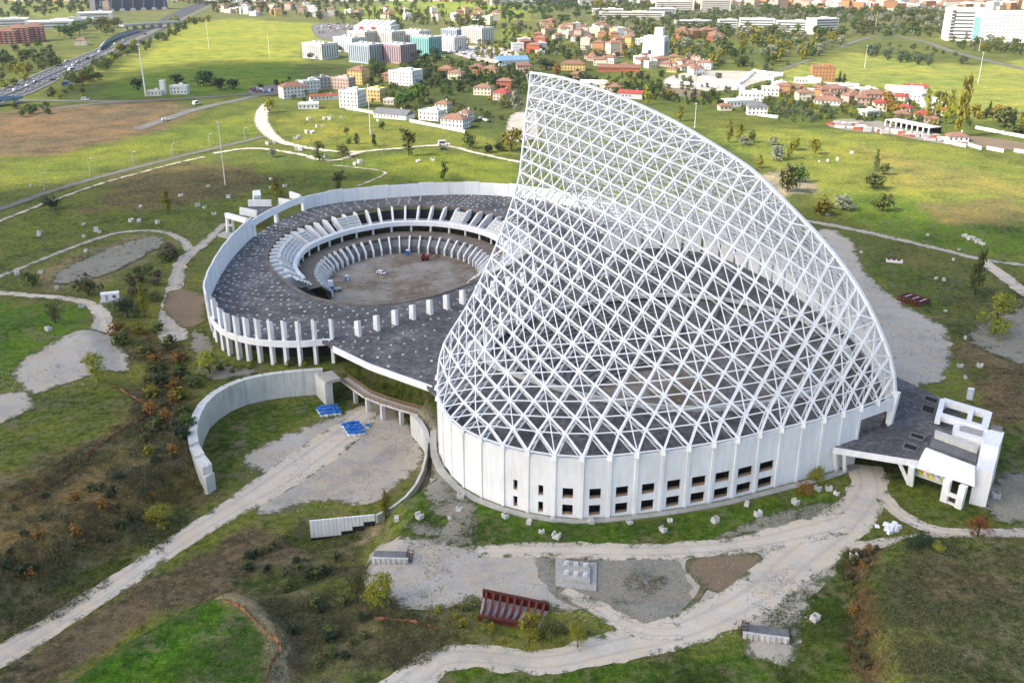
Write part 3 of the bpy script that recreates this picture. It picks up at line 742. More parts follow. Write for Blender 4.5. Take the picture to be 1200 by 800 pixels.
def shell_side(base, edge, side):
    keys, idx, Pm, Nm = shell_nodes(base, edge, side)
    def pt(k, off=0.0): return Vector(Pm[idx[k]] - Nm[idx[k]] * off)
    D = 1.9
    def line(start, d):
        out = []; k = start
        while k in idx:
            out.append(k); k = (k[0] + d[0], k[1] + d[1])
        return out
    def nv(k): return Nm[idx[k]]
    # rising trusses: two chords with webs
    for x in range(0, NS):
        ks = sorted([k for k in keys if k[0] == x], key=lambda k: k[1])
        if len(ks) < 2: continue
        b = MB()
        for a, c in zip(ks[:-1], ks[1:]):
            b.beam(pt(a), pt(c), 0.54, 0.36, nv(a))
            b.beam(pt(a, D), pt(c, D), 0.30, 0.28, nv(a))
            b.beam(pt(a), pt(c, D), 0.13, 0.13)
        for k in ks:
            p, q = pt(k, -0.12), pt(k, D)
            b.beam(p, q, 0.18)
            b.tube(p, pt(k, 0.36), 0.52, 0.52, 8)
        b.build('rising_rib', M['steel'], arena)
    for m_ in range(1, NE):
        ks = sorted([k for k in keys if k[1] == -m_])
        if len(ks) < 2: continue
        b = MB()
        for a, c in zip(ks[:-1], ks[1:]):
            b.beam(pt(a), pt(c), 0.47, 0.34, nv(a)); b.beam(pt(a, D), pt(c, D), 0.2, 0.2); b.beam(pt(a, D), pt(c), 0.1, 0.1)
        b.build('falling_rib', M['steel'], arena)
    def to_base(k): 
        return (39 + k[1] - k[0]) if k[1] <= -6 else 9 + k[1] + (33 - k[0])
    # upright members between the rib crossings
    starts = {}
    for k in keys:
        q = (k[0] - 1, k[1] + 1)
        starts.setdefault(k[0] + k[1], []).append(k)
    for sm_, ks in sorted(starts.items()):
        ks = sorted(ks, key=lambda k: k[1])
        b = MB(); nseg = 0
        for a, c in zip(ks[:-1], ks[1:]):
            if c[0] - a[0] != -1: continue
            if a in ED_PATH and c in ED_PATH: continue
            if to_base(a) < 5 and (sm_ % 3): continue
            inn = D * 0.0
            b.beam(pt(a, inn), pt(c, inn), 0.24, 0.22, nv(a)); nseg += 1
        if nseg: b.build('upright_rib', M['steel'], arena)
    lv = {}
    for k in keys: lv.setdefault(k[0] - k[1], []).append(k)
    for df, ks in sorted(lv.items()):
        ks = sorted(ks); b = MB(); nseg = 0
        for a, c in zip(ks[:-1], ks[1:]):
            if c[0] - a[0] != 1: continue
            if a in BA_PATH and c in BA_PATH: continue
            if to_base(a) <= 7 or a[1] >= -3:
                b.beam(pt(a), pt(c), 0.25, 0.22, nv(a)); nseg += 1
        if nseg: b.build('level_rib', M['steel'], arena)
    # rim of the open edge
    b = MB()
    ks = ED_PATH
    for a, c in zip(ks[:-1], ks[1:]):
        b.beam(pt(a), pt(c), 0.5, 0.5, nv(a)); b.beam(pt(a, D), pt(c, D), 0.35, 0.35); b.beam(pt(a), pt(c, D), 0.14); b.beam(pt(a), pt(a, D), 0.18)
    b.build('edge_arch', M['steel'], arena)
    # bottom tie and its shoes on the wall
    bk = BA_PATH
    b = MB()
    for a, c in zip(bk[:-1], bk[1:]): b.beam(pt(a), pt(c), 0.35, 0.3)
    b.build('base_tie', M['steel'], arena)
    for k in bk:
        p = Pm[idx[k]]
        MB().box(p[0], p[1], p[2] - 1.1, 1.3, 1.3, 1.3, 0.4, 0.75).build('shoe', M['steel'], arena)
    return keys, idx, Pm, bk
KF, IF_, PF, BKF = shell_side(BASE_F, EDGE_F, 1)
KB, IB_, PB, BKB = shell_side(BASE_B, EDGE_B, -1)
b = MB()
sp = resample(curve3(SPINE), NS)
for a, c in zip(sp[:-1], sp[1:]):
    b.beam(a, c, 1.0, 0.7)
b.build('spine_beam', M['steel'], arena)
# ------------------------------------------------------------------ the panelled wall
def wall_line(basepts, n):
    return resample(curve3(basepts, 0.0), n)[:, :2]
wl = wall_line(BASE_F, NE)
ctr = np.array((60.0, 0.0))
winpx = {}
def wall_panel(a, c, z0, z1, wins=(), name='wall_panel', th=0.7, mat='white', proud=0.0, gap=0.03):
    """one wall panel from a to c; wins: list of (along 0..1 centre, width m, z low, height)"""
    a = np.array(a); c = np.array(c); d = c - a; ln = np.linalg.norm(d); d /= ln
    n = np.array((d[1], -d[0]))
    if np.dot(n, (a + c) / 2 - ctr) < 0: n = -n
    b = MB()
    def q(x, z, o): p = a + d * x + n * o; return (p[0], p[1], z)
    x0, x1 = gap, ln - gap
    xs = [x0, x1]; zs = [z0, z1]
    holes = []
    for f, w, zl, h in wins:
        holes.append((f * ln - w / 2, f * ln + w / 2, zl, zl + h)); xs += holes[-1][:2]; zs += holes[-1][2:]
    xs = sorted(set(xs)); zs = sorted(set(zs))
    for i in range(len(xs) - 1):
        for j in range(len(zs) - 1):
            mx, mz = (xs[i] + xs[i + 1]) / 2, (zs[j] + zs[j + 1]) / 2
            if any(h[0] < mx < h[1] and h[2] < mz < h[3] for h in holes): continue
            b.add([q(xs[i], zs[j], proud), q(xs[i + 1], zs[j], proud), q(xs[i + 1], zs[j + 1], proud), q(xs[i], zs[j + 1], proud)], [(0, 1, 2, 3)])
            b.add([q(xs[i], zs[j], proud - th), q(xs[i + 1], zs[j], proud - th), q(xs[i + 1], zs[j + 1], proud - th), q(xs[i], zs[j + 1], proud - th)], [(3, 2, 1, 0)])
    for h in holes + [(x0, x1, z0, z1)]:
        ring = [(h[0], h[2]), (h[1], h[2]), (h[1], h[3]), (h[0], h[3])]
        b.sheet([q(x, z, proud) for x, z in ring], [q(x, z, proud - th) for x, z in ring], True)
    o = b.build(name, M[mat], arena)
    for h in holes:
        w = MB(); e = 0.35; o1, o2 = proud - th + 0.02, proud - th - 2.2
        ring = [(h[0], h[2]), (h[1], h[2]), (h[1], h[3]), (h[0], h[3])]
        w.sheet([q(x, z, o1) for x, z in ring], [q(x, z, o2) for x, z in ring], True)
        w.add([q(x, z, o2) for x, z in ring], [(0, 1, 2, 3)])
        w.build('window', M['dark'], o)
        w = MB(); x_ = (h[0] + h[1]) / 2
        w.beam(q(h[0], h[2] + 0.25, o1 - 0.15), q(h[1], h[2] + 0.25, o1 - 0.15), 0.5, 0.5)
        w.build('sill', M['wood'], o)
    return o
WIN0 = 6
for i in range(2, NE):
    a, c = wl[i], wl[i + 1]
    wins = []
    if WIN0 <= i <= WIN0 + 10:
        q = i - WIN0
        ww = (4.4, 4.3, 4.0, 3.7, 3.4, 3.2, 3.0, 2.7, 2.4, 1.2, 1.1)[q]
        wins = [(0.5, ww, 0.5, 2.9), (0.5, ww, 4.9, 2.8)]
    wall_panel(a, c, -0.6, 15.2, wins, proud=0.05 if i % 2 else 0.0)
    d = (c - a) / np.linalg.norm(c - a); n_ = np.array((d[1], -d[0]))
    if np.dot(n_, a - ctr) < 0: n_ = -n_
    MB().box(a[0] + n_[0] * 0.02, a[1] + n_[1] * 0.02, -0.6, 0.8, 0.5, 16.0, math.atan2(d[1], d[0])).build('pilaster', M['white'], arena)
# the last span to the foot is a deep beam over the terrace
b = MB()
b.hexa([(wl[0][0] - 0.5, wl[0][1] - .4, 12.6), (wl[2][0], wl[2][1] - 0.5, 12.2), (wl[2][0], wl[2][1] + 0.6, 12.2), (wl[0][0] - 0.5, wl[0][1] + .6, 12.6),
        (wl[0][0] - 0.5, wl[0][1] - .4, 15.7), (wl[2][0], wl[2][1] - 0.5, 15.3), (wl[2][0], wl[2][1] + 0.6, 15.3), (wl[0][0] - 0.5, wl[0][1] + .6, 15.7)])
b.build('foot_beam', M['white'], arena)
b = MB()
b.hexa([(0.2, -.6, 7.9), (1.6, -.6, 7.9), (1.6, .6, 7.9), (0.2, .6, 7.9), (-0.5, -.7, 17.0), (1.6, -.7, 17.0), (1.6, .7, 17.0), (-0.5, .7, 17.0)])
b.build('foot_pier', M['white'], arena)
wb = wall_line(BASE_B, NE)
for i in range(0, NE):
    a, c = wb[i], wb[i + 1]
    d = c - a
    wall_panel(a + d * 0.04, c - d * 0.12, 2.0, 15.2, [], th=0.6)
# bottom plinth, kerb line at the wall's foot
b = MB(); off = []
for i in range(2, NE + 1):
    v = wl[i] - ctr; v = v / np.linalg.norm(v); off.append((wl[i] + v * 0.8, wl[i] + v * 2.6))
rows = [[(p[0], p[1], 0.28) for p, q in off], [(q[0], q[1], 0.28) for p, q in off], [(q[0], q[1], -0.5) for p, q in off]]
b.loop(rows); b.build('plinth', M['shade'], arena)

# ------------------------------------------------------------------ deck of this arena, its bowl
def ring_deck(bld, outer, inner, z, th):
    """annulus between two closed polylines, resampled by angle"""
    bld.loop([[(p[0], p[1], z - th) for p in outer], [(p[0], p[1], z) for p in outer], [(p[0], p[1], z) for p in inner], [(p[0], p[1], z - th) for p in inner]], True)
def by_angle(poly, c, n, a0=0.0):
    """points of a closed polygon at n equal angles round c"""
    out = []; P_ = [np.array(p, float) for p in poly]
    for k in range(n):
        a = a0 + 2 * math.pi * k / n; d = np.array((math.cos(a), math.sin(a))); best = 0
        for i in range(len(P_)):
            p, q = P_[i] - c, P_[(i + 1) % len(P_)] - c
            e = q - p; den = d[0] * e[1] - d[1] * e[0]
            if abs(den) < 1e-9: continue
            r = (p[0] * e[1] - p[1] * e[0]) / den; u = (p[0] * d[1] - p[1] * d[0]) / den
            if -1e-6 <= u <= 1 + 1e-6 and r > best: best = r
        out.append(c + d * best)
    return np.array(out)
R_OUT = [tuple(p) for p in resample(BASE_F, 30)] + [(88, 77), (100, 74), (116, 60), (128, 30), (134, 0), (142, -36)] + [tuple(p) for p in resample(BASE_B, 30)[::-1]]
na = 96
ro = by_angle(R_OUT, RC, na); ri = by_angle(RRIM, RC, na)
roi = RC + (ro - RC) * (1 - 1.0 / np.linalg.norm(ro - RC, axis=1))[:, None]
b = MB(); ring_deck(b, roi, ri, 8.0, 1.0); b.build('deck', M['deck'], arena)
# stepped bowl
nt_ = 18
for k in range(nt_):
    f0 = 1 - 0.68 * k / nt_; f1 = 1 - 0.68 * (k + 1) / nt_
    z0 = 7.6 - 14.0 * (k / nt_); z1 = 7.6 - 14.0 * ((k + 1) / nt_)
    A_ = RC + (ri - RC) * f0; B_ = RC + (ri - RC) * f1
    b = MB(); b.loop([[(p[0], p[1], z0) for p in A_], [(p[0], p[1], z1 + 0.1) for p in A_], [(p[0], p[1], z1) for p in B_]], True)
    b.build('seating_tier', M['tier'] if k % 4 != 3 else M['shade2'], arena)
b = MB(); fl = RC + (ri - RC) * 0.33
b.add([(p[0], p[1], -6.3) for p in fl], [tuple(range(na))]); b.build('arena_floor', M['dirt'], arena)
b = MB(); r2 = RC + (ri - RC) * 1.012; r3 = RC + (ri - RC) * 0.985
ring_deck(b, r2, r3, 9.1, 1.1); b.build('bowl_kerb', M['pale'], arena)
for k in range(0, na, 4):
    p = RC + (ri[k] - RC) * 0.99; q = RC + (ri[k] - RC) * 0.6
    MB().beam((p[0], p[1], 8.3), (q[0], q[1], -.4), 0.5, 1.0).build('raker', M['shade2'], arena)
b = MB()
for k in range(5):
    zt = 3.5 - k * 2.2; f = 0.84 - 0.07 * k
    A_ = RC + (ri - RC) * f
    for i in range(14, 60): b.beam((A_[i][0], A_[i][1], zt + 1), (A_[(i + 1) % na][0], A_[(i + 1) % na][1], zt + 1), 0.5)
tag(b.build('ring_beam', M['shade2'], arena), kind='stuff')
# concrete uprights at the mouth of the shell
for (s, t, z) in [(141, -9, 0), (137, -16, 0), (133, -24, 0), (128, -34, 0), (120, 10, 0), (116, 22, 0), (112, 33, 0), (106, 44, 0), (101, 55, 0)]:
    MB().box(s, t, 8, 0.9, 2.2, 7.5, 0.25, 0.9).build('upright_fin', M['white'], arena)

# ================================================================== the open arena beside it
opena = empty('open_arena', (FX, FY, 0), ROTZ, 'roofless round arena of white fins around a dirt floor, left of the steel sail', 'arena')
OUT_L = [(144, 76), (146, 75), (151, 83), (158, 89.5), (166, 93.5), (176, 95), (189, 92.5), (203, 86), (225, 71), (246, 54), (269, 31), (283, 9), (290, -8), (289, -26), (282, -44), (272, -64), (259, -80), (241, -92), (215, -99), (180, -99), (150, -90)]
lo_curve = smooth_line(OUT_L, 6)
PLAZA = [(97, 72.5), (121, 76.5), (140, 77)]
D_OUT = [tuple(p) for p in PLAZA] + [tuple(p) for p in lo_curve] + [(130, -87), (112, -80), (112, -60), (116, -30), (117, 0), (115, 25), (108, 45), (94, 62), (88, 70)]
lo_ = by_angle(D_OUT, LC, 180); li_ = by_angle(LRIM, LC, 180)
b = MB(); ring_deck(b, lo_, li_, 7.98, 1.0); b.build('deck', M['deck'], opena)
# pale edge band of the deck
def band(b, pts, z0, z1, off, th=0.5, c=LC):
    rows = [[], [], [], []]
    for p in pts:
        p = np.array(p); v = p - c; v /= np.linalg.norm(v)
        for r_, (o, z) in zip(rows, ((off, z0), (off, z1), (off - th, z1), (off - th, z0))): r_.append(tuple(p + v * o) + (z,))
    b.loop(rows + [rows[0]])
b = MB(); band(b, resample(PLAZA, 12), 6.4, 8.35, 0.25, 0.7); b.build('plaza_fascia', M['white'], opena)
b = MB(); band(b, [p for p in lo_curve[:44]], 6.3, 8.3, 0.25, 0.7); b.build('deck_fascia', M['white'], opena)
# outer fins standing on the ground
FOOT = [PL(u, v, 0) for u, v in [(251, 396), (253.5, 401), (261, 411), (268, 417), (279, 421.5), (290.5, 423.5), (304, 425.5), (319, 427.5), (335, 428), (351.5, 429), (370, 427), (390.5, 426)]]
for k, (s, t) in enumerate(FOOT):
    v = np.array((s, t)) - LC; a = math.atan2(v[1], v[0]); v /= np.linalg.norm(v)
    p = np.array((s, t)) - v * 1.0
    top = 15.0 + 0.7 * (k % 2) * 0
    cx, sx = math.cos(a), math.sin(a); b = MB()
    def q(r, w, z): return (p[0] + cx * r - sx * w, p[1] + sx * r + cx * w, z)
    b.hexa([q(-.8, -.5, -0.5), q(.9, -.5, -0.5), q(.9, .5, -0.5), q(-.8, .5, -0.5), q(-1.1, -.45, top - 1.4), q(1.0, -.45, top), q(1.0, .45, top), q(-1.1, .45, top - 1.4)])
    b.build('outer_fin', M['white'], opena)
# wall set back below the deck, near black to paint in the void's shade
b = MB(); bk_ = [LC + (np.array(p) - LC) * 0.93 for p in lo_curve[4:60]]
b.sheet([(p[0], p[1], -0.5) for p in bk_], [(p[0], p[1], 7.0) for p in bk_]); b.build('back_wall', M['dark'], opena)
# parapet panels round the far and left rim
par = resample(lo_curve[36:], 46)
for i in range(len(par) - 1):
    a, c = par[i], par[i + 1]; f = i / (len(par) - 1)
    if 13 <= i <= 18: z0, z1 = 11.8, 14.6          # a bridge beam with the meadow seen below it
    else:
        z0 = 3.0; z1 = 16.0 if i < 13 else 14.0
    zt = z1 + (0.35 if i % 3 == 0 else 0.0) * (1 if i > 18 else 0.2)
    d = c - a; ln = np.linalg.norm(d); d /= ln; n_ = np.array((d[1], -d[0]))
    if np.dot(n_, a - LC) < 0: n_ = -n_
    a2, c2 = a + d * 0.03, c - d * 0.03
    o = n_ * (0.5 if i % 2 else 0.38); w_ = n_ * 0.55
    b = MB(); lean = n_ * 0.5
    b.hexa([tuple(x) + (z0,) for x in (a2 + o - w_, c2 + o - w_, c2 + o, a2 + o)] + [tuple(x) + (zt,) for x in (a2 + o - w_ + lean, c2 + o - w_ + lean, c2 + o + lean, a2 + o + lean)])
    b.build('parapet_panel', M['white'], opena)
for i in (13, 16, 19):
    p = par[i] ; MB().box(p[0], p[1], 7.9, 1.6, 1.6, 5.0, 0.3, 0.8).build('parapet_post', M['white'], opena)
# row of fins across the plaza
for k in range(12):
    t = 66 - 7.1 * k
    s = 142.5 + 0.06 * max(0, k - 8)
    b = MB(); b.hexa([(s - 1.2, t - .55, 7.9), (s + 1.2, t - .55, 7.9), (s + 1.2, t + .55, 7.9), (s - 1.2, t + .55, 7.9), (s - 1.0, t - .5, 13.2), (s + 1.2, t - .5, 12.6), (s + 1.2, t + .5, 12.6), (s - 1.0, t + .5, 13.2)])
    b.build('plaza_fin', M['white'], opena)
# inner rim kerb, rakers, balcony, lower stand
b = MB(); ring_deck(b, LC + (li_ - LC) * 1.012, LC + (li_ - LC) * 0.992, 8.35, 1.4); b.build('rim_kerb', M['rimc'], opena)
def lv(f): return LC + (li_ - LC) * f
def zring(b, f, z): return [(p[0], p[1], z) for p in lv(f)]
b = MB(); b.loop([zring(b, .985, 6.4), zring(b, .93, 1.0), zring(b, .8, 0.8)], True); b.build('concourse', M['dark'], opena)  # near black stands in for the shade between the rakers
CAMA = math.atan2(*(np.array(L(0, 0)) - LC)[::-1])
def far_side(d, lim=0.92): return abs((math.atan2(d[1], d[0]) - CAMA + math.pi) % (2 * math.pi) - math.pi) > lim
KEEP = [i for i in range(180) if far_side(li_[i] - LC)]
i0_ = next(i for i in KEEP if (i - 1) % 180 not in KEEP); KEEP = [(i0_ + j) % 180 for j in range(len(KEEP))]
def arc(f, z): q = LC + (li_ - LC) * f; return [(q[i][0], q[i][1], z) for i in KEEP]
UP = 62
ua = by_angle(LRIM, LC, UP, 0.03)
for k in range(UP):
    d = ua[k] - LC
    if not far_side(d, .85): continue
    r = np.linalg.norm(d); v = d / r; n_ = np.array((-v[1], v[0])) * 0.42
    def q(f, z, sgn): x = LC + d * f + n_ * sgn; return (x[0], x[1], z)
    prof = [(.985, 8.2), (.93, 8.3), (.80, 3.6), (.80, 2.6), (.86, 2.4), (.985, 5.0)]
    b = MB(); m_ = len(prof)
    b.add([q(f, z, 1) for f, z in prof] + [q(f, z, -1) for f, z in prof], [tuple(range(m_)), tuple(range(2 * m_ - 1, m_ - 1, -1))] + [(i, m_ + i, m_ + (i + 1) % m_, (i + 1) % m_) for i in range(m_)])
    b.build('raker', M['white'], opena)
    # seat slabs where they have been laid
    e = ua[(k + 1) % UP] - LC
    ang = math.degrees(math.atan2(v[1], v[0]))
    laid = (25 < ang < 62) or (k % 5 == 0 and ang < -60) or R.random() < 0.10
    if laid:
        b = MB(); nst = 5
        for i in range(nst):
            f0 = .925 - (.125) * i / nst; f1 = .925 - .125 * (i + 1) / nst; z = 7.7 - 4.4 * i / nst
            P1, P2, P3, P4 = LC + d * f0, LC + e * f0, LC + e * f1, LC + d * f1
            b.add([tuple(P1) + (z,), tuple(P2) + (z,), tuple(P3) + (z,), tuple(P4) + (z,), tuple(P3) + (z - .9,), tuple(P4) + (z - .9,)], [(0, 1, 2, 3), (3, 2, 4, 5)])
        b.build('seat_slab', M['pale'], opena)
b = MB(); b.loop([arc(.815, 2.4), arc(.815, 4.2), arc(.80, 4.2), arc(.785, 3.9), arc(.785, 2.0), arc(.815, 2.4)]); b.build('balcony', M['white'], opena)
b = MB(); b.loop([arc(.80, 4.9), arc(.80, 5.05), arc(.797, 5.05), arc(.797, 4.9)]); b.build('balcony_rail', M['steel'], opena)
for k in KEEP[::5]:
    p = lv(.80)[k]; MB().box(p[0], p[1], -0.8, 0.7, 0.7, 3.4).build('balcony_post', M['white'], opena)
b = MB(); b.loop([arc(.80, -0.8), arc(.665, -0.8), arc(.665, -1.6), arc(.66, -1.6)]); b.build('lower_concourse', M['rimc'], opena)
LO = 56
la = by_angle(LRIM, LC, LO, 0.05)
for k in range(LO):
    d = la[k] - LC
    if not far_side(d, .92): continue
    v = d / np.linalg.norm(d); n_ = np.array((-v[1], v[0])) * 0.32
    def q(f, z, sgn): x = LC + d * f + n_ * sgn; return (x[0], x[1], z)
    prof = [(.665, -0.3), (.645, -0.3), (.575, -4.2), (.575, -7.4), (.59, -7.4), (.60, -4.6), (.665, -1.6)]
    b = MB(); m_ = len(prof)
    b.add([q(f, z, 1) for f, z in prof] + [q(f, z, -1) for f, z in prof], [tuple(range(m_)), tuple(range(2 * m_ - 1, m_ - 1, -1))] + [(i, m_ + i, m_ + (i + 1) % m_, (i + 1) % m_) for i in range(m_)])
    b.build('lower_raker', M['white'], opena)
b = MB(); b.loop([arc(.64, -1.6), arc(.60, -4.0), arc(.60, -7.4)]); b.build('arena_wall', M['tier'], opena)
b = MB(); f_ = [tuple(LC + (li_[i] - LC) * (.61 if i in KEEP else .94)) for i in range(180)]; b.add([(LC[0], LC[1], -7.0)] + [(p[0], p[1], -7.0) for p in f_], [(0, i + 1, (i + 1) % 180 + 1) for i in range(180)])
o = b.build('arena_floor', M['dirt'], opena)
# starter stubs dotted over the deck
b = MB()
for ring_k in range(1, 14):
    f = ring_k / 13.5
    for k in range(0, 180):
        if (k + ring_k) % 2: continue
        p, q_ = li_[k], lo_[k]
        if np.linalg.norm(q_ - p) < 6: continue
        x = p + (q_ - p) * (f * 0.93 + 0.05)
        w_ = np.linalg.norm(q_ - p)
        if ring_k % 2 and w_ < 22: continue
        if R.random() < 0.14: continue
        b.box(x[0] + R.uniform(-.7, .7), x[1] + R.uniform(-.7, .7), 7.95, R.uniform(.5, 1.15), R.uniform(.4, .85), R.uniform(.12, .4), math.atan2(*(q_ - p)[::-1]))
tag(b.build('starter_stub', M['stone'], opena), kind='stuff')
# ================================================================== things on the site
GRP = {}
def at(u, v, dz=0.0): return G(u, v, dz)
def px_up(base, vtop):
    """height above a ground point that reaches image row vtop"""
    lo, hi = 0.0, 90.0
    for _ in range(30):
        m_ = (lo + hi) / 2
        z = base[2] + m_ - CH; w = CT * base[1] - ST * z; yy = ST * base[1] + CT * z
        if 400 - FPX * yy / w > vtop: lo = m_
        else: hi = m_
    return lo
# ------------------------------------------------------------------ the curved retaining wall round the sunken yard
rw = empty('retaining_wall', (FX, FY, 0), ROTZ, 'tall curved concrete retaining wall around the back of the sunken gravel yard', 'wall')
RWL = resample(smooth_line([(113, 131), (126, 128.5), (138, 122), (147, 114), (151.5, 103), (149, 92), (142, 80)], 6), 13)
for i in range(13):
    a, c = RWL[i], RWL[i + 1]; d = (c - a) / np.linalg.norm(c - a); n_ = np.array((-d[1], d[0]))
    if np.dot(n_, a - np.array((115, 102))) < 0: n_ = -n_
    zt = 0.45 if i > 1 else (-0.6, -0.2)[i]
    a2, c2 = a + d * 0.04, c - d * 0.02
    b = MB(); o = n_ * 2.4
    b.hexa([tuple(x) + (z,) for z in (-8.4, zt) for x in (a2, c2, c2 + o, a2 + o)])
    b.build('wall_panel', M['pale'], rw)
    b = MB(); b.hexa([tuple(x) + (z,) for z in (zt, zt + 0.3) for x in (a2 - n_ * .12, c2 - n_ * .12, c2 + n_ * 0.95, a2 + n_ * 0.95)]); b.build('coping', M['pale'], rw)
MB().box(138.6, 82.0, -8.4, 8.5, 2.4, 8.4, -0.2).build('end_pier', M['pale'], rw)
MB().box(136.5, 81.2, 0.0, 7.0, 4.6, 0.9, -0.2).build('pier_cap', M['shade'], rw)
MB().box(112.6, 132.4, -8.2, 1.1, 3.0, 5.6, 0.35).build('end_pier', M['pale'], rw)
rw2 = empty('retaining_wall', (FX, FY, 0), ROTZ, 'low curved white wall with a ribbed lower end beside the gravel yard', 'wall')
RW2 = resample(smooth_line([(102.5, 76.5), (94, 79), (87, 83), (79.5, 91), (74.5, 101), (73.5, 109)], 6), 9)
for i in range(9):
    a, c = RW2[i], RW2[i + 1]; d = (c - a) / np.linalg.norm(c - a); n_ = np.array((-d[1], d[0]))
    if np.dot(n_, a - np.array((110, 102))) < 0: n_ = -n_
    zt = (-1.0, -0.7, -1.2, -2.2, -3.4, -4.6, -5.6, -6.0, -6.1)[i]
    b = MB(); o = n_ * (1.4 if i < 3 else .6)
    b.hexa([tuple(x) + (-8.4,) for x in (a, c, c + o, a + o)] + [tuple(x) + (z,) for x, z in zip((a, c, c + o, a + o), (zt, (-.7, -1.2, -2.2, -3.4, -4.6, -5.6, -6.0, -6.1, -6.1)[i], (-.7, -1.2, -2.2, -3.4, -4.6, -5.6, -6.0, -6.1, -6.1)[i], zt))])
    b.build('wall_panel', M['pale'], rw2)
# ribbed end: a stepped white shuttered face with dark footing
e0, e1 = np.array((73.2, 109.5)), np.array((81.5, 122.5))
d = (e1 - e0); ln = np.linalg.norm(d); d /= ln; n_ = np.array((d[1], -d[0]))
if n_[1] < 0 and False: n_ = -n_
nr = 17
for k in range(nr):
    a = e0 + d * ln * k / nr; c = e0 + d * ln * (k + 0.93) / nr
    zb = -10.6 if k > 8 else (-9.6 if k > 5 else (-8.6 if k > 2 else -7.6))
    b = MB(); o = n_ * (0.5 if k % 2 else 0.42)
    b.hexa([tuple(x) + (z,) for z in (zb, -5.9) for x in (a, c, c + o, a + o)]); b.build('shutter_board', M['white'], rw2)
    b = MB(); o = n_ * 0.3
    b.hexa([tuple(x) + (z,) for z in (zb - 1.3, zb - 0.02) for x in (a, c, c + o, a + o)]); b.build('footing', M['dark'], rw2)
# ------------------------------------------------------------------ footbridge
fb = empty('footbridge', (0, 0, 0), 0, 'narrow concrete footbridge on posts with brown timber rails between the yard and the plaza', 'bridge')
FBL = [Vector(P(403, 444, -2.2)), Vector(P(431, 464, -2.6)), Vector(P(449, 471, -2.8)), Vector(P(471, 478, -3.0)), Vector(P(493, 484, -3.0))]
b = MB()
for a, c in zip(FBL[:-1], FBL[1:]): b.beam(a, c, 3.0, 0.55)
b.build('bridge_deck', M['pale'], fb)
for side in (-1, 1):
    for a, c in zip(FBL[:-1], FBL[1:]):
        d = (c - a).normalized(); o = Vector((-d.y, d.x, 0)) * 1.4 * side
        for h in (0.75, 1.35): MB().beam(a + o + Vector((0, 0, h)), c + o + Vector((0, 0, h)), 0.16, 0.3).build('handrail', M['wood'], fb)
        for k in range(3):
            p = a.lerp(c, k / 3) + o; MB().beam(p, p + Vector((0, 0, 1.4)), 0.16).build('rail_post', M['wood'], fb)
for (u, v) in [(416, 456), (430.5, 466), (448, 474.5), (470, 481), (487, 486)]:
    p = Vector(P(u, v, -3.0)); zb = hz(p.x, p.y)
    MB().box(p.x, p.y, zb - 0.5, 1.1, 1.1, -3.1 - zb + 0.5, 0.6).build('bridge_post', M['pale'], fb)
# ------------------------------------------------------------------ wrapped bundles
def bundle_proto():
    r = empty('wrapped_bundle', (0, -50, 0))
    bm = bmesh.new(); bmesh.ops.create_cube(bm, size=1)
    bmesh.ops.bevel(bm, geom=bm.edges[:], offset=0.12, segments=2, affect='EDGES')
    me = bpy.data.meshes.new('bundle_body'); bm.to_mesh(me); bm.free(); me.materials.append(M['wrap'])
    o = link('bundle_body', me, r); o.scale = (1.15, 1.15, 1.3); o.location = (0, 0, .65)
    me2 = me.copy(); me2.materials[0] = M['blue']
    o = link('bundle_cover', me2, r); o.scale = (1.25, 1.25, 0.62); o.location = (0, 0, 1.08)
    return r
bp = bundle_proto()
bspots = []
for cl, (u0, v0, rows, cols) in enumerate([(386, 485, 3, 5), (414, 506, 4, 4)]):
    for i in range(rows):
        for j in range(cols):
            bspots.append((cl, u0 + (j - cols / 2) * 5.2 + i * 2.2, v0 + (i - rows / 2) * 3.4 - (j - 2) * 0.6))
bspots.append((1, 431, 501))
for k, (cl, u, v) in enumerate(bspots):
    o = bp if k == 0 else copy_tree(bp)
    p = at(u, v); o.location = p; o.rotation_euler = (0, 0, R.uniform(0, 3))
    s_ = R.uniform(.85, 1.15); o.scale = (s_, s_, s_ * R.uniform(.8, 1.25))
    tag(o, ['white and blue wrapped bundle in the pile nearer the curved wall', 'white and blue wrapped bundle in the pile on the open gravel'][cl], 'bundle', ['wrapped bundles by the curved wall', 'wrapped bundles on the open gravel'][cl])
# ------------------------------------------------------------------ concrete blocks lying about
def block_mesh(seed):
    r = random.Random(seed); b = MB(); w, d, h = 1.5, 1.2, 1.1; t_ = 0.3
    b.box(0, 0, 0, w, d, h * 0.55, 0, 0.97)
    b.box(-w / 2 + t_ / 2, 0, h * .56, t_, d * .97, h * .45, 0, .95); b.box(w / 2 - t_ / 2, 0, h * .56, t_, d * .97, h * .45, 0, .95)
    if seed % 2: b.box(0, d / 2 - t_ / 2, h * .56, w - 2 * t_ - .02, t_, h * .4)
    b.v = [(x + r.uniform(-.07, .07), y + r.uniform(-.07, .07), z + (r.uniform(-.08, .08) if z > .1 else -0.15)) for x, y, z in b.v]
    return b.mesh('block', M['stone'])
ORD = 'first second third fourth fifth sixth seventh eighth ninth tenth eleventh twelfth thirteenth fourteenth fifteenth sixteenth seventeenth eighteenth nineteenth twentieth'.split()
ORD += ['twenty-' + w for w in ORD[:9]] + ['thirtieth'] + ['thirty-' + w for w in ORD[:9]] + ['fortieth'] + ['forty-' + w for w in ORD[:9]]
def nth(k, n): return 'leftmost' if k == 0 else ('rightmost' if k == n - 1 else ORD[k] + ' from left')
BLK = [block_mesh(i) for i in range(4)]
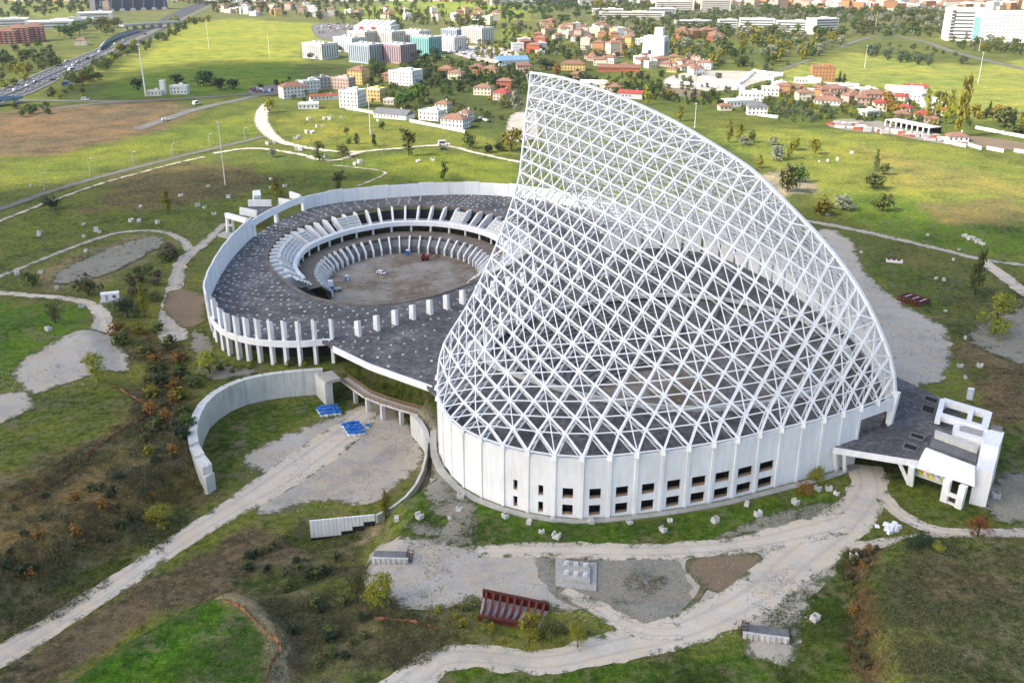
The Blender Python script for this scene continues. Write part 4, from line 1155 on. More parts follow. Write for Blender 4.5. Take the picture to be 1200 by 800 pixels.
BSETS = [
 ('rough white concrete block on the lawn below the panelled wall', 'concrete blocks along the arena wall', 1.05,
  [(507, 562), (540, 583), (538, 598), (527, 608), (592, 606), (647, 610), (693, 612), (738, 613), (785, 611), (838, 611), (635, 624), (777, 622), (888, 604), (932, 590), (958, 574), (971, 574), (980, 579), (990, 552), (465, 609), (492, 607), (620, 613), (652, 630), (875, 592)]),
 ('pale block on grass by the lower right track', 'blocks by the lower right track', 1.2, [(1000, 654), (955, 726), (1167, 583)]),
 ('pale block in the weeds behind the entrance terrace', 'blocks behind the terrace', 1.0, [(1125, 430), (1148, 430), (1131, 443), (1108, 365), (1131, 397), (1106, 329), (1097, 327), (1117, 305), (1124, 293), (1009, 296), (1087, 276)]),
 ('white stone block on the dark left meadow', 'blocks on the left meadow', 1.5, [(46, 276), (46, 273), (98, 264), (99, 278), (113, 271), (117, 273), (154, 260), (163, 260), (165, 243), (232, 242), (240, 244), (251, 252), (244, 219), (67, 339), (48, 320), (101, 295), (57, 387), (96, 360), (268, 232), (318, 211), (317, 221), (334, 219), (20, 322), (185, 262), (212, 230), (36, 219)]),
 ('small white block inside the pale footpath loop', 'blocks inside the footpath loop', 2.0, [(360, 156), (366, 156), (346, 163), (350, 162), (372, 149), (378, 149), (362, 141), (380, 140), (387, 140), (400, 138), (314, 169), (322, 168), (348, 176), (353, 176), (416, 193), (422, 192), (381, 184), (443, 142), (507, 188), (490, 190)]),
 ('white boulder on the bright right-hand meadow', 'boulders on the right meadow', 1.4, [(981, 188), (970, 189), (970, 252), (960, 190), (1043, 200), (998, 180)]),
]
for lab, grp, sc_, pts in BSETS:
    pts = sorted(pts)
    for k, (u, v) in enumerate(pts):
        p = at(u, v); o = link('concrete_block', BLK[R.randrange(4)], None, p, R.uniform(0, 6.28))
        s_ = sc_ * R.uniform(.62, 1.1); o.scale = (s_, s_, s_ * R.uniform(.8, 1.1)); tag(o, lab + ', ' + nth(k, len(pts)), 'block', grp)
for k in range(11):
    p = at(1129 + k * 2.3, 277 + k * 0.95 + R.uniform(-1, 1)); o = link('concrete_block', BLK[k % 4], None, p, R.uniform(0, 3)); o.scale = (1.1, 1.1, R.uniform(.7, 1.6))
    tag(o, 'grey stone in the broken row by the right footpath, ' + nth(k, 11), 'block', 'row of stones by the footpath')
# ------------------------------------------------------------------ steel frame lying below the gravel lot
def frame_corners(pts): return [at(u, v) for u, v in pts]
A_, B_, C_, D_ = frame_corners([(566, 700), (643, 716), (630, 739), (561, 727)])
rf = empty('steel_formwork', (0, 0, 0), 0, 'long rusty red open steel formwork frame lying among bushes at the gravel edge', 'steel frame')
up = Vector((0, 0, 1))
for (p, q), h in (((A_, B_), 1.9), ((D_, C_), 1.3)):
    b = MB(); b.beam(p + up * .3, q + up * .3, .3, .4); b.beam(p + up * h, q + up * h, .5, .35)
    for k in range(15): b.beam(p.lerp(q, k / 14) + up * .3, p.lerp(q, k / 14) + up * h, .16)
    b.build('side_truss', M['rust'], rf)
    b = MB(); dn = (q - p).normalized(); nn_ = Vector((-dn.y, dn.x, 0)) * .12
    b.add([p + nn_ + up * .4, q + nn_ + up * .4, q + nn_ + up * (h - .2), p + nn_ + up * (h - .2)], [(0, 1, 2, 3)]); b.build('side_plate', M['redp'], rf)
for k in range(9):
    f = 0.06 + k * 0.11; p, q = A_.lerp(B_, f), D_.lerp(C_, f); b = MB(); pts = []
    for i in range(9):
        w_ = i / 8; pts.append(p.lerp(q, w_) + up * (1.6 - 1.2 * math.sin(math.pi * w_)))
    for a, c in zip(pts[:-1], pts[1:]): b.beam(a, c, .42, .55)
    b.build('curved_rib', M['redp'], rf)
b = MB(); b.add([A_ + up * .12, B_ + up * .12, C_ + up * .12, D_ + up * .12], [(0, 1, 2, 3)]); b.build('base_plate', M['shade'], rf)
# red frames on the right
def red_rack(u, v, lx, ly, rz, lab, n=7):
    p = at(u, v); r = empty('steel_rack', p, rz, lab, 'steel frame')
    for y in (-ly / 2, ly / 2):
        b = MB(); b.beam((-lx / 2, y, .3), (lx / 2, y, .3), .4, .45); b.beam((-lx / 2, y, 1.8), (lx / 2, y, 1.8), .35, .4); 
        for k in range(n): x = -lx / 2 + lx * k / (n - 1); b.beam((x, y, .3), (x, y, 1.8), .25)
        b.build('side_frame', M['redp'], r)
    for k in range(n):
        x = -lx / 2 + lx * k / (n - 1); MB().beam((x, -ly / 2, 1.5), (x, ly / 2, 1.5), .5, .6).build('cross_beam', M['redp'] if k % 2 else M['rust'], r)
        if k % 2: MB().beam((x + .8, -ly / 3, 1.95), (x + .8, ly / 3, 1.95), .18, .2).build('pale_bar', M['steel'], r)
    return r
red_rack(1070, 354, 9, 6, -0.95, 'bright red steel rack left on the gravel by the right-hand footpath')
rr = empty('concrete_trough', at(1048, 307), -0.35, 'white concrete trough with three red discs near the right-hand footpath', 'trough')
MB().box(0, 0, 0, 6.5, 2.4, 0.9).build('trough_body', M['white'], rr)
for k in range(3): MB().tube((-2.2 + 1.9 * k, -.1, .85), (-2.2 + 1.9 * k, -.15, 1.5), 0.75, 0.7, 10).build('red_disc', M['redp'], rr)
o = MB().box(0, 0, 0, 6, .7, .5).build('timber_baulk', M['wood']); o.location = at(1092, 373); o.rotation_euler = (0, 0, -.05); tag(o, 'pale timber baulk on the gravel next to the red rack', 'timber')
# ------------------------------------------------------------------ slab with plinths
pc = at(676, 676)
sl = empty('foundation_slab', pc, 0.06, 'concrete foundation slab with six short stubs in the weedy gravel patch', 'slab')
c4 = [at(653, 655) - pc, at(701, 662) - pc, at(697, 694) - pc, at(650, 686) - pc]
MB().prism([(c.x, c.y) for c in c4], 0.05, 0.35).build('slab_base', M['shade'], sl)
c5 = [c * 0.68 + Vector((0, .3, 0)) for c in c4]
MB().prism([(c.x, c.y) for c in c5], 0.36, 1.15).build('raised_plinth', M['shade'], sl)
for i in range(3):
    for j in range(2):
        p = (c5[0].lerp(c5[1], .16 + .34 * i)).lerp(c5[3].lerp(c5[2], .16 + .34 * i), .22 + .52 * j)
        MB().box(p.x, p.y, 1.16, .85, .85, .75, 0.1, .85).build('stub', M['pale'], sl)
MB().box(c5[0].lerp(c5[1], .5).x, c5[0].lerp(c5[1], .5).y - 1.0, 1.16, .7, .7, .5).build('rusty_cap', M['rust'], sl)
# ribbed barrier segments with a rusty rack leaning on them
def barrier(u, v, rz, ln, lab):
    r = empty('concrete_barrier', at(u, v), rz, lab, 'barrier')
    MB().box(0, 0.9, -.1, ln, 2.6, 1.1).build('barrier_slab', M['tier'], r)
    MB().box(0, -.7, -.1, ln, .5, 1.35).build('barrier_face', M['stone'], r)
    n = int(ln / 1.0)
    for k in range(n): MB().box(-ln / 2 + (k + .5) * ln / n, -1.1, -.1, .22, .42, 1.4, 0, .8).build('rib', M['stone'], r)
    b = MB(); x = ln / 2 * (1 if ln < 8.0 else -1)
    for dx in (-.6, .6): b.beam((x + dx, -.5, 0), (x + dx + .4, 1.2, 2.3), .18)
    for k in range(5): b.beam((x - .6 + .08 * k, -.5 + .4 * k, .5 * k), (x + .6 + .08 * k, -.5 + .4 * k, .5 * k), .14)
    b.build('rusty_rack', M['rust'], r)
    return r
barrier(458, 657, -0.05, 7.6, 'ribbed concrete barrier with a rusty rack at the left end of the gravel lot')
barrier(897, 747, -0.2, 8.4, 'ribbed cream barrier with a dark red rack on the lower right gravel')
# tarp heap
tp = MB(); rr_ = random.Random(5)
for k in range(26): tp.box(rr_.gauss(0, 1.4), rr_.gauss(0, .9), 0, rr_.uniform(.5, 1.5), rr_.uniform(.4, 1.1), rr_.uniform(.3, 1.3), rr_.uniform(0, 3), rr_.uniform(.4, .8))
o = tp.build('rubble_heap', M['wrap']); o.location = at(1046, 618); tag(o, 'heap of white rubble bags on the grass triangle between the tracks', 'rubble', kind='stuff')
# ------------------------------------------------------------------ mesh fences
def mesh_fence(px, lab, h=1.1, mat='orange'):
    pts = [at(u, v) for u, v in px]
    l3 = resample(smooth_line([tuple(p) for p in pts], 5), max(6, int(sum((b_ - a_).length for a_, b_ in zip(pts[:-1], pts[1:])) / 2.2)))
    r = empty('barrier_fence', (0, 0, 0), 0, lab, 'fence')
    for i in range(len(l3) - 1):
        if R.random() < .08: continue
        a, c = Vector(l3[i]), Vector(l3[i + 1]); a.z = hz(a.x, a.y); c.z = hz(c.x, c.y); s1, s2 = R.uniform(.45, 1) * h, R.uniform(.45, 1) * h
        o1 = Vector((R.uniform(-.4, .4), R.uniform(-.4, .4), 0)); m_ = (a + c) / 2
        b = MB(); b.add([a, m_, c, c + o1 + up * s2, m_ + o1 * 1.5 + up * (min(s1, s2) * .75), a + o1 + up * s1], [(0, 1, 4, 5), (1, 2, 3, 4)]); b.build('mesh_panel', M[mat], r)
        MB().beam(a, a + up * (h * 1.05), .1).build('fence_post', M['rust'], r)
mesh_fence([(131, 452), (150, 462), (170, 476), (170, 490), (150, 500), (125, 517), (100, 538), (70, 566), (30, 580), (0, 596)], 'sagging orange mesh fence along the edge of the left grass bank')
mesh_fence([(262, 702), (275, 709), (288, 718), (305, 735), (326, 755), (328, 765), (318, 782), (312, 806)], 'faded orange mesh fence around the lower left green mound')
mesh_fence([(438, 726), (460, 727), (480, 729), (500, 733), (514, 737)], 'short bright orange mesh fence below the yellow trees', .9)
# ------------------------------------------------------------------ white site cabin
cp = at(130, 352)
cb = empty('site_cabin', cp, 0.32, 'white metal site cabin standing alone on the left meadow', 'cabin')
MB().box(0, 0, .3, 6.2, 2.6, 2.6).build('cabin_body', M['wrap'], cb); MB().box(0, 0, 2.91, 6.4, 2.8, .15).build('cabin_roof', M['steel'], cb)
MB().box(-1.2, -1.32, .45, .9, .06, 2.1).build('door', M['shade'], cb); MB().box(1.4, -1.32, 1.4, 1.1, .06, .9).build('window', M['glass'], cb)
MB().box(.4, -.5, 0, 8.2, 4.4, .28).build('cabin_slab', M['shade'], cb)
# ------------------------------------------------------------------ inside the dirt arena
def car(name, p, rz, mat, lab, grp=None, cat='car', van=False, parent_copy=None):
    r = empty(name, p, rz, lab, cat, grp)
    b = MB(); L_, W_, h = (5.2, 1.95, 2.1) if van else (4.1, 1.75, 1.45)
    prof = [(-L_ / 2, .35), (L_ / 2, .35), (L_ / 2, .85), (L_ * .3, .95), (L_ * .12, h), (-L_ * .42, h), (-L_ / 2, .95)]
    n = len(prof)
    b.add([(x, -W_ / 2, z) for x, z in prof] + [(x, W_ / 2, z) for x, z in prof], [tuple(range(n)), tuple(range(2 * n - 1, n - 1, -1))] + [(i, n + i, n + (i + 1) % n, (i + 1) % n) for i in range(n)])
    b.build('body', mat, r)
    g = MB(); g.hexa([(L_ * .29, -W_ * .44, .98), (L_ * .29, W_ * .44, .98), (L_ * .14, W_ * .42, h - .05), (L_ * .14, -W_ * .42, h - .05), (L_ * .31, -W_ * .44, 1.0), (L_ * .31, W_ * .44, 1.0), (L_ * .16, W_ * .42, h - .02), (L_ * .16, -W_ * .42, h - .02)]); g.build('windscreen', M['glass'], r)
    for y in (-1, 1):
        g = MB(); g.box(-L_ * .12, y * (W_ / 2 + .01), .98, L_ * .5, .04, h - 1.12); g.build('side_window', M['glass'], r)
        for x in (-L_ * .3, L_ * .3): MB().tube((x, y * (W_ / 2 - .2), .34), (x, y * (W_ / 2 + .03), .34), .34, .34, 10).build('wheel', M['dark'], r)
    return r
def inarena(u, v, z=-6.95): return Vector(P(u, v, z))
car('parked_car', inarena(447, 321), -0.55, M['wrap'], 'white car parked on the dirt floor of the open arena')
pk = empty('portable_cabin', inarena(388, 342), .3, 'tall blue and white portable cabin on the near edge of the arena floor', 'cabin')
MB().box(0, 0, 0, 2.0, 2.0, 2.6).build('cabin_body', M['blue'], pk); MB().box(0, 0, 2.61, 2.1, 2.1, 2.2, 0, .9).build('cabin_top', M['wrap'], pk)
pk = empty('handcart', inarena(395, 341), .3, 'small pale cart beside the blue and white cabin in the arena', 'cart')
MB().box(0, 0, .5, 3.2, 1.4, .9).build('cart_bed', M['pale'], pk)
for x in (-1, 1):
    for y in (-.75, .75): MB().tube((x, y - .1, .45), (x, y + .1, .45), .45, .45, 8).build('wheel', M['dark'], pk)
pk = empty('portable_toilet', inarena(407, 329), .5, 'small blue portable toilet further back on the arena floor', 'toilet')
MB().box(0, 0, 0, 1.4, 1.4, 2.1).build('cabin_body', M['blue'], pk); MB().box(0, 0, 2.11, 1.5, 1.5, .35, 0, .6).build('cabin_roof', M['wrap'], pk); MB().box(0, -.72, .2, .8, .04, 1.7).build('door', M['wrap'], pk)
pk = empty('portable_toilet', inarena(478, 299), .2, 'teal portable toilet at the far end of the arena floor', 'toilet')
MB().box(0, 0, 0, 1.5, 1.5, 2.3).build('cabin_body', M['blue'], pk); MB().box(0, 0, 2.31, 1.6, 1.6, .35, 0, .6).build('cabin_roof', M['wrap'], pk)
pk = empty('site_machine', inarena(498, 305), .25, 'red site machine with an arm at the far side of the arena floor', 'machine')
MB().box(0, 0, .5, 3.4, 2.0, 1.4).build('chassis', M['redp'], pk); MB().box(-.6, 0, 1.91, 1.4, 1.6, 1.3, 0, .85).build('cab', M['redp'], pk)
MB().beam((1.5, 0, 1.5), (4.2, .2, 3.0), .4).build('arm', M['redp'], pk); MB().beam((4.2, .2, 3.0), (6.4, .3, .8), .35).build('arm', M['redp'], pk)
for x in (-1.1, 1.1):
    for y in (-1, 1): MB().tube((x, y * .9, .5), (x, y * 1.2, .5), .5, .5, 10).build('wheel', M['dark'], pk)
# ------------------------------------------------------------------ entrance terrace on the right
te = empty('entrance_terrace', (FX, FY, 0), ROTZ, 'white entrance terrace with stepped openings and leg frames at the right end of the arena', 'terrace')
def lp(u, v, z): return PL(u, v, z)
ZD = 7.0
deckp = [lp(976, 523, ZD), lp(1076, 540, ZD), lp(1150, 560, ZD), lp(1158, 520, ZD), lp(1112, 470, ZD), lp(1050, 441, ZD), (10, -16), (9, 14)]
MB().prism(deckp, ZD - 1.0, ZD).build('terrace_deck', M['deck'], te)
f0, f1 = lp(976, 526, ZD), lp(1076, 542, ZD)
b = MB(); b.beam((f0[0], f0[1], ZD - .3), (f1[0], f1[1], ZD - .3), .5, 1.5); b.build('deck_fascia', M['white'], te)
def boxpx(name, u0, v0, u1, v1, z0, z1, th, mat='white', zt=None):
    a, c = lp(u0, v0, z1), lp(u1, v1, z1); bb = MB()
    a, c = Vector((a[0], a[1])), Vector((c[0], c[1])); d = (c - a).normalized(); n_ = Vector((-d.y, d.x)) * th / 2
    bb.prism([a - n_, c - n_, c + n_, a + n_], z0, z1)
    return bb.build(name, M[mat], te)
# box beam over the front, its trough and right end wall
a = [lp(1085, 521, 11), lp(1143, 543, 11)]
tq = MB()
g0, g1 = lp(1074, 540, 7.5), lp(1144, 562, 7.5); h0, h1 = lp(1086, 523, 10.6), lp(1144, 545, 10.6)
tq.hexa([(g0[0], g0[1], 5.6), (g1[0], g1[1], 5.6), (g1[0], g1[1] - .6, 5.6), (g0[0], g0[1] - .6, 5.6), (h0[0], h0[1] + .8, 10.4), (h1[0], h1[1] + .8, 10.4), (h1[0], h1[1], 10.4), (h0[0], h0[1], 10.4)])
tq.build('slanted_parapet', M['white'], te)
MB().prism([lp(1090, 519, 8), lp(1144, 539, 8), lp(1148, 528, 8), lp(1093, 509, 8)], ZD + .01, ZD + .5).build('trough_floor', M['tier'], te)
MB().prism([lp(1096, 507, 9), lp(1146, 525, 9), lp(1147, 521, 9), lp(1096, 503, 9)], ZD, 9.0).build('trough_wall', M['pale'], te)
MB().prism([lp(1150, 520, 9.5), lp(1171, 524, 9.5), lp(1164, 553, 9.5), lp(1144, 548, 9.5)], -.4, 9.5).build('end_block', M['white'], te)
MB().prism([lp(1158, 503, 12.5), lp(1177, 506, 12.5), lp(1171, 524, 12.5), lp(1152, 519, 12.5)], -.4, 12.5).build('stair_tower', M['white'], te)
MB().prism([lp(1162, 498, 12.6), lp(1175, 501, 12.6), lp(1174, 506, 12.6), lp(1161, 503, 12.6)], 12.51, 12.9).build('tower_cap', M['tier'], te)
# curved tongue
tg = [lp(1117, 500, 9), lp(1121, 497.5, 9), lp(1130, 498.5, 9), lp(1158, 505, 9), lp(1172, 509, 9), lp(1150, 522, 9), lp(1146, 516, 9), lp(1119, 509, 9), lp(1116, 505, 9)]
MB().prism(tg, 6.5, 9.3).build('curved_parapet', M['white'], te)
tg2 = [lp(1124, 501, 9), lp(1131, 501, 9), lp(1152, 506.5, 9), lp(1150, 513, 9), lp(1124, 506, 9)]
MB().prism(tg2, 9.31, 9.5).build('tongue_floor', M['shade'], te)
# open frame at the back
for (u0, v0, u1, v1, th) in [(1105, 467, 1159, 483, 1.7), (1100, 484, 1152, 499, 1.7), (1105, 467, 1099, 490, 1.3), (1139, 477, 1135, 495, 1.2), (1159, 482, 1153, 503, 1.6)]:
    boxpx('frame_beam', u0, v0, u1, v1, 8.2 + .01 * th, 9.8 + .02 * th, th)
for u, v in [(1106, 470), (1157, 485), (1137, 495)]:
    s_, t_ = lp(u, v, 9); MB().box(s_, t_, -.4, 1.3, 1.3, 8.5).build('frame_leg', M['white'], te)
# roof lights
for (q4) in [[(1068, 507), (1085, 512), (1081, 517), (1066, 512)], [(1061, 519), (1077, 524), (1073, 530), (1057, 525)], [(1085, 464), (1100, 469), (1097, 474), (1082, 469)], [(1082, 474), (1096, 478), (1094, 487), (1079, 482)]]:
    pts = [lp(u, v, ZD) for u, v in q4]
    MB().prism(pts, ZD + .02, ZD + .06).build('opening', M['dark'], te)
    b = MB()
    for p, q in zip(pts, pts[1:] + pts[:1]): b.beam((p[0], p[1], ZD + .2), (q[0], q[1], ZD + .2), .35, .4)
    b.build('opening_kerb', M['tier'], te)
# legs
def leg(u0, v0, z0, u1, v1, z1, w, name='leg', mat='white'):
    a, c = lp(u0, v0, z0), lp(u1, v1, z1); MB().beam((a[0], a[1], z0), (c[0], c[1], z1), w, w * 1.2).build(name, M[mat], te)
for du in (0, 16):
    leg(1106 + du * 1.05, 588 + du * .5, -.3, 1111 + du * 1.15, 562 + du * .42, 5.8, 1.3)
leg(1108, 577, 2.6, 1126, 584, 2.6, .7, 'cross_bar'); leg(1105.5, 586, .1, 1125, 595, .1, .6, 'cross_bar')
leg(1065, 568, -.3, 1068, 545, 6.0, 1.0); leg(1065, 567, .2, 1053, 540, 6.2, .7, 'brace'); leg(1068, 570, -.3, 1070, 547, 6.0, .8)
leg(980, 552, -.3, 979, 530, 6.0, 1.0); leg(990, 553, -.3, 990, 532, 6.0, .8)
# painted wall below the front beam: patches of colour
w0, w1 = lp(1072, 549, 4.2), lp(1109, 562, 4.2)
MB().beam((w0[0], w0[1], 3.9), (w1[0], w1[1], 3.9), .3, 2.6).build('painted_wall', M['pale'], te)
GC_ = [(0.05, .05, .05), (.75, .72, .7), (.08, .35, .6), (.1, .5, .55), (.75, .35, .08), (.1, .55, .25), (.6, .65, .1), (.7, .45, .5)]
for k, c in enumerate(GC_): M['paint%d' % k] = plain('wall_paint', c, .6, .2, 2)
wd = Vector((w1[0] - w0[0], w1[1] - w0[1])); wn = Vector((-wd.y, wd.x)).normalized()
if wn.y < 0: wn = -wn
for k in range(26):
    f = (k + R.random()) / 26; p = Vector(w0) + wd * f + wn * .17; dd = wd.normalized()
    b = MB(); n = 9; r_ = R.uniform(.35, .75); z = 3.9 + R.uniform(-.5, .5)
    b.add([(p.x + dd.x * r_ * math.cos(i * .698) * R.uniform(.7, 1.2) + wn.x * .004 * k, p.y + dd.y * r_ * math.cos(i * .698) + wn.y * .004 * k, z + r_ * .9 * math.sin(i * .698)) for i in range(n)], [tuple(range(n))])
    b.build('painted_patch', M['paint%d' % R.randrange(8)], te)
o = MB().tube((0, 0, 0), (0, 0, 3.2), .9, .9, 12).build('water_tank', M['wrap']); o.location = at(1136, 467); tag(o, 'upright pale cylindrical tank on the grass behind the terrace frame', 'tank')
# ------------------------------------------------------------------ matching entrance of the open arena
te2 = empty('entrance_terrace', (FX, FY, 0), ROTZ, 'small white entrance frame with a tower block behind the left parapet', 'terrace')
def f2(name, u0, v0, z0, u1, v1, z1, w, h=None):
    a, c = lp(u0, v0, z0), lp(u1, v1, z1); MB().beam((a[0], a[1], z0), (c[0], c[1], z1), w, h or w).build(name, M['white'], te2)
f2("frame_beam", 265, 252, 8.5, 290, 259, 8.5, 1.6, 2.2); f2('frame_leg', 267, 274, 0, 266, 253, 8, 1.1); f2('frame_leg', 274, 273, 0, 272, 255, 8, 1.1); f2('cross_bar', 267, 264, 4, 274, 264, 4, .7)
f2('slanted_wall', 281, 247, 10, 301, 251, 9, .7, 3.5); f2('tower_block', 301, 240, 6, 301, 226, 13, 3.4, 3.4); f2('low_wall', 291, 238, 9, 318, 238, 9, 1.2, 3.0)
f2('low_wall', 327, 236, 9, 340, 238, 9, 1.0, 3.2); f2('low_wall', 340, 228, 10, 352, 232, 10, 1.0, 3.2)
MB().prism([lp(284, 247, 7), lp(300, 237, 7), lp(322, 245, 7), lp(303, 256, 7)], 6.0, 7.0).build('terrace_deck', M['deck'], te2)
MB().prism([lp(255, 276, .5), lp(262, 272, .5), lp(278, 275, .5), lp(272, 280, .5)], -.3, .9).build('stone_base', M['shade'], te2)
# ================================================================== trees
def leaf_quad(b, c, n, s, r):
    n = n.normalized(); t1 = n.orthogonal().normalized(); a = r.uniform(0, 6.28)
    t2 = n.cross(t1); u = (t1 * math.cos(a) + t2 * math.sin(a)) * s; v = (t2 * math.cos(a) - t1 * math.sin(a)) * s * r.uniform(.5, .8)
    o = len(b.v); b.v.extend([tuple(c - u - v * .4), tuple(c + u * .2 - v), tuple(c + u + v * .3), tuple(c - u * .1 + v)])
    b.f.append((o, o + 1, o + 2, o + 3)); b.mi.append(0)
def crown_mesh(name, lobes, nclump, per, ls, mat, seed, spread=0.05):
    """leaf clumps over and inside a set of lobes (x, y, z, rx, rz), unit tree"""
    r = random.Random(seed); b = MB(); wts = [l[3] * l[3] * l[4] for l in lobes]
    for _ in range(nclump):
        l = r.choices(lobes, wts)[0]
        while True:
            d = Vector((r.gauss(0, 1), r.gauss(0, 1), r.gauss(0, 1)))
            if d.length > .1: break
        d.normalize(); k = r.random() ** 0.35
        if d.z < -0.3 and r.random() < .5: d.z = -d.z
        p = Vector((l[0] + d.x * l[3] * k, l[1] + d.y * l[3] * k, l[2] + d.z * l[4] * k))
        for _ in range(per):
            q = p + Vector((r.gauss(0, spread), r.gauss(0, spread), r.gauss(0, spread * .7)))
            leaf_quad(b, q, d + Vector((r.gauss(0, .6), r.gauss(0, .6), r.gauss(0.35, .5))), ls * r.uniform(.6, 1.3), r)
    return b.mesh(name, mat)
def trunk_mesh(h0, seed, w=0.03, mat=None):
    r = random.Random(seed); b = MB()
    b.tube((0, 0, -0.03), (r.uniform(-.02, .02), 0, h0), w, w * .7, 6)
    for k in range(4):
        a = k * 1.6 + r.random(); z = h0 * r.uniform(.6, 1.0)
        b.tube((0, 0, z), (math.cos(a) * .22, math.sin(a) * .22, z + r.uniform(.2, .4)), w * .6, w * .2, 5)
    return b.mesh('trunk', M['bark'])
M['bark'] = plain('bark', (0.075, 0.058, 0.042), .9, .3, 3)
LEAF = {
 'green': ((0.035, 0.065, 0.010), (0.065, 0.115, 0.018), (0.115, 0.18, 0.03)),
 'dark': ((0.016, 0.03, 0.012), (0.028, 0.05, 0.018), (0.05, 0.085, 0.03)),
 'yellow': ((0.13, 0.13, 0.012), (0.22, 0.21, 0.018), (0.34, 0.31, 0.035)),
 'olive': ((0.06, 0.075, 0.018), (0.10, 0.12, 0.03), (0.17, 0.185, 0.055)),
 'silver': ((0.13, 0.145, 0.085), (0.23, 0.24, 0.16), (0.34, 0.345, 0.25)),
 'orange': ((0.15, 0.08, 0.015), (0.25, 0.135, 0.025), (0.36, 0.20, 0.04)),
 'grove': ((0.05, 0.08, 0.035), (0.095, 0.135, 0.065), (0.15, 0.19, 0.105)),
 'pine': ((0.03, 0.06, 0.012), (0.06, 0.115, 0.022), (0.11, 0.18, 0.035)),
 'weed': ((0.055, 0.062, 0.02), (0.095, 0.095, 0.035), (0.15, 0.135, 0.06)),
 'dryweed': ((0.075, 0.065, 0.032), (0.12, 0.1, 0.05), (0.19, 0.155, 0.085)),
 'lawn': ((0.03, 0.065, 0.006), (0.055, 0.11, 0.012), (0.1, 0.16, 0.025)),
}
for k, c in LEAF.items(): M['leaf_' + k] = leaf_material('foliage_' + k, c)
def lobes_for(shape, seed):
    r = random.Random(seed)
    if shape == 'round': return [(0, 0, .52, .38, .42)] + [(math.cos(a) * .28, math.sin(a) * .28, r.uniform(.2, .74), r.uniform(.18, .26), r.uniform(.16, .24)) for a in [r.uniform(0, 6.28) for _ in range(8)]]
    if shape == 'poplar': return [(r.uniform(-.08, .08), r.uniform(-.08, .08), z, .38 * (1 - abs(z - .45) * 1.25) + .05, .13) for z in [.14, .24, .34, .44, .54, .64, .74, .84, .93]]
    if shape == 'bush': return [(math.cos(a) * q, math.sin(a) * q, r.uniform(.15, .6), r.uniform(.18, .32), r.uniform(.2, .36)) for a, q in [(r.uniform(0, 6.28), r.uniform(0, .32)) for _ in range(9)]]
    if shape == 'pine': return [(math.cos(a) * q, math.sin(a) * q, r.uniform(.74, .84), r.uniform(.16, .26), r.uniform(.10, .15)) for a, q in [(r.uniform(0, 6.28), r.uniform(0, .34)) for _ in range(11)]]
    if shape == 'wispy': return [(math.cos(a) * q, math.sin(a) * q, r.uniform(.15, .88), r.uniform(.12, .24), r.uniform(.13, .22)) for a, q in [(r.uniform(0, 6.28), r.uniform(0.05, .34)) for _ in range(14)]]
TM = {}
def tree_meshes(shape, leaf, fine):
    k = (shape, leaf, fine)
    if k not in TM:
        out = []
        for s in range(3 if not fine else 2):
            sd = hash((shape, leaf)) % 97 if False else sum(map(ord, shape + leaf)) + 31 * s
            nc, per, ls, sp = (330, 9, .022, .035) if fine else (120, 5, .055, .05)
            if shape == 'wispy': nc = int(nc * .8)
            if shape == 'poplar' : sp *= .8
            out.append((crown_mesh('crown', lobes_for(shape, sd), nc, per, ls, M['leaf_' + leaf], sd, sp), trunk_mesh({'round': .45, 'poplar': .8, 'bush': .2, 'pine': .72, 'wispy': .6}[shape], sd, {'pine': .02, 'poplar': .05}.get(shape, .03))))
        TM[k] = out
    return TM[k]
NTREE = [0]
def tree(u, v, hpx, wpx, shape, leaf, label, grp=None, name=None, pos=None, hw=None, cat='tree'):
    p = pos if pos is not None else at(u, v)
    dist = math.sqrt(p[0] ** 2 + p[1] ** 2 + CH ** 2)
    if hw is None:
        mpp = dist / FPX
        w = wpx * mpp; h = max(hpx * mpp / 0.94 * 1.0, 0.6)
        sl = CH / dist; h = max((hpx * mpp - w * sl * .2) / math.sqrt(1 - sl * sl) * 1.04, w * .5); w *= 1.12
    else: h, w = hw
    fine = (p[1] < 330) and hpx >= 12
    cm, tm = R.choice(tree_meshes(shape, leaf, fine))
    nm = name or {'round': 'tree', 'poplar': 'poplar_tree', 'bush': 'shrub', 'pine': 'pine_tree', 'wispy': 'young_tree'}[shape]
    r = empty(nm, p, R.uniform(0, 6.28), label, 'shrub' if shape == 'bush' and h < 4 else cat, grp)
    r.scale = (w, w, h)
    link('crown', cm, r); link('trunk', tm, r)
    NTREE[0] += 1
    return r
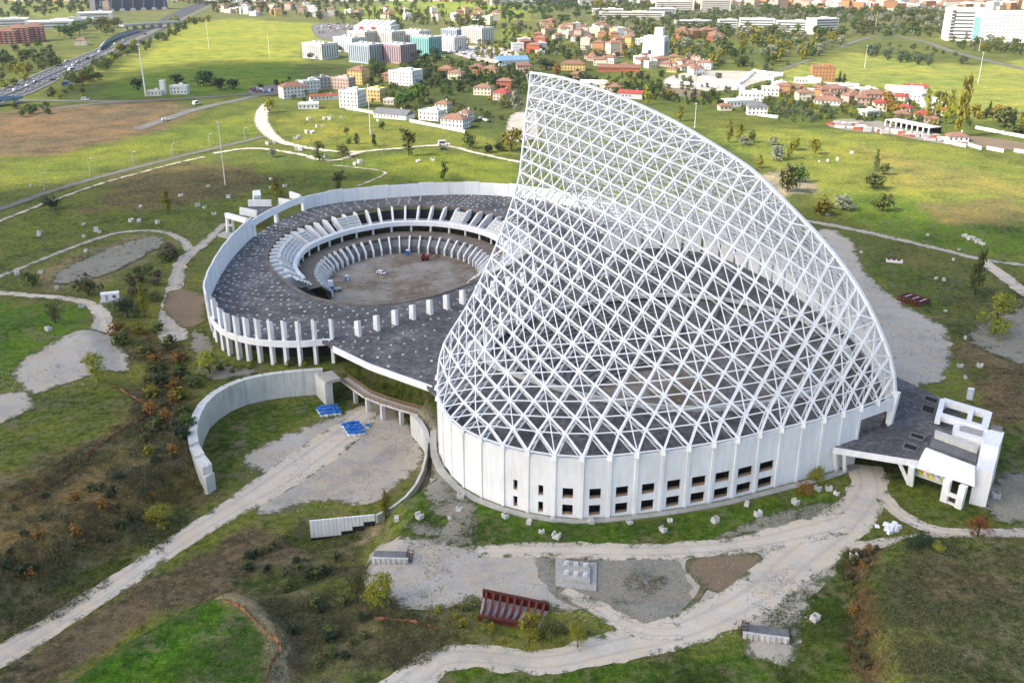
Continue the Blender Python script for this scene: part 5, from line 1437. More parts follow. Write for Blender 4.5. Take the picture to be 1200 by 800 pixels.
SINGLE = [
 (445, 716, 44, 33, 'round', 'yellow', 'bright yellow-green tree at the left end of the gravel lot'),
 (419, 706, 36, 26, 'round', 'olive', 'olive green tree tucked behind the bright yellow one'),
 (620, 753, 34, 32, 'wispy', 'yellow', 'loose yellow tree growing out of the rusty steel formwork'),
 (646, 752, 30, 18, 'round', 'olive', 'narrow green tree at the right end of the rusty formwork'),
 (677, 758, 30, 21, 'round', 'yellow', 'round yellow tree standing apart right of the rusty formwork'),
 (578, 742, 12, 12, 'bush', 'yellow', 'small yellow shrub in front of the rusty formwork'),
 (116, 448, 34, 26, 'round', 'yellow', 'yellow tree at the edge of the pale gravel patch on the left'),
 (958, 563, 22, 22, 'bush', 'yellow', 'yellow shrub against the right end of the arena wall'),
 (944, 577, 14, 22, 'bush', 'orange', 'orange brown shrub in front of the yellow one by the arena wall'),
 (452, 606, 32, 14, 'poplar', 'yellow', 'narrow yellow shrub at the end of the ribbed wall'),
 (1145, 632, 32, 26, 'wispy', 'orange', 'sparse orange tree beside the right-hand white track'),
 (1078, 638, 16, 28, 'bush', 'dark', 'dark shrub clump at the top of the lower right mound'),
 (1098, 644, 12, 16, 'bush', 'yellow', 'light green shrub next to the dark clump on the mound'),
 (1165, 393, 44, 34, 'wispy', 'yellow', 'two-stemmed yellow tree on the far right'),
 (1142, 345, 48, 18, 'poplar', 'olive', 'tall dark poplar on the right beside the footpath'),
 (246, 438, 34, 40, 'bush', 'yellow', 'big yellow-green shrub beside the first white outer fins'),
 (188, 612, 26, 36, 'bush', 'yellow', 'ochre shrub on the brown bank left of the track'),
 (170, 372, 36, 16, 'poplar', 'yellow', 'slim yellow tree on the left bank below the site cabin'),
 (104, 346, 28, 28, 'bush', 'olive', 'olive shrub left of the white site cabin'),
 (38, 335, 18, 18, 'bush', 'olive', 'small olive shrub at the far left above the white track'),
 (65, 379, 26, 22, 'wispy', 'olive', 'thin dark tree on the bright green left bank'),
 (150, 372, 30, 30, 'bush', 'dark', 'dark shrub right of the white site cabin'),
 (197, 251, 27, 12, 'poplar', 'yellow', 'slim yellow tree in the middle of the left meadow'),
 (325, 230, 26, 15, 'wispy', 'yellow', 'thin yellow tree behind the left parapet'),
 (397, 225, 24, 20, 'wispy', 'olive', 'dark thin tree behind the parapet near the pale path'),
 (520, 212, 22, 12, 'wispy', 'green', 'pair of dark saplings on the bright lawn behind the parapet'),
 (60, 245, 16, 18, 'bush', 'dark', 'dark shrub at the edge of the pale left footpath'),
 (374, 188, 24, 16, 'wispy', 'olive', 'grey-green tree standing in the junction of the pale paths'),
 (402, 184, 15, 15, 'round', 'olive', 'small round tree right of the path junction'),
 (406, 158, 9, 7, 'round', 'olive', 'small dark tree on the meadow inside the path loop'),
 (408, 169, 10, 8, 'bush', 'green', 'green shrub just below the small dark tree in the path loop'),
 (418, 169, 12, 8, 'poplar', 'dark', 'small dark pointed tree in the path loop'),
 (439, 172, 15, 9, 'wispy', 'dark', 'dark sapling near the foot of the tall lamp mast'),
 (448, 153, 11, 7, 'round', 'dark', 'dark tree with its shadow beside the lamp mast'),
 (479, 183, 30, 21, 'wispy', 'olive', 'large grey-green tree on the footpath bend'),
 (320, 184, 11, 10, 'round', 'silver', 'bluish small tree on the left of the pale footpath'),
 (316, 132, 18, 12, 'round', 'yellow', 'yellow tree at the top of the white curving path'),
 (550, 174, 22, 17, 'bush', 'olive', 'olive bush behind the white van on the footpath'),
 (572, 179, 13, 13, 'bush', 'dark', 'round dark bush by the parking entrance'),
 (584, 177, 12, 14, 'bush', 'dark', 'second dark bush, right of the round one by the parking entrance'),
 (599, 177, 26, 27, 'round', 'yellow', 'broad yellow-green tree touching the left edge of the sail'),
 (605, 131, 25, 17, 'round', 'silver', 'pale willow left of the top of the sail'),
 (475, 126, 22, 20, 'round', 'green', 'dark green tree left of the villas'),
 (491, 121, 26, 24, 'round', 'green', 'biggest dark green tree above the white villas'),
 (526, 112, 12, 9, 'round', 'green', 'small green tree on the field above the villas'),
 (208, 98, 11, 17, 'round', 'dark', 'dark round tree at the left of the shaded field'),
 (239, 101, 17, 21, 'round', 'dark', 'largest dark tree in the row on the shaded field'),
 (257, 105, 14, 17, 'round', 'dark', 'middle dark tree in the row on the shaded field'),
 (273, 106, 13, 14, 'round', 'dark', 'right-hand dark tree in the row on the shaded field'),
 (161, 107, 14, 13, 'round', 'dark', 'dark round tree at the foot of the lighting tower'),
 (758, 123, 23, 9, 'poplar', 'yellow', 'tall yellow poplar just above the sail edge'),
 (797, 142, 17, 9, 'poplar', 'yellow', 'yellow poplar right of the taller one above the sail edge'),
 (854, 167, 23, 9, 'poplar', 'yellow', 'leftmost yellow-green poplar on the right-hand meadow'),
 (867, 164, 18, 10, 'poplar', 'yellow', 'second yellow-green poplar on the right-hand meadow'),
 (872, 170, 14, 14, 'bush', 'silver', 'silver willow bush below the two meadow poplars'),
 (881, 167, 15, 10, 'bush', 'olive', 'olive bush right of the silver willow bush'),
 (905, 170, 11, 12, 'bush', 'silver', 'small silver bush at the upper edge of the right meadow'),
 (911, 188, 20, 22, 'bush', 'silver', 'large silver willow in the sandy patch of the right meadow'),
 (925, 186, 18, 8, 'poplar', 'yellow', 'slim yellow poplar beside the large silver willow'),
 (932, 176, 16, 13, 'bush', 'yellow', 'yellow bush behind the slim poplar of the right meadow'),
 (955, 181, 18, 13, 'round', 'yellow', 'lone yellow tree right of the sandy patch'),
 (890, 197, 14, 9, 'poplar', 'yellow', 'yellow poplar close to the sail edge'),
 (923, 225, 36, 26, 'bush', 'olive', 'big dark green tree clump casting shade by the sail edge'),
 (937, 214, 28, 20, 'bush', 'green', 'right half of the dark green tree clump by the sail edge'),
 (962, 251, 27, 27, 'bush', 'yellow', 'round yellow-green tree above the footpath on the right'),
 (988, 246, 22, 22, 'bush', 'silver', 'silver tree beside the round yellow-green one'),
 (1024, 221, 20, 26, 'bush', 'olive', 'olive bush in the group on the right meadow'),
 (1026, 201, 22, 8, 'poplar', 'olive', 'dark poplar at the top of the meadow group'),
 (1035, 205, 13, 15, 'round', 'olive', 'round bush right of the dark meadow poplar'),
 (1034, 248, 26, 22, 'bush', 'olive', 'tall olive bush below the meadow group'),
 (1128, 75, 9, 10, 'round', 'grove', 'single tree at the right end of the olive grove'),
 (1123, 160, 60, 15, 'poplar', 'yellow', 'very tall leaning yellow poplar among the right village'),
 (1102, 121, 13, 14, 'round', 'olive', 'dark round tree behind the yellow poplar row'),
 (1176, 150, 22, 22, 'round', 'olive', 'olive willow on the right of the village'),
 (1186, 152, 20, 6, 'poplar', 'dark', 'dark cypress at the right edge of the village'),
 (1190, 158, 14, 22, 'bush', 'olive', 'olive bush at the right picture edge'),
 (983, 100, 14, 5, 'poplar', 'dark', 'left dark cypress behind the orange apartment house'),
 (988, 101, 12, 5, 'poplar', 'dark', 'right dark cypress behind the orange apartment house'),
 (640, 82, 13, 24, 'round', 'dark', 'dark umbrella tree above the top of the sail'),
 (652, 90, 16, 12, 'poplar', 'orange', 'orange tree above the top of the sail'),
 (666, 72, 12, 10, 'poplar', 'dark', 'dark pointed tree above the yellow house'),
]
for t_ in SINGLE: tree(*t_)
def inpoly(u, v, poly):
    ins = False; n = len(poly)
    for i in range(n):
        a, c = poly[i], poly[(i + 1) % n]
        if (a[1] > v) != (c[1] > v) and u < (c[0] - a[0]) * (v - a[1]) / (c[1] - a[1]) + a[0]: ins = not ins
    return ins
def wood(poly, n, hpx, kinds, label, grp, seed, asp=1.0, keep=None):
    r = random.Random(seed); us = [p[0] for p in poly]; vs = [p[1] for p in poly]; pts = []; tries = 0
    while len(pts) < n and tries < n * 40:
        tries += 1
        u, v = r.uniform(min(us), max(us)), r.uniform(min(vs), max(vs))
        if not inpoly(u, v, poly): continue
        p0 = P(u, v)
        if any(abs(u - a) < hpx * .42 and abs(v - c) < hpx * .2 for a, c in pts): continue
        pts.append((u, v))
    for u, v in pts:
        sh, lf = r.choice(kinds)
        if seed in MASS: MASSPTS.append((u, v, hpx * r.uniform(.7, 1.25), sh, lf)); continue
        h = hpx * r.uniform(.7, 1.25)
        w = h * {'poplar': .38, 'pine': 1.1, 'bush': 1.15}.get(sh, .95) * asp
        tree(u, v, h, w, sh, lf, label, grp)
    return pts
MASS = {2, 3, 4, 5, 6, 7, 8, 9, 10, 17, 23, 34, 35, 36, 37, 39, 41, 42, 43, 44, 45, 46}
MASSPTS = []
RG, RO, RY, RD = ('round', 'green'), ('round', 'olive'), ('round', 'yellow'), ('round', 'dark')
PG, PP, BO, BD, SV = ('pine', 'pine'), ('poplar', 'yellow'), ('bush', 'olive'), ('bush', 'dark'), ('round', 'silver')
WOODS = [
 ([(594, 12), (640, 6), (690, 8), (692, 26), (640, 34), (596, 30)], 26, 9, [PG, PG, RG, RO], 'umbrella pine of the dense wood above the sail top', 'dense far pine wood', 1),
 ([(686, 10), (715, 4), (712, 24), (690, 28)], 8, 8, [RO, RY], 'olive tree on the slope right of the pine wood', 'trees right of the pine wood', 2),
 ([(560, 4), (590, 4), (592, 34), (500, 34), (560, 22)], 20, 10, [('poplar', 'olive'), RO, RG], 'tall tree of the belt left of the far pine wood', 'tree belt at the top', 3),
 ([(796, 44), (830, 38), (880, 40), (940, 40), (978, 52), (960, 68), (900, 78), (840, 80), (800, 66)], 56, 11, [RO, RG, RY, ('poplar', 'olive'), SV], 'tree of the mixed wood right of the white church', 'mixed wood right of the church', 4),
 ([(800, 60), (905, 64), (930, 74), (905, 86), (870, 82), (800, 70)], 20, 6, [('round', 'grove')], 'grey-green orchard tree in front of the mixed wood', 'orchard below the mixed wood', 5),
 ([(1000, 18), (1060, 14), (1108, 20), (1105, 40), (1060, 44), (1000, 40)], 34, 8, [RO, RG, SV, BO], 'tree in the green belt left of the white hospital', 'trees left of the hospital', 6),
 ([(890, 12), (960, 12), (1000, 18), (1000, 34), (930, 24)], 20, 8, [RG, RO, PG], 'tree behind the long white institute buildings', 'trees behind the institute', 7),
 ([(1125, 44), (1200, 50), (1200, 62), (1150, 60)], 14, 9, [RO, RY, SV], 'tree in front of the white hospital', 'trees before the hospital', 8),
 ([(1016, 60), (1060, 64), (1104, 72), (1118, 76), (1085, 78), (1040, 72), (1018, 66)], 30, 7.5, [('round', 'grove')], 'grey-green tree of the planted olive grove on the bright field', 'olive grove on the bright field', 9),
 ([(1042, 52), (1075, 56), (1120, 62), (1120, 66), (1070, 60), (1042, 56)], 10, 4, [BO], 'small shrub in the row behind the olive grove', 'shrub row behind the grove', 10),
 ([(905, 128), (940, 122), (985, 126), (975, 142), (935, 146), (905, 140)], 34, 6.5, [('round', 'grove')], 'small tree of the dense garden grove above the right meadow', 'garden grove above the meadow', 11),
 ([(1080, 124), (1118, 124), (1116, 146), (1085, 144)], 12, 20, [PP], 'yellow poplar in the row behind the open shed', 'yellow poplars behind the shed', 12),
 ([(1035, 120), (1056, 120), (1056, 136), (1035, 136)], 4, 13, [('round', 'orange')], 'orange autumn tree in the right village', 'orange trees of the right village', 13),
 ([(1138, 130), (1170, 130), (1172, 140), (1140, 142)], 8, 9, [('poplar', 'dark'), ('round', 'orange'), RO], 'small tree at the right end of the village', 'trees at the right end of the village', 14),
 ([(850, 108), (900, 118), (870, 134), (846, 122)], 10, 8, [RG, RO], 'green garden tree left of the white villa', 'garden trees left of the villa', 15),
 ([(690, 96), (735, 92), (790, 110), (780, 122), (720, 112)], 22, 9, [RO, RG, RY, ('poplar', 'dark')], 'tree of the hedge above the sail edge', 'hedge above the sail', 16),
 ([(620, 44), (720, 48), (765, 60), (760, 72), (690, 70), (620, 56)], 26, 7, [RG, RO, RY], 'garden tree among the far houses above the sail', 'garden trees of the far houses', 17),
 ([(475, 66), (520, 64), (524, 74), (478, 78)], 7, 10, [PG, RD], 'dark umbrella pine behind the white and brown apartment house', 'dark pines behind the apartment house', 18),
 ([(430, 78), (452, 72), (455, 94), (430, 96)], 6, 11, [RD, RG], 'dark tree between the yellow house and the apartment house', 'dark trees beside the yellow house', 19),
 ([(500, 86), (560, 92), (600, 96), (596, 106), (540, 108), (500, 100)], 22, 7, [RD, RG, RO], 'dark garden tree among the orange-roofed villas', 'garden trees of the orange villas', 20),
 ([(480, 128), (520, 120), (560, 128), (575, 140), (540, 138), (500, 136)], 16, 8, [RO, RG, BO], 'garden tree around the white villas', 'garden trees of the white villas', 21),
 ([(568, 120), (600, 118), (600, 140), (575, 142)], 7, 9, [RO, RY, BO], 'tree beside the parking left of the sail', 'trees beside the parking', 22),
 ([(520, 52), (570, 50), (600, 58), (580, 72), (530, 68)], 24, 5.5, [RY, RO], 'small yellowish tree in the car park behind the student blocks', 'car park trees', 23),
 ([(358, 60), (396, 60), (396, 70), (360, 70)], 6, 8, [RG], 'bright green tree in front of the first student block', 'trees before the student blocks', 24),
 ([(0, 62), (30, 54), (62, 56), (70, 64), (30, 70), (0, 78)], 14, 8, [RG, RD, BO], 'dark bush below the red apartment block', 'bushes below the red block', 25),
 ([(62, 40), (98, 34), (100, 46), (66, 48)], 8, 13, [PG, PG, RG], 'umbrella pine right of the red apartment block', 'pines right of the red block', 26),
 ([(98, 30), (122, 28), (122, 38), (98, 38)], 6, 10, [RO, RG], 'tree in front of the white warehouses', 'trees before the warehouses', 27),
 ([(122, 32), (146, 30), (150, 38), (124, 42)], 6, 9, [RY, RO], 'yellow tree beside the motorway bridge', 'trees beside the motorway bridge', 28),
 ([(80, 96), (110, 82), (122, 70), (140, 66), (136, 80), (110, 98), (90, 104)], 18, 11, [RO, RG, BO, RY], 'tree of the scrub belt along the motorway', 'scrub along the motorway', 29),
 ([(140, 62), (165, 48), (172, 54), (150, 70)], 8, 9, [RO, BO, RY], 'bush on the bank between motorway and field', 'bushes on the motorway bank', 30),
 ([(50, 108), (100, 104), (100, 116), (50, 116)], 9, 7, [BO, ('bush', 'yellow')], 'ochre bush between the motorway and the slip road', 'bushes at the slip road', 31),
 ([(0, 84), (32, 80), (34, 96), (0, 108)], 10, 9, [('bush', 'yellow'), RO, BO], 'light green bush at the left edge beside the motorway', 'bushes left of the motorway', 32),
 ([(0, 126), (60, 122), (58, 136), (0, 140)], 9, 8, [BO, RG], 'bush in the thicket under the blue bridge', 'thicket under the blue bridge', 33),
 ([(250, 4), (330, 4), (400, 20), (390, 26), (300, 18), (240, 18)], 22, 7, [RG, RO, ('poplar', 'olive')], 'tree among the far top-left houses', 'trees of the far top-left houses', 34),
 ([(400, 18), (500, 14), (520, 26), (470, 36), (400, 34)], 22, 8, [RG, RO, ('poplar', 'olive')], 'tree around the far shopping hall', 'trees around the shopping hall', 35),
 ([(200, 22), (250, 22), (250, 30), (200, 32)], 9, 6, [RO, RY], 'tree on the embankment right of the motorway bridge', 'embankment trees', 36),
 ([(280, 102), (345, 92), (350, 100), (300, 108)], 7, 5, [BD], 'dark shrub along the lower edge of the shaded field', 'shrubs of the shaded field', 37),
 ([(335, 116), (356, 110), (392, 112), (402, 118), (372, 124)], 6, 8, [RG, RO], 'tree between the long white apartments and the path', 'trees before the white apartments', 38),
 ([(130, 390), (195, 385), (230, 440), (225, 520), (190, 560), (160, 500), (172, 440)], 46, 13, [BO, BD, BO, ('bush', 'weed'), ('bush', 'yellow'), ('bush', 'green'), ('bush', 'orange')], 'scrubby bush in the gully left of the curved wall', 'gully bushes', 39),
 ([(150, 330), (196, 288), (206, 296), (184, 350), (160, 366)], 16, 13, [BO, ('bush', 'weed'), ('bush', 'dryweed')], 'brownish bush on the ridge right of the site cabin', 'ridge bushes', 40),
 ([(0, 600), (120, 560), (200, 500), (215, 560), (150, 630), (0, 690)], 30, 11, [BO, ('bush', 'weed'), ('bush', 'weed'), BD, ('bush', 'orange')], 'low brown bush on the bank below the orange fence', 'bank bushes', 41),
 ([(260, 660), (320, 640), (400, 650), (400, 690), (330, 690)], 14, 12, [BO, BD], 'olive bush on the slope behind the lower left mound', 'slope bushes', 42),
 ([(330, 700), (420, 700), (440, 760), (360, 790)], 14, 12, [BO, BD], 'dark weed clump right of the lower left mound', 'weed clumps by the mound', 43),
 ([(500, 715), (560, 712), (690, 735), (690, 756), (560, 752)], 16, 9, [BO, ('bush', 'yellow')], 'low weed shrub around the rusty formwork', 'weeds around the formwork', 44),
 ([(255, 430), (330, 424), (392, 424), (392, 430), (300, 432), (262, 440)], 12, 7, [('bush', 'yellow'), BO], 'yellow weed at the feet of the outer fins', 'weeds at the fin feet', 45),
 ([(990, 645), (1030, 640), (1010, 700), (1030, 790), (1005, 790)], 26, 9, [('bush', 'dryweed'), ('bush', 'orange'), BO, ('bush', 'weed')], 'brown weed on the edge of the lower right mound', 'weeds of the mound edge', 46),
]
for w_ in WOODS: wood(*w_)
# low scrub that nobody could count
def scrub(name, poly, z, n, size, leaf, seed):
    r = np.random.RandomState(seed); pw = wpoly(poly, z); lo, hi = pw.min(0), pw.max(0)
    XY = lo + r.rand(n * 5, 2) * (hi - lo)
    XY = XY[sdf(pw, XY[:, 0], XY[:, 1]) < 0]
    D = fbm(XY[:, 0], XY[:, 1], 7.0, 3) + 0.25 * (r.rand(len(XY)) - .5)
    XY = XY[D > .5][:n]; H = hgt(XY[:, 0], XY[:, 1]); m_ = len(XY)
    C = np.repeat(np.c_[XY, H], 7, 0); k = len(C); s = np.repeat(size * r.uniform(.35, 1.2, m_), 7)
    C = C + np.c_[r.normal(0, 1, k) * s * .5, r.normal(0, 1, k) * s * .5, r.uniform(.05, .55, k) * s]
    nn = np.c_[r.normal(0, .6, k), r.normal(0, .6, k), np.full(k, .8)]; nn /= np.linalg.norm(nn, axis=1)[:, None]
    t1 = np.cross(nn, r.normal(0, 1, (k, 3))); t1 /= np.linalg.norm(t1, axis=1)[:, None] + 1e-9; t2 = np.cross(nn, t1)
    q = (s * r.uniform(.14, .3, k))[:, None]
    V = np.stack([C - t1 * q, C - t2 * q * .5, C + t1 * q, C + t2 * q * .5], 1).reshape(-1, 3)
    return tag(link(name, quads(name, V, M['leaf_' + leaf])), kind='stuff')
def quads(name, V, mat, mi=None):
    me = bpy.data.meshes.new(name); k = len(V) // 4
    me.vertices.add(4 * k); me.vertices.foreach_set('co', V.astype(np.float32).ravel())
    me.loops.add(4 * k); me.loops.foreach_set('vertex_index', np.arange(4 * k, dtype=np.int32))
    me.polygons.add(k); me.polygons.foreach_set('loop_start', np.arange(0, 4 * k, 4, dtype=np.int32))
    for m_ in (mat if isinstance(mat, list) else [mat]): me.materials.append(m_)
    if mi is not None: me.polygons.foreach_set('material_index', mi.astype(np.int32))
    me.update(calc_edges=True)
    return me
scrub('ground_cover', [(-20, 600), (90, 545), (170, 480), (205, 440), (235, 560), (190, 620), (60, 700), (-40, 740)], -2, 5200, 1.0, 'weed', 1)
scrub('dry_ground_cover', [(-20, 640), (100, 570), (200, 520), (200, 590), (60, 690), (-40, 720)], -4, 2600, .9, 'dryweed', 2)
scrub('ground_cover', [(290, 640), (420, 640), (470, 720), (540, 740), (500, 790), (340, 800), (300, 700)], -2, 4200, .8, 'weed', 3)
scrub('ground_cover', [(1000, 650), (1060, 630), (1190, 630), (1200, 800), (1000, 800)], 2, 3600, .7, 'weed', 4)
scrub('lawn_tufts', [(455, 620), (540, 575), (620, 612), (760, 612), (980, 575), (990, 602), (760, 640), (480, 640)], 0, 3000, .5, 'lawn', 5)
scrub('lawn_tufts', [(920, 700), (1000, 650), (1000, 800), (780, 800), (860, 770)], 0, 3200, .6, 'lawn', 6)
scrub('lawn_tufts', [(40, 800), (180, 715), (240, 690), (310, 750), (300, 800)], 2.6, 3000, .5, 'lawn', 7)
scrub('ground_cover', [(1060, 330), (1130, 350), (1200, 330), (1200, 540), (1120, 420)], 0, 2600, .8, 'weed', 8)
scrub('ground_cover', [(0, 260), (250, 200), (400, 200), (330, 235), (240, 270), (110, 330), (0, 340)], 0, 3600, 1.0, 'weed', 9)
scrub('ground_cover', [(60, 745), (290, 615), (390, 640), (300, 690), (180, 715), (60, 790)], -7, 2400, .6, 'dryweed', 10)

scrub('weed_tufts', [(632, 655), (720, 652), (790, 655), (812, 690), (800, 720), (740, 732), (680, 716), (640, 690)], 0, 1800, .42, 'weed', 21)
scrub('weed_tufts', [(436, 640), (500, 632), (560, 640), (500, 716), (440, 700)], 0, 500, .4, 'weed', 22)
scrub('weed_tufts', [(545, 570), (500, 560), (470, 618), (560, 632)], 0, 1200, .45, 'lawn', 23)
scrub('weed_tufts', [(860, 700), (930, 660), (940, 740), (880, 765)], 0, 700, .4, 'weed', 24)
scrub('weed_tufts', [(300, 600), (440, 590), (490, 540), (470, 480), (300, 540)], -7.5, 900, .4, 'weed', 25)
scrub('weed_tufts', [(15, 436), (90, 388), (150, 410), (120, 440), (30, 462)], 0, 700, .5, 'weed', 26)
scrub('weed_tufts', [(985, 285), (1050, 350), (1112, 400), (1090, 445), (1036, 430)], 0, 900, .5, 'weed', 27)
def stones(name, poly, z, n, size, seed):
    r = np.random.RandomState(seed); pw = wpoly(poly, z); lo, hi = pw.min(0), pw.max(0)
    XY = lo + r.rand(n * 4, 2) * (hi - lo); XY = XY[sdf(pw, XY[:, 0], XY[:, 1]) < 0]
    D = fbm(XY[:, 0], XY[:, 1], 5.0, 3) + .3 * (r.rand(len(XY)) - .5); XY = XY[D > .5][:n]
    H = hgt(XY[:, 0], XY[:, 1]); V = []; F = []
    S = size * r.uniform(.4, 1, len(XY)) ** 2; A = r.uniform(0, 6.28, len(XY))
    for i, ((x, y), h) in enumerate(zip(XY, H)):
        o = len(V); q = S[i]
        for k in range(4): a = A[i] + k * 1.571; V.append((x + q * math.cos(a), y + q * math.sin(a) * .7, h - .02))
        V.append((x + q * .2, y, h + q * .9)); V.append((x - q * .3, y + q * .1, h + q * .75))
        F += [(o, o + 1, o + 4), (o + 1, o + 2, o + 5, o + 4), (o + 2, o + 3, o + 5), (o + 3, o, o + 4, o + 5)]
    me = bpy.data.meshes.new(name); me.from_pydata(V, [], F); me.materials.append(M['shade']); me.update()
    return tag(link(name, me), kind='stuff')
stones('loose_stones', [(432, 640), (640, 632), (900, 628), (1000, 606), (1000, 650), (930, 750), (740, 745), (640, 715), (436, 700)], 0, 2600, .26, 31)
stones('loose_stones', [(280, 560), (450, 475), (492, 520), (440, 590), (300, 605)], -7.5, 900, .24, 33)
stones('loose_stones', [(0, 440), (120, 385), (160, 420), (110, 460), (0, 500)], 0, 400, .28, 34)
stones('loose_stones', [(195, 300), (240, 280), (215, 400), (300, 435), (200, 410)], 0, 400, .3, 37)

# ------------------------------------------------------------------ far vegetation that reads as one mass
for poly, n, hp, kinds, sd in [
 ([(590, 30), (700, 30), (800, 40), (800, 62), (700, 72), (590, 60)], 300, 5.5, [RG, RO, RD, RY, SV], 61),
 ([(700, 16), (830, 16), (860, 40), (780, 44), (700, 40)], 260, 5.5, [RG, RO, SV, BO], 62),
 ([(830, 8), (1110, 10), (1110, 24), (830, 30)], 420, 4.8, [RG, RO, SV], 63),
 ([(590, 2), (830, 4), (830, 14), (590, 14)], 200, 5, [RG, RO], 64),
 ([(0, 8), (125, 4), (125, 14), (0, 22)], 60, 6, [RG, RO, PG], 65),
 ([(0, 0), (600, 0), (600, 5), (0, 6)], 170, 4, [RG, RO], 66),
 ([(1000, 24), (1110, 24), (1108, 44), (1000, 44)], 70, 6, [RG, RO, SV, BO], 67),
 ([(420, 84), (500, 78), (620, 88), (620, 112), (500, 112), (440, 122)], 170, 6, [RG, RO, RD], 68),
 ([(880, 100), (1000, 104), (1100, 128), (1100, 150), (960, 140), (880, 126)], 220, 6, [RG, RO, RY, ('round', 'grove')], 69),
 ([(0, 66), (62, 66), (70, 80), (30, 84), (0, 84)], 30, 8, [RG, RO, BO, RD], 70),
 ([(170, 60), (240, 26), (232, 24), (180, 46)], 26, 6, [RG, RO, BO], 71),
 ([(556, 52), (606, 50), (640, 66), (620, 78), (560, 70)], 46, 4.5, [RG, RO, RY], 72),
 ([(640, 86), (840, 92), (850, 104), (760, 118), (680, 104)], 50, 6.5, [RG, RO, RD], 73),
 ([(780, 36), (990, 40), (990, 60), (900, 80), (790, 72)], 90, 9, [RG, RO, RY, SV, PG], 74),
 ([(1105, 44), (1200, 54), (1200, 66), (1120, 58)], 30, 6, [RG, RO, SV], 75),
 ([(480, 70), (540, 72), (620, 84), (640, 100), (560, 112), (500, 104), (470, 86)], 120, 7, [RD, RG, PG], 76),
 ([(640, 90), (700, 94), (790, 112), (840, 110), (850, 126), (790, 122), (700, 106)], 110, 6.5, [RG, RO, RD, ('poplar', 'dark')], 77),
 ([(200, 0), (420, 4), (600, 16), (600, 34), (480, 30), (250, 14)], 190, 5.5, [RG, RO, ('poplar', 'olive')], 78),
 ([(1100, 128), (1200, 138), (1200, 150), (1110, 148)], 22, 8, [RO, RY, ('poplar', 'dark')], 79),
 ([(430, 120), (520, 114), (560, 132), (500, 138)], 26, 6, [RO, RG, BO], 80)]:
    MASS.add(sd); wood(poly, n, hp, kinds, '', '', sd)
def low_tree(shape, leaf):
    r = random.Random(len(shape) * 7 + len(leaf))
    me = crown_mesh('crown', lobes_for(shape, 5), 75, 4, .075, M['leaf_' + leaf], 9, .05)
    v = np.empty(len(me.vertices) * 3, np.float32); me.vertices.foreach_get('co', v); bpy.data.meshes.remove(me)
    v = v.reshape(-1, 3)
    tr = []
    for a in (0, 2.1, 4.2):
        w_ = .035; c, s_ = math.cos(a) * w_, math.sin(a) * w_
        tr += [(-s_ + c, c + s_, 0), (s_ + c, -c + s_, 0), (s_ + c, -c + s_, .5), (-s_ + c, c + s_, .5)]
    return v, np.array(tr)
LT = {}; VV = []; MI = []; lm = list(LEAF) + ['bark']
for u, v, hp, sh, lf in MASSPTS:
    if (sh, lf) not in LT: LT[(sh, lf)] = low_tree(sh, lf)
    p = at(u, v); mpp = math.sqrt(p[0] ** 2 + p[1] ** 2 + CH * CH) / FPX
    h = hp * mpp * 1.1; w = h * {'poplar': .38, 'pine': 1.1, 'bush': 1.25}.get(sh, 1.0)
    a = R.uniform(0, 6.28); c, s_ = math.cos(a), math.sin(a)
    for k, q in enumerate(LT[(sh, lf)]):
        x = q[:, 0] * c - q[:, 1] * s_; y = q[:, 0] * s_ + q[:, 1] * c
        VV.append(np.stack([x * w + p[0], y * w + p[1], q[:, 2] * h + p[2] - .1], 1)); MI.append(np.full(len(q) // 4, lm.index(lf) if k == 0 else len(lm) - 1))
far = link('distant_trees', quads('distant_trees', np.concatenate(VV), [M['leaf_' + k] for k in LEAF] + [M['bark']], np.concatenate(MI)))
tag(far, kind='stuff')
# ================================================================== buildings
HC = {'white': (.70, .69, .66), 'cream': (.66, .58, .44), 'yellow': (.56, .40, .15), 'pink': (.50, .36, .29), 'orange': (.42, .22, .10), 'brown': (.30, .17, .12), 'grey': (.42, .42, .42), 'brick': (.40, .11, .06), 'teal': (.20, .42, .42), 'mauve': (.36, .25, .27), 'slate': (.10, .10, .115), 'bluegrey': (.32, .38, .43), 'stone': (.62, .57, .50)}
for k, c in HC.items(): M['wall_' + k] = plain('render_' + k, c, .8, .12, .25)
RCOL = {'tile': (.25, .135, .09), 'red': (.34, .06, .05), 'browntile': (.22, .11, .075), 'flat': (.48, .47, .45), 'white': (.74, .74, .73), 'darkflat': (.15, .15, .16), 'blue': (.16, .27, .42)}
for k, c in RCOL.items(): M['roof_' + k] = plain('roof_' + k, c, .8, .3, .35)
M['pane'] = plain('window_pane', (.07, .075, .085), .25, .4, .6, spec=.5)
M['shutter'] = plain('brown_shutter', (.16, .09, .06), .7, .3, .8)
WM = {}
def window_mesh(mat):
    if mat not in WM: WM[mat] = MB().box(0, 0, -.5, 1, 1, 1).mesh('window', M[mat])
    return WM[mat]
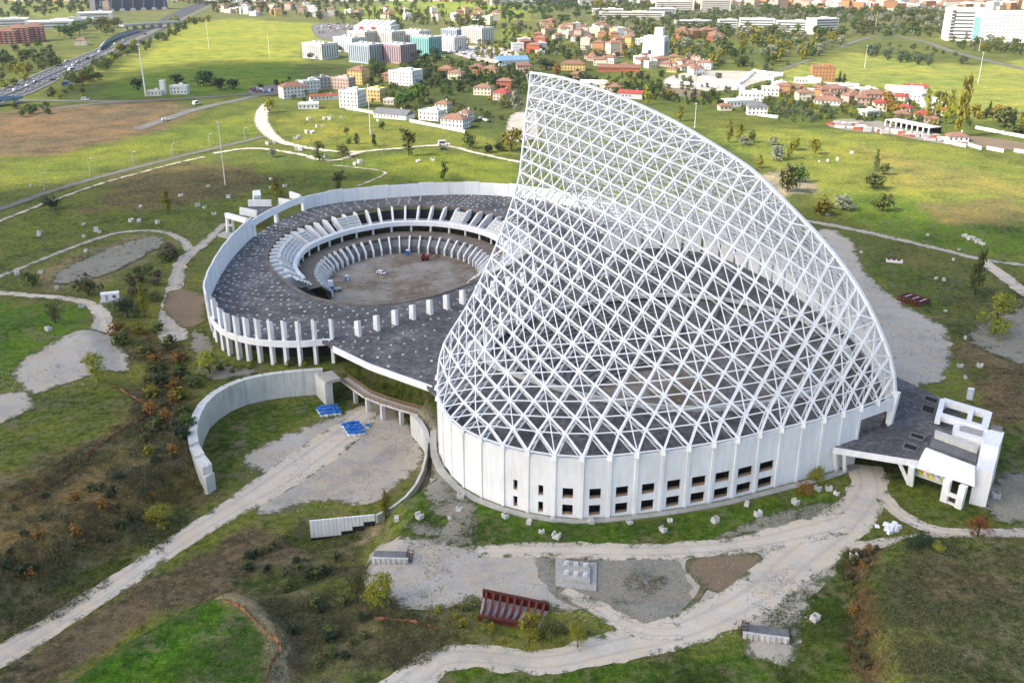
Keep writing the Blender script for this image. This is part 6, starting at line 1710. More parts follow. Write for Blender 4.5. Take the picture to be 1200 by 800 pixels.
def windows(root, w, d, h0, floors, fh, rz, mat='pane', ww=1.1, wh=1.5, sp=2.8, faces=None, proud=.04, maxn=60):
    """window boxes on the walls of a block; a wall that is turned away keeps a few"""
    me = window_mesh(mat); n = 0
    for fx, fy, ln, off in ((0, -1, w, d / 2), (1, 0, d, w / 2), (-1, 0, d, w / 2), (0, 1, w, d / 2)):
        wx = fx * math.cos(rz) - fy * math.sin(rz); wy = fx * math.sin(rz) + fy * math.cos(rz)
        to = -(root.location.x * wx + root.location.y * wy)
        if to < 0: continue
        k = max(1, int(ln / sp))
        for f in range(floors):
            for i in range(k):
                if n >= maxn: return
                x = (i + .5) / k * ln - ln / 2; z = h0 + fh * f + fh * .52
                px, py = (x, fy * off) if fx == 0 else (fx * off, x)
                o = link('window', me, root, (px, py, z))
                o.scale = (ww, 2 * proud + .1, wh) if fx == 0 else (2 * proud + .1, ww, wh); n += 1
def roof_hip(w, d, z, h, ov=.5, gable=False):
    b = MB(); w2, d2 = w / 2 + ov, d / 2 + ov; lng = w >= d
    r = (w2 - d2 * (0 if gable else 1)) if lng else (d2 - w2 * (0 if gable else 1)); r = max(r, .2)
    A_ = [(-w2, -d2, z), (w2, -d2, z), (w2, d2, z), (-w2, d2, z)]
    T_ = [(-r, 0, z + h), (r, 0, z + h)] if lng else [(0, -r, z + h), (0, r, z + h)]
    lo_ = [(x, y, z - .18) for x, y, _ in A_]
    f = [(0, 1, 5, 4), (1, 2, 5), (2, 3, 4, 5), (3, 0, 4)] if lng else [(0, 1, 4), (1, 2, 5, 4), (2, 3, 5), (3, 0, 4, 5)]
    b.add(A_ + T_ + lo_, f + [(6, 7, 1, 0), (7, 8, 2, 1), (8, 9, 3, 2), (9, 6, 0, 3), (9, 8, 7, 6)])
    return b
def house(u, v, w, d, rz, fl, wall, roof, label, grp=None, name='house', rk='hip', fh=3.1, win='pane', cat='house', wn=24, sp=2.9, pos=None, base=0.0, extra=None):
    p = pos if pos is not None else at(u, v); rz = math.radians(rz)
    r = empty(name, p, rz, label, cat, grp); h = fl * fh + .4
    MB().box(0, 0, -.6, w, d, h + .6).build('wall', M['wall_' + wall], r)
    if rk in ('hip', 'gable'):
        rf = roof_hip(w, d, h + .2, min(w, d) * .26, .6, rk == 'gable').build('roof', M['roof_' + roof], r)
        if w > 7: MB().box(w * .2, d * .12, h + .6, .8, .8, min(w, d) * .26 + .5).build('chimney', M['wall_' + wall], rf)
    else:
        rf = MB().box(0, 0, h + .01, w + .5, d + .5, .35).build('roof', M['roof_' + roof], r)
        b = MB(); q = .3
        b.box(0, -d / 2 - .1, h + .36, w + .5, q, .7); b.box(0, d / 2 + .1, h + .36, w + .5, q, .7); b.box(-w / 2 - .1, 0, h + .37, q, d - .1, .68); b.box(w / 2 + .1, 0, h + .37, q, d - .1, .68)
        b.build('parapet', M['wall_' + wall], rf)
        if w > 9: MB().box(w * .12, d * .1, h + .37, w * .22, d * .25, 2.4).build('stair_hut', M['wall_' + wall], rf)
    if wn: windows(r, w, d, .4, fl, fh, rz, win, maxn=wn, sp=sp)
    return r
# --- named buildings of the middle distance
house(344, 114, 22, 13, 32, 3, 'white', 'browntile', 'long white terraced apartment house with a brown roof left of the red canopy', name='apartment_house', rk='hip', wn=36)
house(363, 108, 16, 12, 32, 3, 'white', 'flat', 'white flat-roofed continuation of the terraced apartment house', name='apartment_house', rk='flat', wn=30)
house(377, 104, 14, 12, 32, 3, 'grey', 'darkflat', 'grey terraced house at the far end of the white apartments', name='apartment_house', rk='flat', wn=24)
house(381, 117, 26, 5, 20, 1, 'white', 'red', 'long low shed with a bright red roof beside the white apartments', name='shed', rk='gable', wn=6, cat='shed')
house(362, 127, 16, 9, 8, 1, 'white', 'white', 'low white building in front of the red-roofed shed', name='outbuilding', rk='flat', wn=6, cat='building')
house(403, 104, 19, 12, -25, 3, 'pink', 'flat', 'pink block with a flat roof between apartments and yellow house', name='apartment_house', rk='flat', wn=30)
house(421, 98, 16, 14, -25, 4, 'yellow', 'tile', 'tall yellow house with an orange hipped roof', rk='hip', wn=30)
house(414, 125, 17, 15, -20, 4, 'white', 'flat', 'white modern apartment block with dark balconies beside the path wall', name='apartment_house', rk='flat', wn=36)
house(440, 118, 15, 12, -20, 3, 'yellow', 'white', 'yellow block with a white roof right of the white modern block', name='apartment_house', rk='flat', wn=24)
house(476, 99, 26, 20, -25, 4, 'white', 'flat', 'white and brown apartment house with framed balconies', name='apartment_house', rk='flat', wn=44, win='shutter', sp=3.4)
house(455, 95, 10, 8, -25, 2, 'brown', 'tile', 'small brown house left of the framed apartment house', wn=8)
house(462, 138, 30, 12, -28, 1, 'white', 'darkflat', 'long white shed with a grey roof below the villas', name='warehouse', rk='gable', wn=8, cat='warehouse')
house(457, 122, 9, 8, -10, 1, 'cream', 'white', 'small cream outbuilding behind the long grey shed', name='outbuilding', rk='flat', wn=4, cat='building')
house(507, 140, 17, 13, -25, 2, 'white', 'flat', 'white terraced villa left of the pink-roofed white villa', name='villa', rk='flat', wn=22)
house(520, 131, 11, 9, -25, 2, 'cream', 'tile', 'cream house behind the white terraced villa', rk='hip', wn=12)
house(534, 149, 18, 12, -25, 2, 'white', 'tile', 'white villa with two pink tiled roofs nearest the footpath', name='villa', rk='hip', wn=22)
house(546, 142, 9, 11, -25, 2, 'white', 'tile', 'narrow white wing at the back of the pink-roofed villa', name='villa', rk='hip', wn=12)
house(567, 111, 16, 11, -15, 2, 'cream', 'tile', 'cream house with a broad orange roof below the villas row', rk='hip', wn=12)
house(589, 117, 13, 11, -30, 2, 'pink', 'red', 'pink house with a red roof beside the willow', rk='hip', wn=12)
house(592, 103, 14, 9, -15, 2, 'brick', 'tile', 'brick house with red roof behind the pink one', rk='hip', wn=8)
house(524, 88, 15, 12, -20, 2, 'orange', 'tile', 'orange villa with a tiled roof at the left of the dark garden row', name='villa', wn=12)
house(535, 93, 14, 11, -20, 2, 'cream', 'tile', 'cream villa with arcade right of the orange villa', name='villa', wn=12)
house(560, 86, 15, 12, -20, 2, 'orange', 'browntile', 'orange brown villa in the middle of the dark garden row', name='villa', wn=12)
house(575, 88, 15, 12, -20, 2, 'yellow', 'tile', 'yellow villa with tiled roof left of the blue shed', name='villa', wn=12)
house(600, 76, 34, 16, 18, 1, 'white', 'blue', 'long white shed with a blue-grey roof', name='warehouse', rk='gable', wn=6, cat='warehouse', fh=5)
house(614, 84, 16, 11, 5, 2, 'pink', 'browntile', 'pink house right below the blue-roofed shed', wn=10)
house(672, 82, 26, 13, -8, 2, 'yellow', 'browntile', 'wide yellow house just above the sail', wn=20)
house(676, 91, 13, 9, -8, 1, 'orange', 'tile', 'small orange-roofed house in front of the wide yellow one', wn=6)
house(725, 84, 44, 12, -8, 1, 'brick', 'browntile', 'long low brown-red stable roofed in dark tiles', name='stable', rk='gable', wn=8, cat='stable', fh=4)
house(698, 103, 28, 10, -12, 1, 'cream', 'white', 'long pale shed half hidden behind the sail edge', name='shed', rk='gable', wn=5, cat='shed', fh=4)
house(722, 106, 16, 12, -12, 1, 'pink', 'tile', 'low pink house touching the sail edge', wn=6)
house(740, 115, 22, 9, -25, 1, 'grey', 'red', 'long shed with a faded red roof along the sail edge', name='shed', rk='gable', wn=4, cat='shed', fh=4)
house(849, 69 + 60, 10, 8, 5, 1, 'cream', 'tile', 'small cream house among the hedges right of the sail edge', wn=4)
house(886, 134, 15, 13, -5, 2, 'white', 'darkflat', 'white villa with a grey hipped roof at the meadow edge', name='villa', rk='hip', wn=16)
house(880, 118, 20, 15, -10, 2, 'white', 'white', 'group of bright white flat buildings behind the grey-roofed villa', name='building', rk='flat', wn=14, cat='building')
house(864, 124, 24, 12, 12, 1, 'white', 'white', 'white low hall left of the grey-roofed villa', name='building', rk='flat', wn=8, cat='building', fh=4)
house(902, 112, 14, 12, -10, 2, 'white', 'white', 'white two-storey house right of the white group', rk='flat', wn=10)
house(932, 108, 22, 13, 5, 1, 'cream', 'tile', 'low cream villa with a wide orange roof', name='villa', wn=10)
house(963, 94, 22, 16, -10, 4, 'orange', 'tile', 'tall orange apartment house with balconies at the field edge', name='apartment_house', rk='flat', wn=40, win='shutter')
house(946, 97, 24, 10, -8, 1, 'white', 'white', 'white low roof left of the orange apartment house', name='shed', rk='flat', wn=4, cat='shed')
house(985, 105, 30, 9, -14, 1, 'white', 'flat', 'long white shed right of the orange apartment house', name='shed', rk='gable', wn=6, cat='shed')
house(975, 112, 18, 12, -10, 2, 'pink', 'tile', 'pink villa below the orange apartment house', name='villa', wn=12)
house(970, 122, 22, 12, -25, 1, 'white', 'tile', 'white bungalow with a large orange roof beside the garden grove', name='bungalow', wn=10)
house(1014, 109, 17, 10, -8, 1, 'white', 'white', 'white rectangular shed right of the pink villa', name='shed', rk='flat', wn=4, cat='shed')
house(1022, 119, 20, 12, -8, 2, 'pink', 'tile', 'pink house with orange roof at the left of the red-roofed hall', wn=14)
house(1058, 113, 30, 14, -18, 1, 'white', 'white', 'white hall with pale roof behind the autumn trees', name='hall', rk='gable', wn=8, cat='hall', fh=5)
house(1060, 119, 17, 9, -18, 1, 'white', 'red', 'small hall with a faded red roof in front of the white hall', name='hall', rk='gable', wn=4, cat='hall', fh=4)
house(1072, 108, 20, 9, -18, 1, 'grey', 'red', 'hall with a faded red roof behind the white hall', name='hall', rk='gable', wn=4, cat='hall', fh=4)
house(1121, 165, 13, 9, -10, 1, 'white', 'tile', 'small hut with orange roof beside the tall yellow poplar', name='hut', wn=4, cat='hut')
# white perimeter walls at right
for (u0, v0, u1, v1, lab) in [(1106, 168, 1132, 173, 'left white garden wall along the right meadow edge'), (1134, 171, 1150, 176, 'middle white garden wall along the right meadow edge'), (1156, 175, 1176, 179, 'white garden wall right of the rust coloured ground'), (1188, 178, 1212, 182, 'last white wall at the right picture edge'), (1143, 151, 1200, 162, 'long white wall behind the rust coloured ground'), (888, 136, 912, 139, 'low white wall in front of the garden grove'), (405, 128, 450, 136, 'white wall along the meadow below the modern block'), (480, 143, 545, 156, 'white wall below the villas'), (655, 20, 800, 26, 'far white wall')][:8]:
    a, c = at(u0, v0), at(u1, v1)
    r = empty('garden_wall', (0, 0, 0), 0, lab, 'wall'); k = max(2, int((c - a).length / 8))
    for i in range(k):
        b = MB(); b.beam(a.lerp(c, i / k) + up * 1.0, a.lerp(c, (i + .985) / k) + up * 1.0, .4, 2.4 + .04 * (i % 2)); b.build('wall_panel', M['wall_white'], r)
# open shed
sp_ = at(1036, 148); ep = at(1088, 158); d_ = ep - sp_; shd = empty('open_shed', sp_, math.atan2(d_.y, d_.x), 'long open-fronted dark shed on white pillars behind the scrap yard', 'shed')
MB().prism([(0, 0), (d_.length, 0), (d_.length, 12), (0, 12)], 4.6, 5.0).build('roof', M['roof_flat'], shd); MB().box(d_.length / 2, 11.8, 0, d_.length, .3, 4.5).build('wall', M['dark'], shd)
for k in range(9): MB().box(.6 + k * (d_.length - 1.2) / 8, .5, 0, 1.0, .8, 4.58).build('pillar', M['wall_white'], shd)
# --- student blocks: ribbed boxes, pale to the left, shaded to the right
def block(u, v, w, d, rz, fl, wall, label, grp, roof='flat', ribs=True, wn=0, wall2=None, fh=3.2):
    p = at(u, v); rz = math.radians(rz); r = empty('student_block', p, rz, label, 'building', grp); h = fl * fh + 1
    MB().box(0, 0, -.5, w, d, h + .5).build('wall', M['wall_' + wall], r)
    rf = MB().box(0, 0, h + .01, w + .6, d + .6, .5).build('roof', M['roof_' + roof], r)
    for k in range(3): MB().box(-w * .3 + k * w * .3, d * (.1 - .08 * k), h + .52, w * .14, d * .2, 1.6).build('roof_unit', M['roof_flat'], rf)
    m1 = window_mesh('pane')
    for fx, fy, ln, off in ((0, -1, w, d / 2), (-1, 0, d, w / 2), (1, 0, d, w / 2)):
        wx = fx * math.cos(rz) - fy * math.sin(rz); wy = fx * math.sin(rz) + fy * math.cos(rz)
        if -(p.x * wx + p.y * wy) < 0: continue
        k = max(3, int(ln / 3.4))
        for i in range(k):
            x = (i + .5) / k * ln - ln / 2
            o = link('window_strip', m1, r, (x, fy * off, h / 2) if fx == 0 else (fx * off, x, h / 2)); o.scale = (1.15, .22, h * .82) if fx == 0 else (.22, 1.15, h * .82)
    return r
SB = 'student blocks'
for (u, v, w, d, rz, fl, wl_, lab) in [
 (376, 68, 34, 26, -38, 5, 'white', 'first student block from the left with pale and dark ribbed faces'), (411, 60, 34, 26, -38, 5, 'white', 'student block behind the first one'),
 (426, 52, 34, 26, -38, 5, 'stone', 'student block behind and right of the second one'), (457, 52, 34, 26, -38, 5, 'stone', 'cream student block in the back row beside the market hall'),
 (431, 73, 34, 26, -38, 6, 'bluegrey', 'blue-grey ribbed student block in the front row'), (466, 73, 36, 26, -38, 6, 'mauve', 'mauve ribbed student block in the front row'),
 (488, 51, 34, 24, -38, 5, 'white', 'white student block behind the mauve one'), (500, 63, 30, 24, -38, 6, 'teal', 'student block with a turquoise ribbed face'),
 (528, 59, 34, 24, -38, 5, 'white', 'white student block right of the turquoise one'), (532, 46, 30, 22, -38, 4, 'bluegrey', 'low blue-grey student block in the back row at right'), (560, 50, 36, 26, -38, 6, 'white', 'last student block at the right end')]:
    block(u, v, w, d, rz, fl, wl_, lab, SB)
# market hall
mh = empty('market_hall', at(442, 36), -.25, 'white shopping hall with tilted roof strips behind the student blocks', 'hall')
MB().box(0, 0, -.5, 62, 40, 9).build('wall', M['wall_white'], mh)
for k in range(6): MB().hexa([(-28 + k * 9.5, -16, 8.6), (-21.5 + k * 9.5, -16, 8.6), (-21.5 + k * 9.5, 18, 8.6), (-28 + k * 9.5, 18, 8.6), (-28 + k * 9.5, -16, 9.2), (-21.5 + k * 9.5, -16, 9.2), (-21.5 + k * 9.5, 18, 15), (-28 + k * 9.5, 18, 15)]).build('roof_strip', M['roof_flat'] if k % 2 else M['roof_white'], mh)
for x in (-18, 2): MB().box(x, -20.2, 3, 7, .4, 4).build('red_sign', M['roof_red'], mh)
# church
ch = empty('church', at(768, 64), math.radians(-25), 'large plain white church hall with a square bell block', 'church')
MB().box(0, 0, -.5, 28, 22, 22, 0, .92).build('wall', M['wall_white'], ch); MB().box(3, 3, 21.5, 10, 9, 10).build('bell_block', M['wall_white'], ch)
MB().box(0, 0, 21.51, 26.5, 21, .4).build('roof', M['roof_white'], ch)
for k in range(3): MB().box(14.0 - k * .02, -5 + 5 * k, 2, .3, 3, 14).build('window', M['wall_bluegrey'], ch)
MB().box(-4, -11, 0, 4, .4, 6).build('door', M['pane'], ch)
# hospital
hp = empty('hospital', at(1128, 47), math.radians(-14), 'tall white hospital block with dark side strips and turquoise glass', 'hospital')
MB().box(0, 0, -1, 52, 40, 43).build('wall', M['wall_white'], hp); MB().box(0, 0, 42.01, 53, 41, 1).build('roof', M['roof_white'], hp)
for f in range(8): MB().box(-6, -20.1, 3 + f * 4.8, 26, .3, 1.6).build('window_band', M['pane'], hp)
MB().box(16, -20.15, 2, 16, .4, 30).build('glass_front', M['wall_teal'], hp)
for k in range(9): MB().box(-20, -20.1, 3 + k * 4.3, 5, .3, 3).build('window', M['wall_slate'], hp)
hp2 = empty('hospital', at(1186, 49), math.radians(-14), 'long white hospital wing with a grid of small windows at the right edge', 'hospital')
MB().box(0, 0, -1, 92, 36, 40).build('wall', M['wall_white'], hp2); MB().box(0, 0, 39.01, 93, 37, 1).build('roof', M['roof_white'], hp2)
wmw = window_mesh('pane')
for f in range(8):
    for k in range(18):
        o = link('window', wmw, hp2, (-43 + k * 5, -18, 4 + f * 4.5)); o.scale = (1.7, .3, .9)
# red apartment block, warehouses, blue hall at upper left
for k, (u, v, fl) in enumerate([(9, 51, 5), (25, 50, 6), (42, 48, 6)]):
    r = house(u, v, 26, 20, 24, fl, 'brick', 'tile', ['left third of the red apartment block with white balconies', 'middle of the red apartment block with white balconies', 'right end of the red apartment block with white balconies'][k], name='apartment_house', rk='hip', wn=0, grp='red apartment block')
    for f in range(fl):
        for i in range(4): MB().box(-9.5 + i * 6.3, -10.4, 1.2 + f * 3.1, 3.2, 1.0, 1.0).build('balcony', M['wall_white'], r)
        for i in range(4): MB().box(-9.5 + i * 6.3, -10.05, 2.3 + f * 3.1, 2.2, .2, 1.2).build('window', M['pane'], r)
for (u, v, w, d, lab) in [(60, 33, 70, 40, 'left white industrial hall behind the pines'), (82, 30, 44, 30, 'white industrial hall with glazed corner'), (96, 30, 40, 26, 'white hall with two dark window bands'), (112, 22, 60, 40, 'far white hall behind the yellow trees'), (12, 30, 60, 30, 'white hall behind the red apartment block')]:
    r = house(u, v, w, d, 20, 2, 'white', 'white', lab, name='industrial_hall', rk='flat', wn=0, cat='hall', fh=5)
    for f in range(2): MB().box(0, -d / 2 - .1, 2.2 + f * 4.6, w * .8, .3, 1.5).build('window_band', M['pane'], r)
bh = empty('office_hall', at(152, 12), math.radians(38), 'dark blue glass hall with slanted ribs and white feet by the motorway', 'hall')
MB().box(0, 0, -.5, 150, 40, 30, 0, .97).build('wall', M['wall_slate'], bh); MB().box(0, 0, 29.6, 146, 40, .6).build('roof', M['roof_darkflat'], bh)
for k in range(7):
    MB().beam((-66 + k * 22, -22.5, 6), (-60 + k * 22, -19.5, 30), 2.2).build('rib', M['roof_blue'], bh); MB().box(-66 + k * 22, -23, 0, 12, 4, 5, 0, .6).build('white_foot', M['wall_white'], bh)
house(126, 16, 12, 14, 10, 7, 'pink', 'flat', 'slim pink tower house left of the dark blue hall', name='tower_house', rk='flat', wn=14)
house(96, 53, 15, 11, 10, 2, 'cream', 'tile', 'cream house with an orange roof beside the motorway', wn=8)
house(211, 110, 15, 9, 4, 2, 'white', 'white', 'white kiosk building by the road below the shaded field', name='kiosk', rk='flat', wn=8, cat='kiosk')
o = empty('water_tower', at(192, 111), 0, 'slim white tower block beside the kiosk building', 'tower'); MB().box(0, 0, -.5, 4.2, 4.2, 12.5).build('wall', M['wall_white'], o); MB().box(0, 0, 12.01, 4.6, 4.6, .4).build('roof', M['roof_white'], o)
house(182, 112, 12, 6, 4, 1, 'white', 'flat', 'low white hut between lighting tower and slim tower', name='hut', rk='flat', wn=4, cat='hut')
house(414, 0 + 176, .1, .1, 0, 1, 'white', 'white', 'x') if False else None
# motorway bridge
mb_a, mb_c = at(143, 36), at(212, 31)
mbz = empty('motorway_bridge', (0, 0, 0), 0, 'grey flyover crossing the motorway at upper left', 'bridge')
b = MB(); b.beam(mb_a + up * 7, mb_c + up * 7, 14, 1.8); b.build('bridge_deck', M['shade'], mbz)
for s_ in (-1, 1):
    dn = (mb_c - mb_a).normalized(); oo = Vector((-dn.y, dn.x, 0)) * 7 * s_; MB().beam(mb_a + oo + up * 8.6, mb_c + oo + up * 8.6, .4, 1.4).build('parapet', M['pale'], mbz)
for k in range(7): p = mb_a.lerp(mb_c, (k + .5) / 7); MB().box(p.x, p.y, p.z - .5, 3, 8, 6.6).build('bridge_pier', M['shade'], mbz)
bb_ = empty('road_bridge', (0, 0, 0), 0, 'road bridge with a pale blue parapet at the left picture edge', 'bridge')
a, c = at(-14, 126), at(23, 120)
MB().beam(a + up * 4, c + up * 4, 9, 1).build('bridge_deck', M['asphalt'], bb_)
dn = (c - a).normalized()
for s_ in (-1, 1): oo = Vector((-dn.y, dn.x, 0)) * 4.7 * s_; MB().beam(a + oo + up * 5, c + oo + up * 5, .3, 1.6).build('parapet', M['roof_blue'], bb_)
for k in (.3, .9): p = a.lerp(c, k); MB().box(p.x, p.y, p.z - .5, 1.5, 8, 4).build('bridge_pier', M['pale'], bb_)
# noise barrier
nb = empty('noise_barrier', (0, 0, 0), 0, 'curved pale green noise barrier along the motorway', 'barrier')
NBL = resample(smooth_line([tuple(at(u, v)) for u, v in [(117, 60), (124, 52), (140, 44), (163, 37)]], 5), 16)
for a, c in zip(NBL[:-1], NBL[1:]):
    b = MB(); a, c = Vector(a), Vector(c); dn = (c - a).normalized(); oo = Vector((-dn.y, dn.x, 0)); b.loop([[a, c], [a + up * 4.5, c + up * 4.5], [a + up * 6 - oo * 2.5, c + up * 6 - oo * 2.5]]); b.build('barrier_panel', M['wall_bluegrey'], nb)
    MB().beam(a, a + up * 4.6, .3).build('barrier_post', M['steel'], nb)
# motorway barriers and lines
for off, nm in ((0.0, 'crash_barrier'),):
    ml = resample(smooth_line([tuple(at(u, v)) for u, v in [(-40, 126), (12, 110), (60, 88), (110, 66), (150, 49)]], 6), 60)
    cb_ = empty('crash_barrier', (0, 0, 0), 0, 'pale central crash barrier of the motorway', 'barrier')
    for a, c in zip(ml[:-1], ml[1:]): MB().beam(Vector(a) + up * .7, Vector(c) + up * .7, .6, .9).build('barrier_rail', M['wall_grey'], cb_)
mt = np.gradient(ml[:, :2], axis=0); mt /= np.linalg.norm(mt, axis=1)[:, None]
for k, off in enumerate((-16.5, -9, -5.4, 5.4, 9, 16.5)):
    b = MB(); pts = ml[:, :2] + np.stack([-mt[:, 1], mt[:, 0]], 1) * off
    for i in range(len(pts) - 1):
        if abs(off) in (9, 5.4) and i % 2: continue
        a, c = pts[i], pts[i + 1]; n_ = np.array((-mt[i][1], mt[i][0])) * .22
        b.add([(a[0] - n_[0], a[1] - n_[1], .45), (c[0] - n_[0], c[1] - n_[1], .45), (c[0] + n_[0], c[1] + n_[1], .45), (a[0] + n_[0], a[1] + n_[1], .45)], [(0, 1, 2, 3)])
    tag(b.build('lane_marking', M['wall_white']), kind='structure')
# vehicles
CARM = [plain('car_' + n_, c, .3, .05, 1, spec=.5) for n_, c in (('white', (.75, .76, .78)), ('black', (.03, .03, .035)), ('silver', (.42, .43, .45)), ('red', (.4, .04, .03)), ('blue', (.05, .12, .35)))]
cp_ = car('car', (0, -80, 0), 0, CARM[0], 'x'); vp_ = car('van', (0, -90, 0), 0, CARM[0], 'x', van=True)
used_c = [False, False]
def put(u, v, rz, kind, label, grp, mat, sc=1.0, cat=None, z=.35):
    src = vp_ if kind == 'van' else cp_; i = kind == 'van'
    if not used_c[i]: o = src; used_c[i] = True
    else: o = copy_tree(src)
    o.location = at(u, v, z); o.rotation_euler = (0, 0, rz); o.scale = (sc, sc, sc); tag(o, label, cat or kind, grp)
    if mat is not CARM[0]:
        for ch in o.children:
            if ch.name.startswith('body'): ch.data = ch.data.copy(); ch.data.materials[0] = mat
    return o
CN = ['white', 'black', 'silver', 'red', 'blue']
mw = [(19, 107, 1), (34, 102, 0), (43, 97, 0), (62, 95, 0), (79, 73, 0), (80, 80, 0), (87, 78, 0), (92, 74, 0), (103, 70, 0), (110, 67, 0), (118, 62, 0), (136, 53, 0), (146, 49, 0), (170, 41, 0)]
for k, (u, v, van) in enumerate(mw):
    i = [0, 0, 2, 1, 2][k % 5]; put(u, v, math.radians(52), 'car', CN[i] + ' car on the motorway, ' + nth(k, len(mw)) + ' of those driving', 'cars on the motorway', CARM[i], 1.35, z=.5)
put(86, 84, math.radians(52), 'van', 'tall white lorry on the motorway', None, CARM[0], 1.9, 'lorry', z=.5)
put(79, 101, .2, 'van', 'blue and white lorry parked beside the motorway embankment', None, CARM[4], 1.9, 'lorry')
put(100, 118, 0, 'van', 'white van on the road below the shaded field', None, CARM[0], 1.2); put(231, 123, 1.0, 'van', 'white van turning at the road junction', None, CARM[0], 1.4)
put(194, 142, .5, 'car', 'white car on the slip road beside the brown field', None, CARM[0], 1.3); put(520, 171, .1, 'van', 'white van with a blue top parked on the footpath', None, CARM[0], 1.5); put(520, 172 + 4, .1, 'car', 'black car beside the white van on the footpath', None, CARM[1], 1.1)
pk_ = []
for k in range(26): pk_.append((296 + R.uniform(0, 46), 109 - R.uniform(0, 5)))
for k, (u, v) in enumerate(pk_): i = R.choice([0, 1, 2, 2, 3, 4]); put(u, v, R.choice([.3, 1.8]), 'car', 'car parked in the crowded lot left of the white apartments', 'cars in the apartment lot', CARM[i], 1.15)
for k in range(40):
    u = R.uniform(372, 420); v = 36 - (u - 372) * .1 + R.uniform(-5, 4); i = R.choice([0, 0, 1, 2, 3]); put(u, v, R.choice([.3, 1.8]), 'car', 'small car in the market hall car park', 'cars in the market car park', CARM[i], 1.3)
for k in range(50):
    u = R.uniform(520, 600); v = R.uniform(58, 70); i = R.choice([0, 0, 0, 1, 2, 4]); put(u, v, R.choice([.3, 1.8]), 'car', 'small car in the tree-lined car park right of the student blocks', 'cars in the tree-lined car park', CARM[i], 1.25)
for k in range(5): put(563 + k * 2.4, 140 + k * .8, 1.2, 'car', 'dark car parked behind the pink-roofed villa', 'cars behind the villa', CARM[k % 3], 1.0)
area('car_park', gp([(366, 30), (395, 28), (425, 34), (424, 44), (392, 48), (372, 44)]), M['asphalt'], .3); area('car_park', gp([(520, 58), (560, 54), (604, 60), (604, 74), (560, 72)]), M['gravel'], .3)
area('car_park', gp([(292, 104), (340, 98), (346, 106), (300, 113)]), M['asphalt'], .3); area('car_park', gp([(598, 136), (628, 128), (630, 160), (596, 164)]), M['gravel'], .4)
area('caravan_park', gp([(780, 92), (818, 84), (886, 84), (918, 88), (880, 100), (868, 106), (790, 106)]), M['gravel'], .4); area('ploughed_plot', gp([(770, 104), (824, 106), (816, 114), (776, 112)]), M['earth'], .5)
area('scrap_yard', gp([(970, 146), (990, 140), (1040, 144), (1100, 158), (1125, 166), (1110, 170), (1040, 158), (985, 152)]), M['weedy'], .6, rimadd=5)
area('rust_ground', gp([(1110, 166), (1140, 160), (1200, 168), (1210, 178), (1140, 172)]), M['earth'], .6)
# caravans
cvn = empty('caravan', (0, -100, 0), 0)
b = MB(); b.box(0, 0, .5, 6.2, 2.3, 2.2, 0, .95); b.build('body', M['wrap'], cvn); MB().box(0, -1.16, 1.4, 3, .06, .8).build('window', M['pane'], cvn)
for y in (-.9, .9): MB().tube((0, y - .1, .4), (0, y + .1, .4), .4, .4, 8).build('wheel', M['dark'], cvn)
n_ = 0
for (u0, v0, u1, v1, k_, lab) in [(783, 98, 820, 102, 12, 'white caravan in the left row of the caravan park'), (820, 94, 866, 100, 18, 'white caravan in the back row of the caravan park'), (822, 101, 872, 105, 18, 'white caravan in the front row of the caravan park'), (868, 98, 884, 85, 8, 'white caravan in the slanting row of the caravan park'), (886, 86, 916, 90, 10, 'white caravan in the right-hand row of the caravan park'), (886, 92, 905, 95, 7, 'white caravan in the lower right row of the caravan park')]:
    for i in range(k_):
        o = cvn if n_ == 0 else copy_tree(cvn); n_ += 1
        f = i / max(1, k_ - 1); o.location = at(u0 + (u1 - u0) * f, v0 + (v1 - v0) * f + R.uniform(-.4, .4)); o.rotation_euler = (0, 0, 1.2 + R.uniform(-.15, .15)); o.scale = (1.15, 1.15, 1.2); tag(o, lab, 'caravan', lab.split(' in the ')[1])
# scrap containers
for k in range(34):
    f = k / 33; u = 972 + f * 132; v = 147 + f * 18 + R.uniform(-2.5, 2); s_ = R.choice(['wall_white', 'wall_white', 'wall_grey', 'wall_brick', 'wall_stone', 'wall_brown', 'wall_grey'])
    r = empty('scrap_container', at(u, v), R.uniform(-.5, .3), s_.split('_')[1].replace('brick', 'red') + ' scrap container in the cluttered yard at the meadow edge, ' + nth(k, 34), 'container', 'containers in the scrap yard')
    w_, d_2, h_ = R.uniform(3, 7), R.uniform(2, 3), R.uniform(1.5, 3.2)
    MB().box(0, 0, -.1, w_, d_2, h_).build('container_body', M[s_], r); MB().box(0, 0, h_ - .08, w_ * 1.03, d_2 * 1.05, .2).build('lid', M['roof_flat'] if k % 3 else M['roof_red'], r)
# --- loosely placed village houses
def village(poly, n, kinds, label, grp, seed, floors=(1, 3), size=(9, 16), wn=6):
    r = random.Random(seed); us = [p[0] for p in poly]; vs = [p[1] for p in poly]; k = 0; pts = []; tries = 0
    while k < n and tries < 4000:
        tries += 1; u, v = r.uniform(min(us), max(us)), r.uniform(min(vs), max(vs))
        if not inpoly(u, v, poly): continue
        p = P(u, v)
        if any(abs(p[0] - a) < 15 and abs(p[1] - c) < 17 for a, c in pts): continue
        pts.append((p[0], p[1])); wl_, rf = r.choice(kinds)
        house(u, v, r.uniform(*size), r.uniform(size[0], size[1] * .8), r.uniform(-40, 30), r.randint(*floors), wl_, rf, label.replace('#', wl_).replace('@', {'tile': 'orange tiled', 'red': 'red', 'browntile': 'brown tiled', 'flat': 'flat grey', 'white': 'flat white'}[rf]), grp, rk='flat' if rf in ('flat', 'white') else 'hip', wn=wn); k += 1
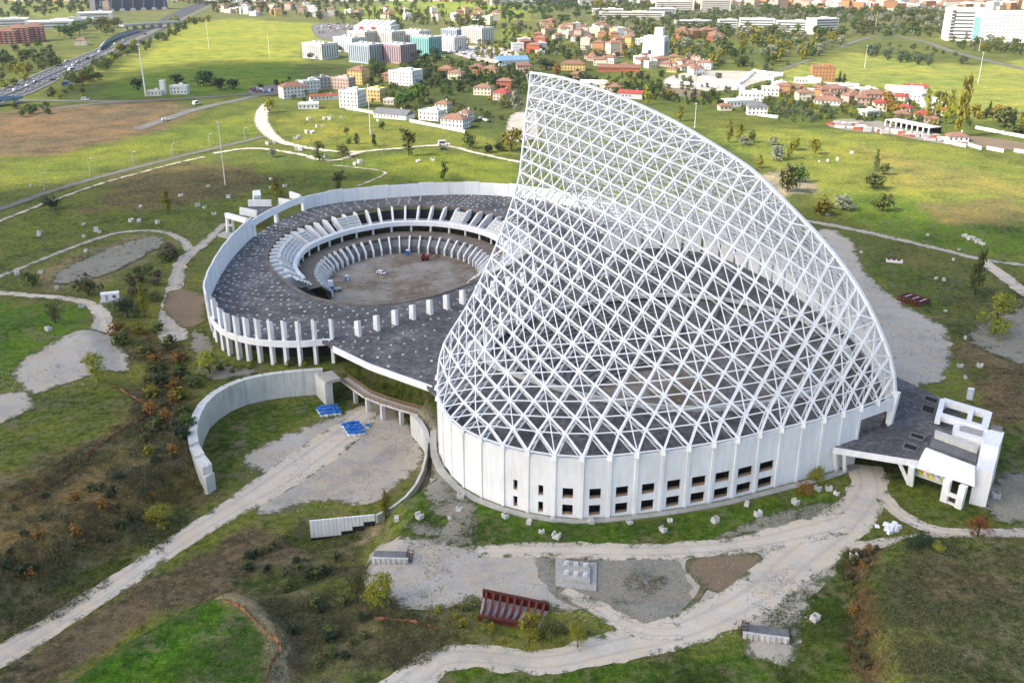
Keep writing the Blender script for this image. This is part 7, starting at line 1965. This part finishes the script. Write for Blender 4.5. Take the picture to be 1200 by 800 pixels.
KT = [('cream', 'tile'), ('white', 'tile'), ('pink', 'tile'), ('yellow', 'tile'), ('white', 'flat'), ('stone', 'browntile'), ('orange', 'tile'), ('cream', 'flat')]
village([(636, 30), (700, 30), (756, 44), (752, 62), (700, 64), (634, 44)], 40, KT, '# house with @ roof in the far village above the sail', 'far village above the sail', 1, (2, 4), (10, 18))
village([(690, 64), (752, 68), (830, 72), (826, 82), (760, 84), (692, 76)], 22, KT, '# house with @ roof in the row below the white church', 'houses below the church', 2, (1, 2), (9, 15))
village([(610, 44), (640, 50), (634, 64), (606, 62)], 10, [('orange', 'tile'), ('white', 'flat'), ('brick', 'tile')], '# house with @ roof at the left end of the far village', 'left end of the far village', 3, (1, 3), (10, 18))
village([(244, 8), (330, 4), (392, 10), (394, 22), (330, 20), (246, 20)], 30, KT, '# house with @ roof in the far settlement at upper left', 'upper left settlement', 4, (2, 4), (12, 20))
village([(408, 14), (480, 14), (478, 24), (410, 24)], 10, KT, '# house with @ roof behind the market hall', 'houses behind the market hall', 5, (2, 3), (12, 18))
village([(500, 18), (530, 14), (590, 22), (590, 32), (502, 28)], 13, KT, '# house with @ roof right of the market hall', 'houses right of the market hall', 6, (2, 4), (12, 18))
village([(906, 104), (960, 104), (1000, 112), (996, 124), (950, 120), (908, 112)], 14, KT, '# house with @ roof in the village beside the bright field', 'village beside the bright field', 7, (1, 2), (8, 14))
village([(1000, 116), (1086, 116), (1112, 136), (1100, 148), (1010, 138)], 14, [('white', 'flat'), ('pink', 'tile'), ('white', 'white'), ('cream', 'red')], '# house with @ roof among the trees of the right village', 'right village', 8, (1, 2), (8, 14))
village([(782, 76), (830, 74), (840, 86), (790, 92)], 8, KT, '# house with @ roof behind the caravan park', 'houses behind the caravan park', 9, (1, 2), (9, 14))
village([(800, 42), (866, 44), (866, 50), (800, 50)], 6, [('brick', 'tile'), ('orange', 'tile')], '# house with bright @ roof in the mixed wood', 'orange roofs in the wood', 10, (2, 3), (16, 24), 0)
# institute blocks and far slabs
for (u, v, w, d, rz, fl, c, lab) in [(740, 22, 120, 24, -8, 3, 'stone', 'long low university block in the upper middle'), (776, 20, 50, 30, -8, 4, 'grey', 'darker end of the long university block'), (712, 18, 60, 20, -8, 3, 'stone', 'left wing of the long university block'), (790, 13, 80, 24, -8, 5, 'stone', 'pale slab behind the university block'), (838, 14, 60, 20, -8, 6, 'stone', 'tall pale slab right of the university block'), (886, 34, 56, 26, -12, 4, 'white', 'white institute block at the left behind the wood'), (930, 37, 56, 22, -14, 4, 'white', 'middle white institute block with a long dark band'), (962, 40, 40, 26, 20, 6, 'white', 'right-hand white institute block with stacked balconies'), (852, 32, 30, 14, 0, 3, 'white', 'white hall with a chimney tower left of the institute'), (812, 30, 60, 24, 0, 2, 'grey', 'grey low hall among trees below the pale slabs'), (590, 6, 60, 18, 10, 5, 'white', 'white slab at the top left of the pine wood'), (640, 4, 140, 24, 5, 3, 'slate', 'dark long hall behind the pine wood'), (612, 6, 60, 20, 5, 2, 'white', 'white low hall left of the dark long hall'), (700, 6, 90, 22, -4, 5, 'white', 'bright white slab at the top middle')]:
    r = house(u, v, w, d, rz, fl, c, 'white' if c != 'slate' else 'darkflat', lab, name='institute_block', rk='flat', wn=0, cat='building', fh=3.6)
    for f in range(fl): MB().box(0, -d / 2 - .1, 1.6 + f * 3.6, w * .92, .3, 1.5).build('window_band', M['pane'], r)
# --- the far city, past counting: one object
cb2 = MB(); r_ = random.Random(77); cmats = ['wall_white', 'wall_cream', 'wall_pink', 'wall_stone', 'wall_orange', 'roof_tile', 'roof_flat', 'roof_white']
for zone, n in (([(820, 0.5), (1230, 0.5), (1230, 11), (1110, 12), (1000, 13), (830, 6)], 1500), ([(560, 0.3), (840, 0.3), (840, 5), (560, 3)], 300), ([(0, .3), (560, .3), (560, 2), (0, 2)], 200), ([(820, -28), (1300, -28), (1300, 0), (820, 0)], 900), ([(-100, -28), (820, -28), (820, 0), (-100, 0)], 500)):
    us = [p[0] for p in zone]; vs = [p[1] for p in zone]
    for _ in range(n):
        u, v = r_.uniform(min(us), max(us)), r_.uniform(min(vs), max(vs))
        if not inpoly(u, v, zone): continue
        p = P(u, v); w, d, h = r_.uniform(10, 30), r_.uniform(10, 20), r_.choice([6, 9, 12, 15, 18]) * r_.uniform(.8, 1.2); a = r_.uniform(-.6, .6)
        cb2.cur = r_.randrange(5); cb2.box(p[0], p[1], 0, w, d, h, a); cb2.cur = r_.choice([5, 5, 6, 7, 5]); cb2.box(p[0], p[1], h + .02, w * 1.04, d * 1.04, r_.uniform(.5, 2.5), a, .55)
tag(cb2.build('distant_city', [M[k] for k in cmats]), kind='stuff')
# ------------------------------------------------------------------ lamp masts and street lamps
def mast(u, v, vtop, label, kind='mast', grp=None, thick=.28):
    p = at(u, v); h = px_up(p, vtop)
    r = empty('lamp_mast' if kind == 'mast' else 'street_lamp', p, R.uniform(-.3, .3), label, 'mast' if kind == 'mast' else 'street lamp', grp)
    MB().tube((0, 0, -.3), (0, 0, h), thick * 1.5, thick * .8, 7).build('pole', M['steel'] if kind == 'mast' else M['wall_grey'], r)
    if kind == 'mast':
        MB().tube((0, 0, h), (0, 0, h + .6), thick * 3.2, thick * 3.2, 10).build('lamp_ring', M['steel'], r)
        for k in range(6): a = k * 1.047; MB().box(math.cos(a) * thick * 3.6, math.sin(a) * thick * 3.6, h - .1, .7, .5, .5, a).build('floodlight', M['wall_grey'], r)
    else:
        MB().beam((0, 0, h), (1.6, 0, h + .25), .14).build('arm', M['wall_grey'], r); MB().box(1.8, 0, h + .15, .9, .35, .22).build('lamp_head', M['wall_white'], r)
for (u, v, vt, lab) in [(264, 217, 145, 'tall thin mast on the left meadow before the parapet'), (245, 57, 25, 'left mast on the bright far field'), (316, 68, 37, 'right mast on the bright far field'), (434, 158, 100, 'mast inside the pale footpath loop'), (1013, 80, 54, 'left mast on the bright field at right'), (1146, 98, 62, 'right mast on the bright field at right'), (1025, 39, 14, 'far mast beside the right-hand road'), (814, 150, 122, 'mast just right of the sail edge'), (1147, 60, 38, 'mast near the hospital wing')]: mast(u, v, vt, lab, thick=.17)
mast(171, 113, 53, 'thick grey lighting tower by the road junction at upper left', thick=.45)
ls_ = [(52, 223, 203), (106, 207, 186), (157, 195, 178), (203, 184, 168), (246, 171, 157), (287, 163, 150)]
for k, (u, v, vt) in enumerate(ls_): mast(u, v, vt, 'thin street lamp along the lower asphalt road, ' + nth(k, len(ls_)), 'street', 'street lamps of the lower road', .13)

# ------------------------------------------------------------------ air: a thin even haze over the whole plain
m = bpy.data.materials.new('haze_air'); m.use_nodes = True
t = m.node_tree; t.nodes.clear()
vo = t.nodes.new('ShaderNodeVolumePrincipled'); ou = t.nodes.new('ShaderNodeOutputMaterial')
vo.inputs['Color'].default_value = (0.92, 0.95, 1.0, 1); vo.inputs['Density'].default_value = HAZE; vo.inputs['Anisotropy'].default_value = 0.2
t.links.new(vo.outputs[0], ou.inputs['Volume'])
tag(MB().box(0, 7500, -13.0, 18800, 18000, 140.0).build('haze', m), kind='stuff')
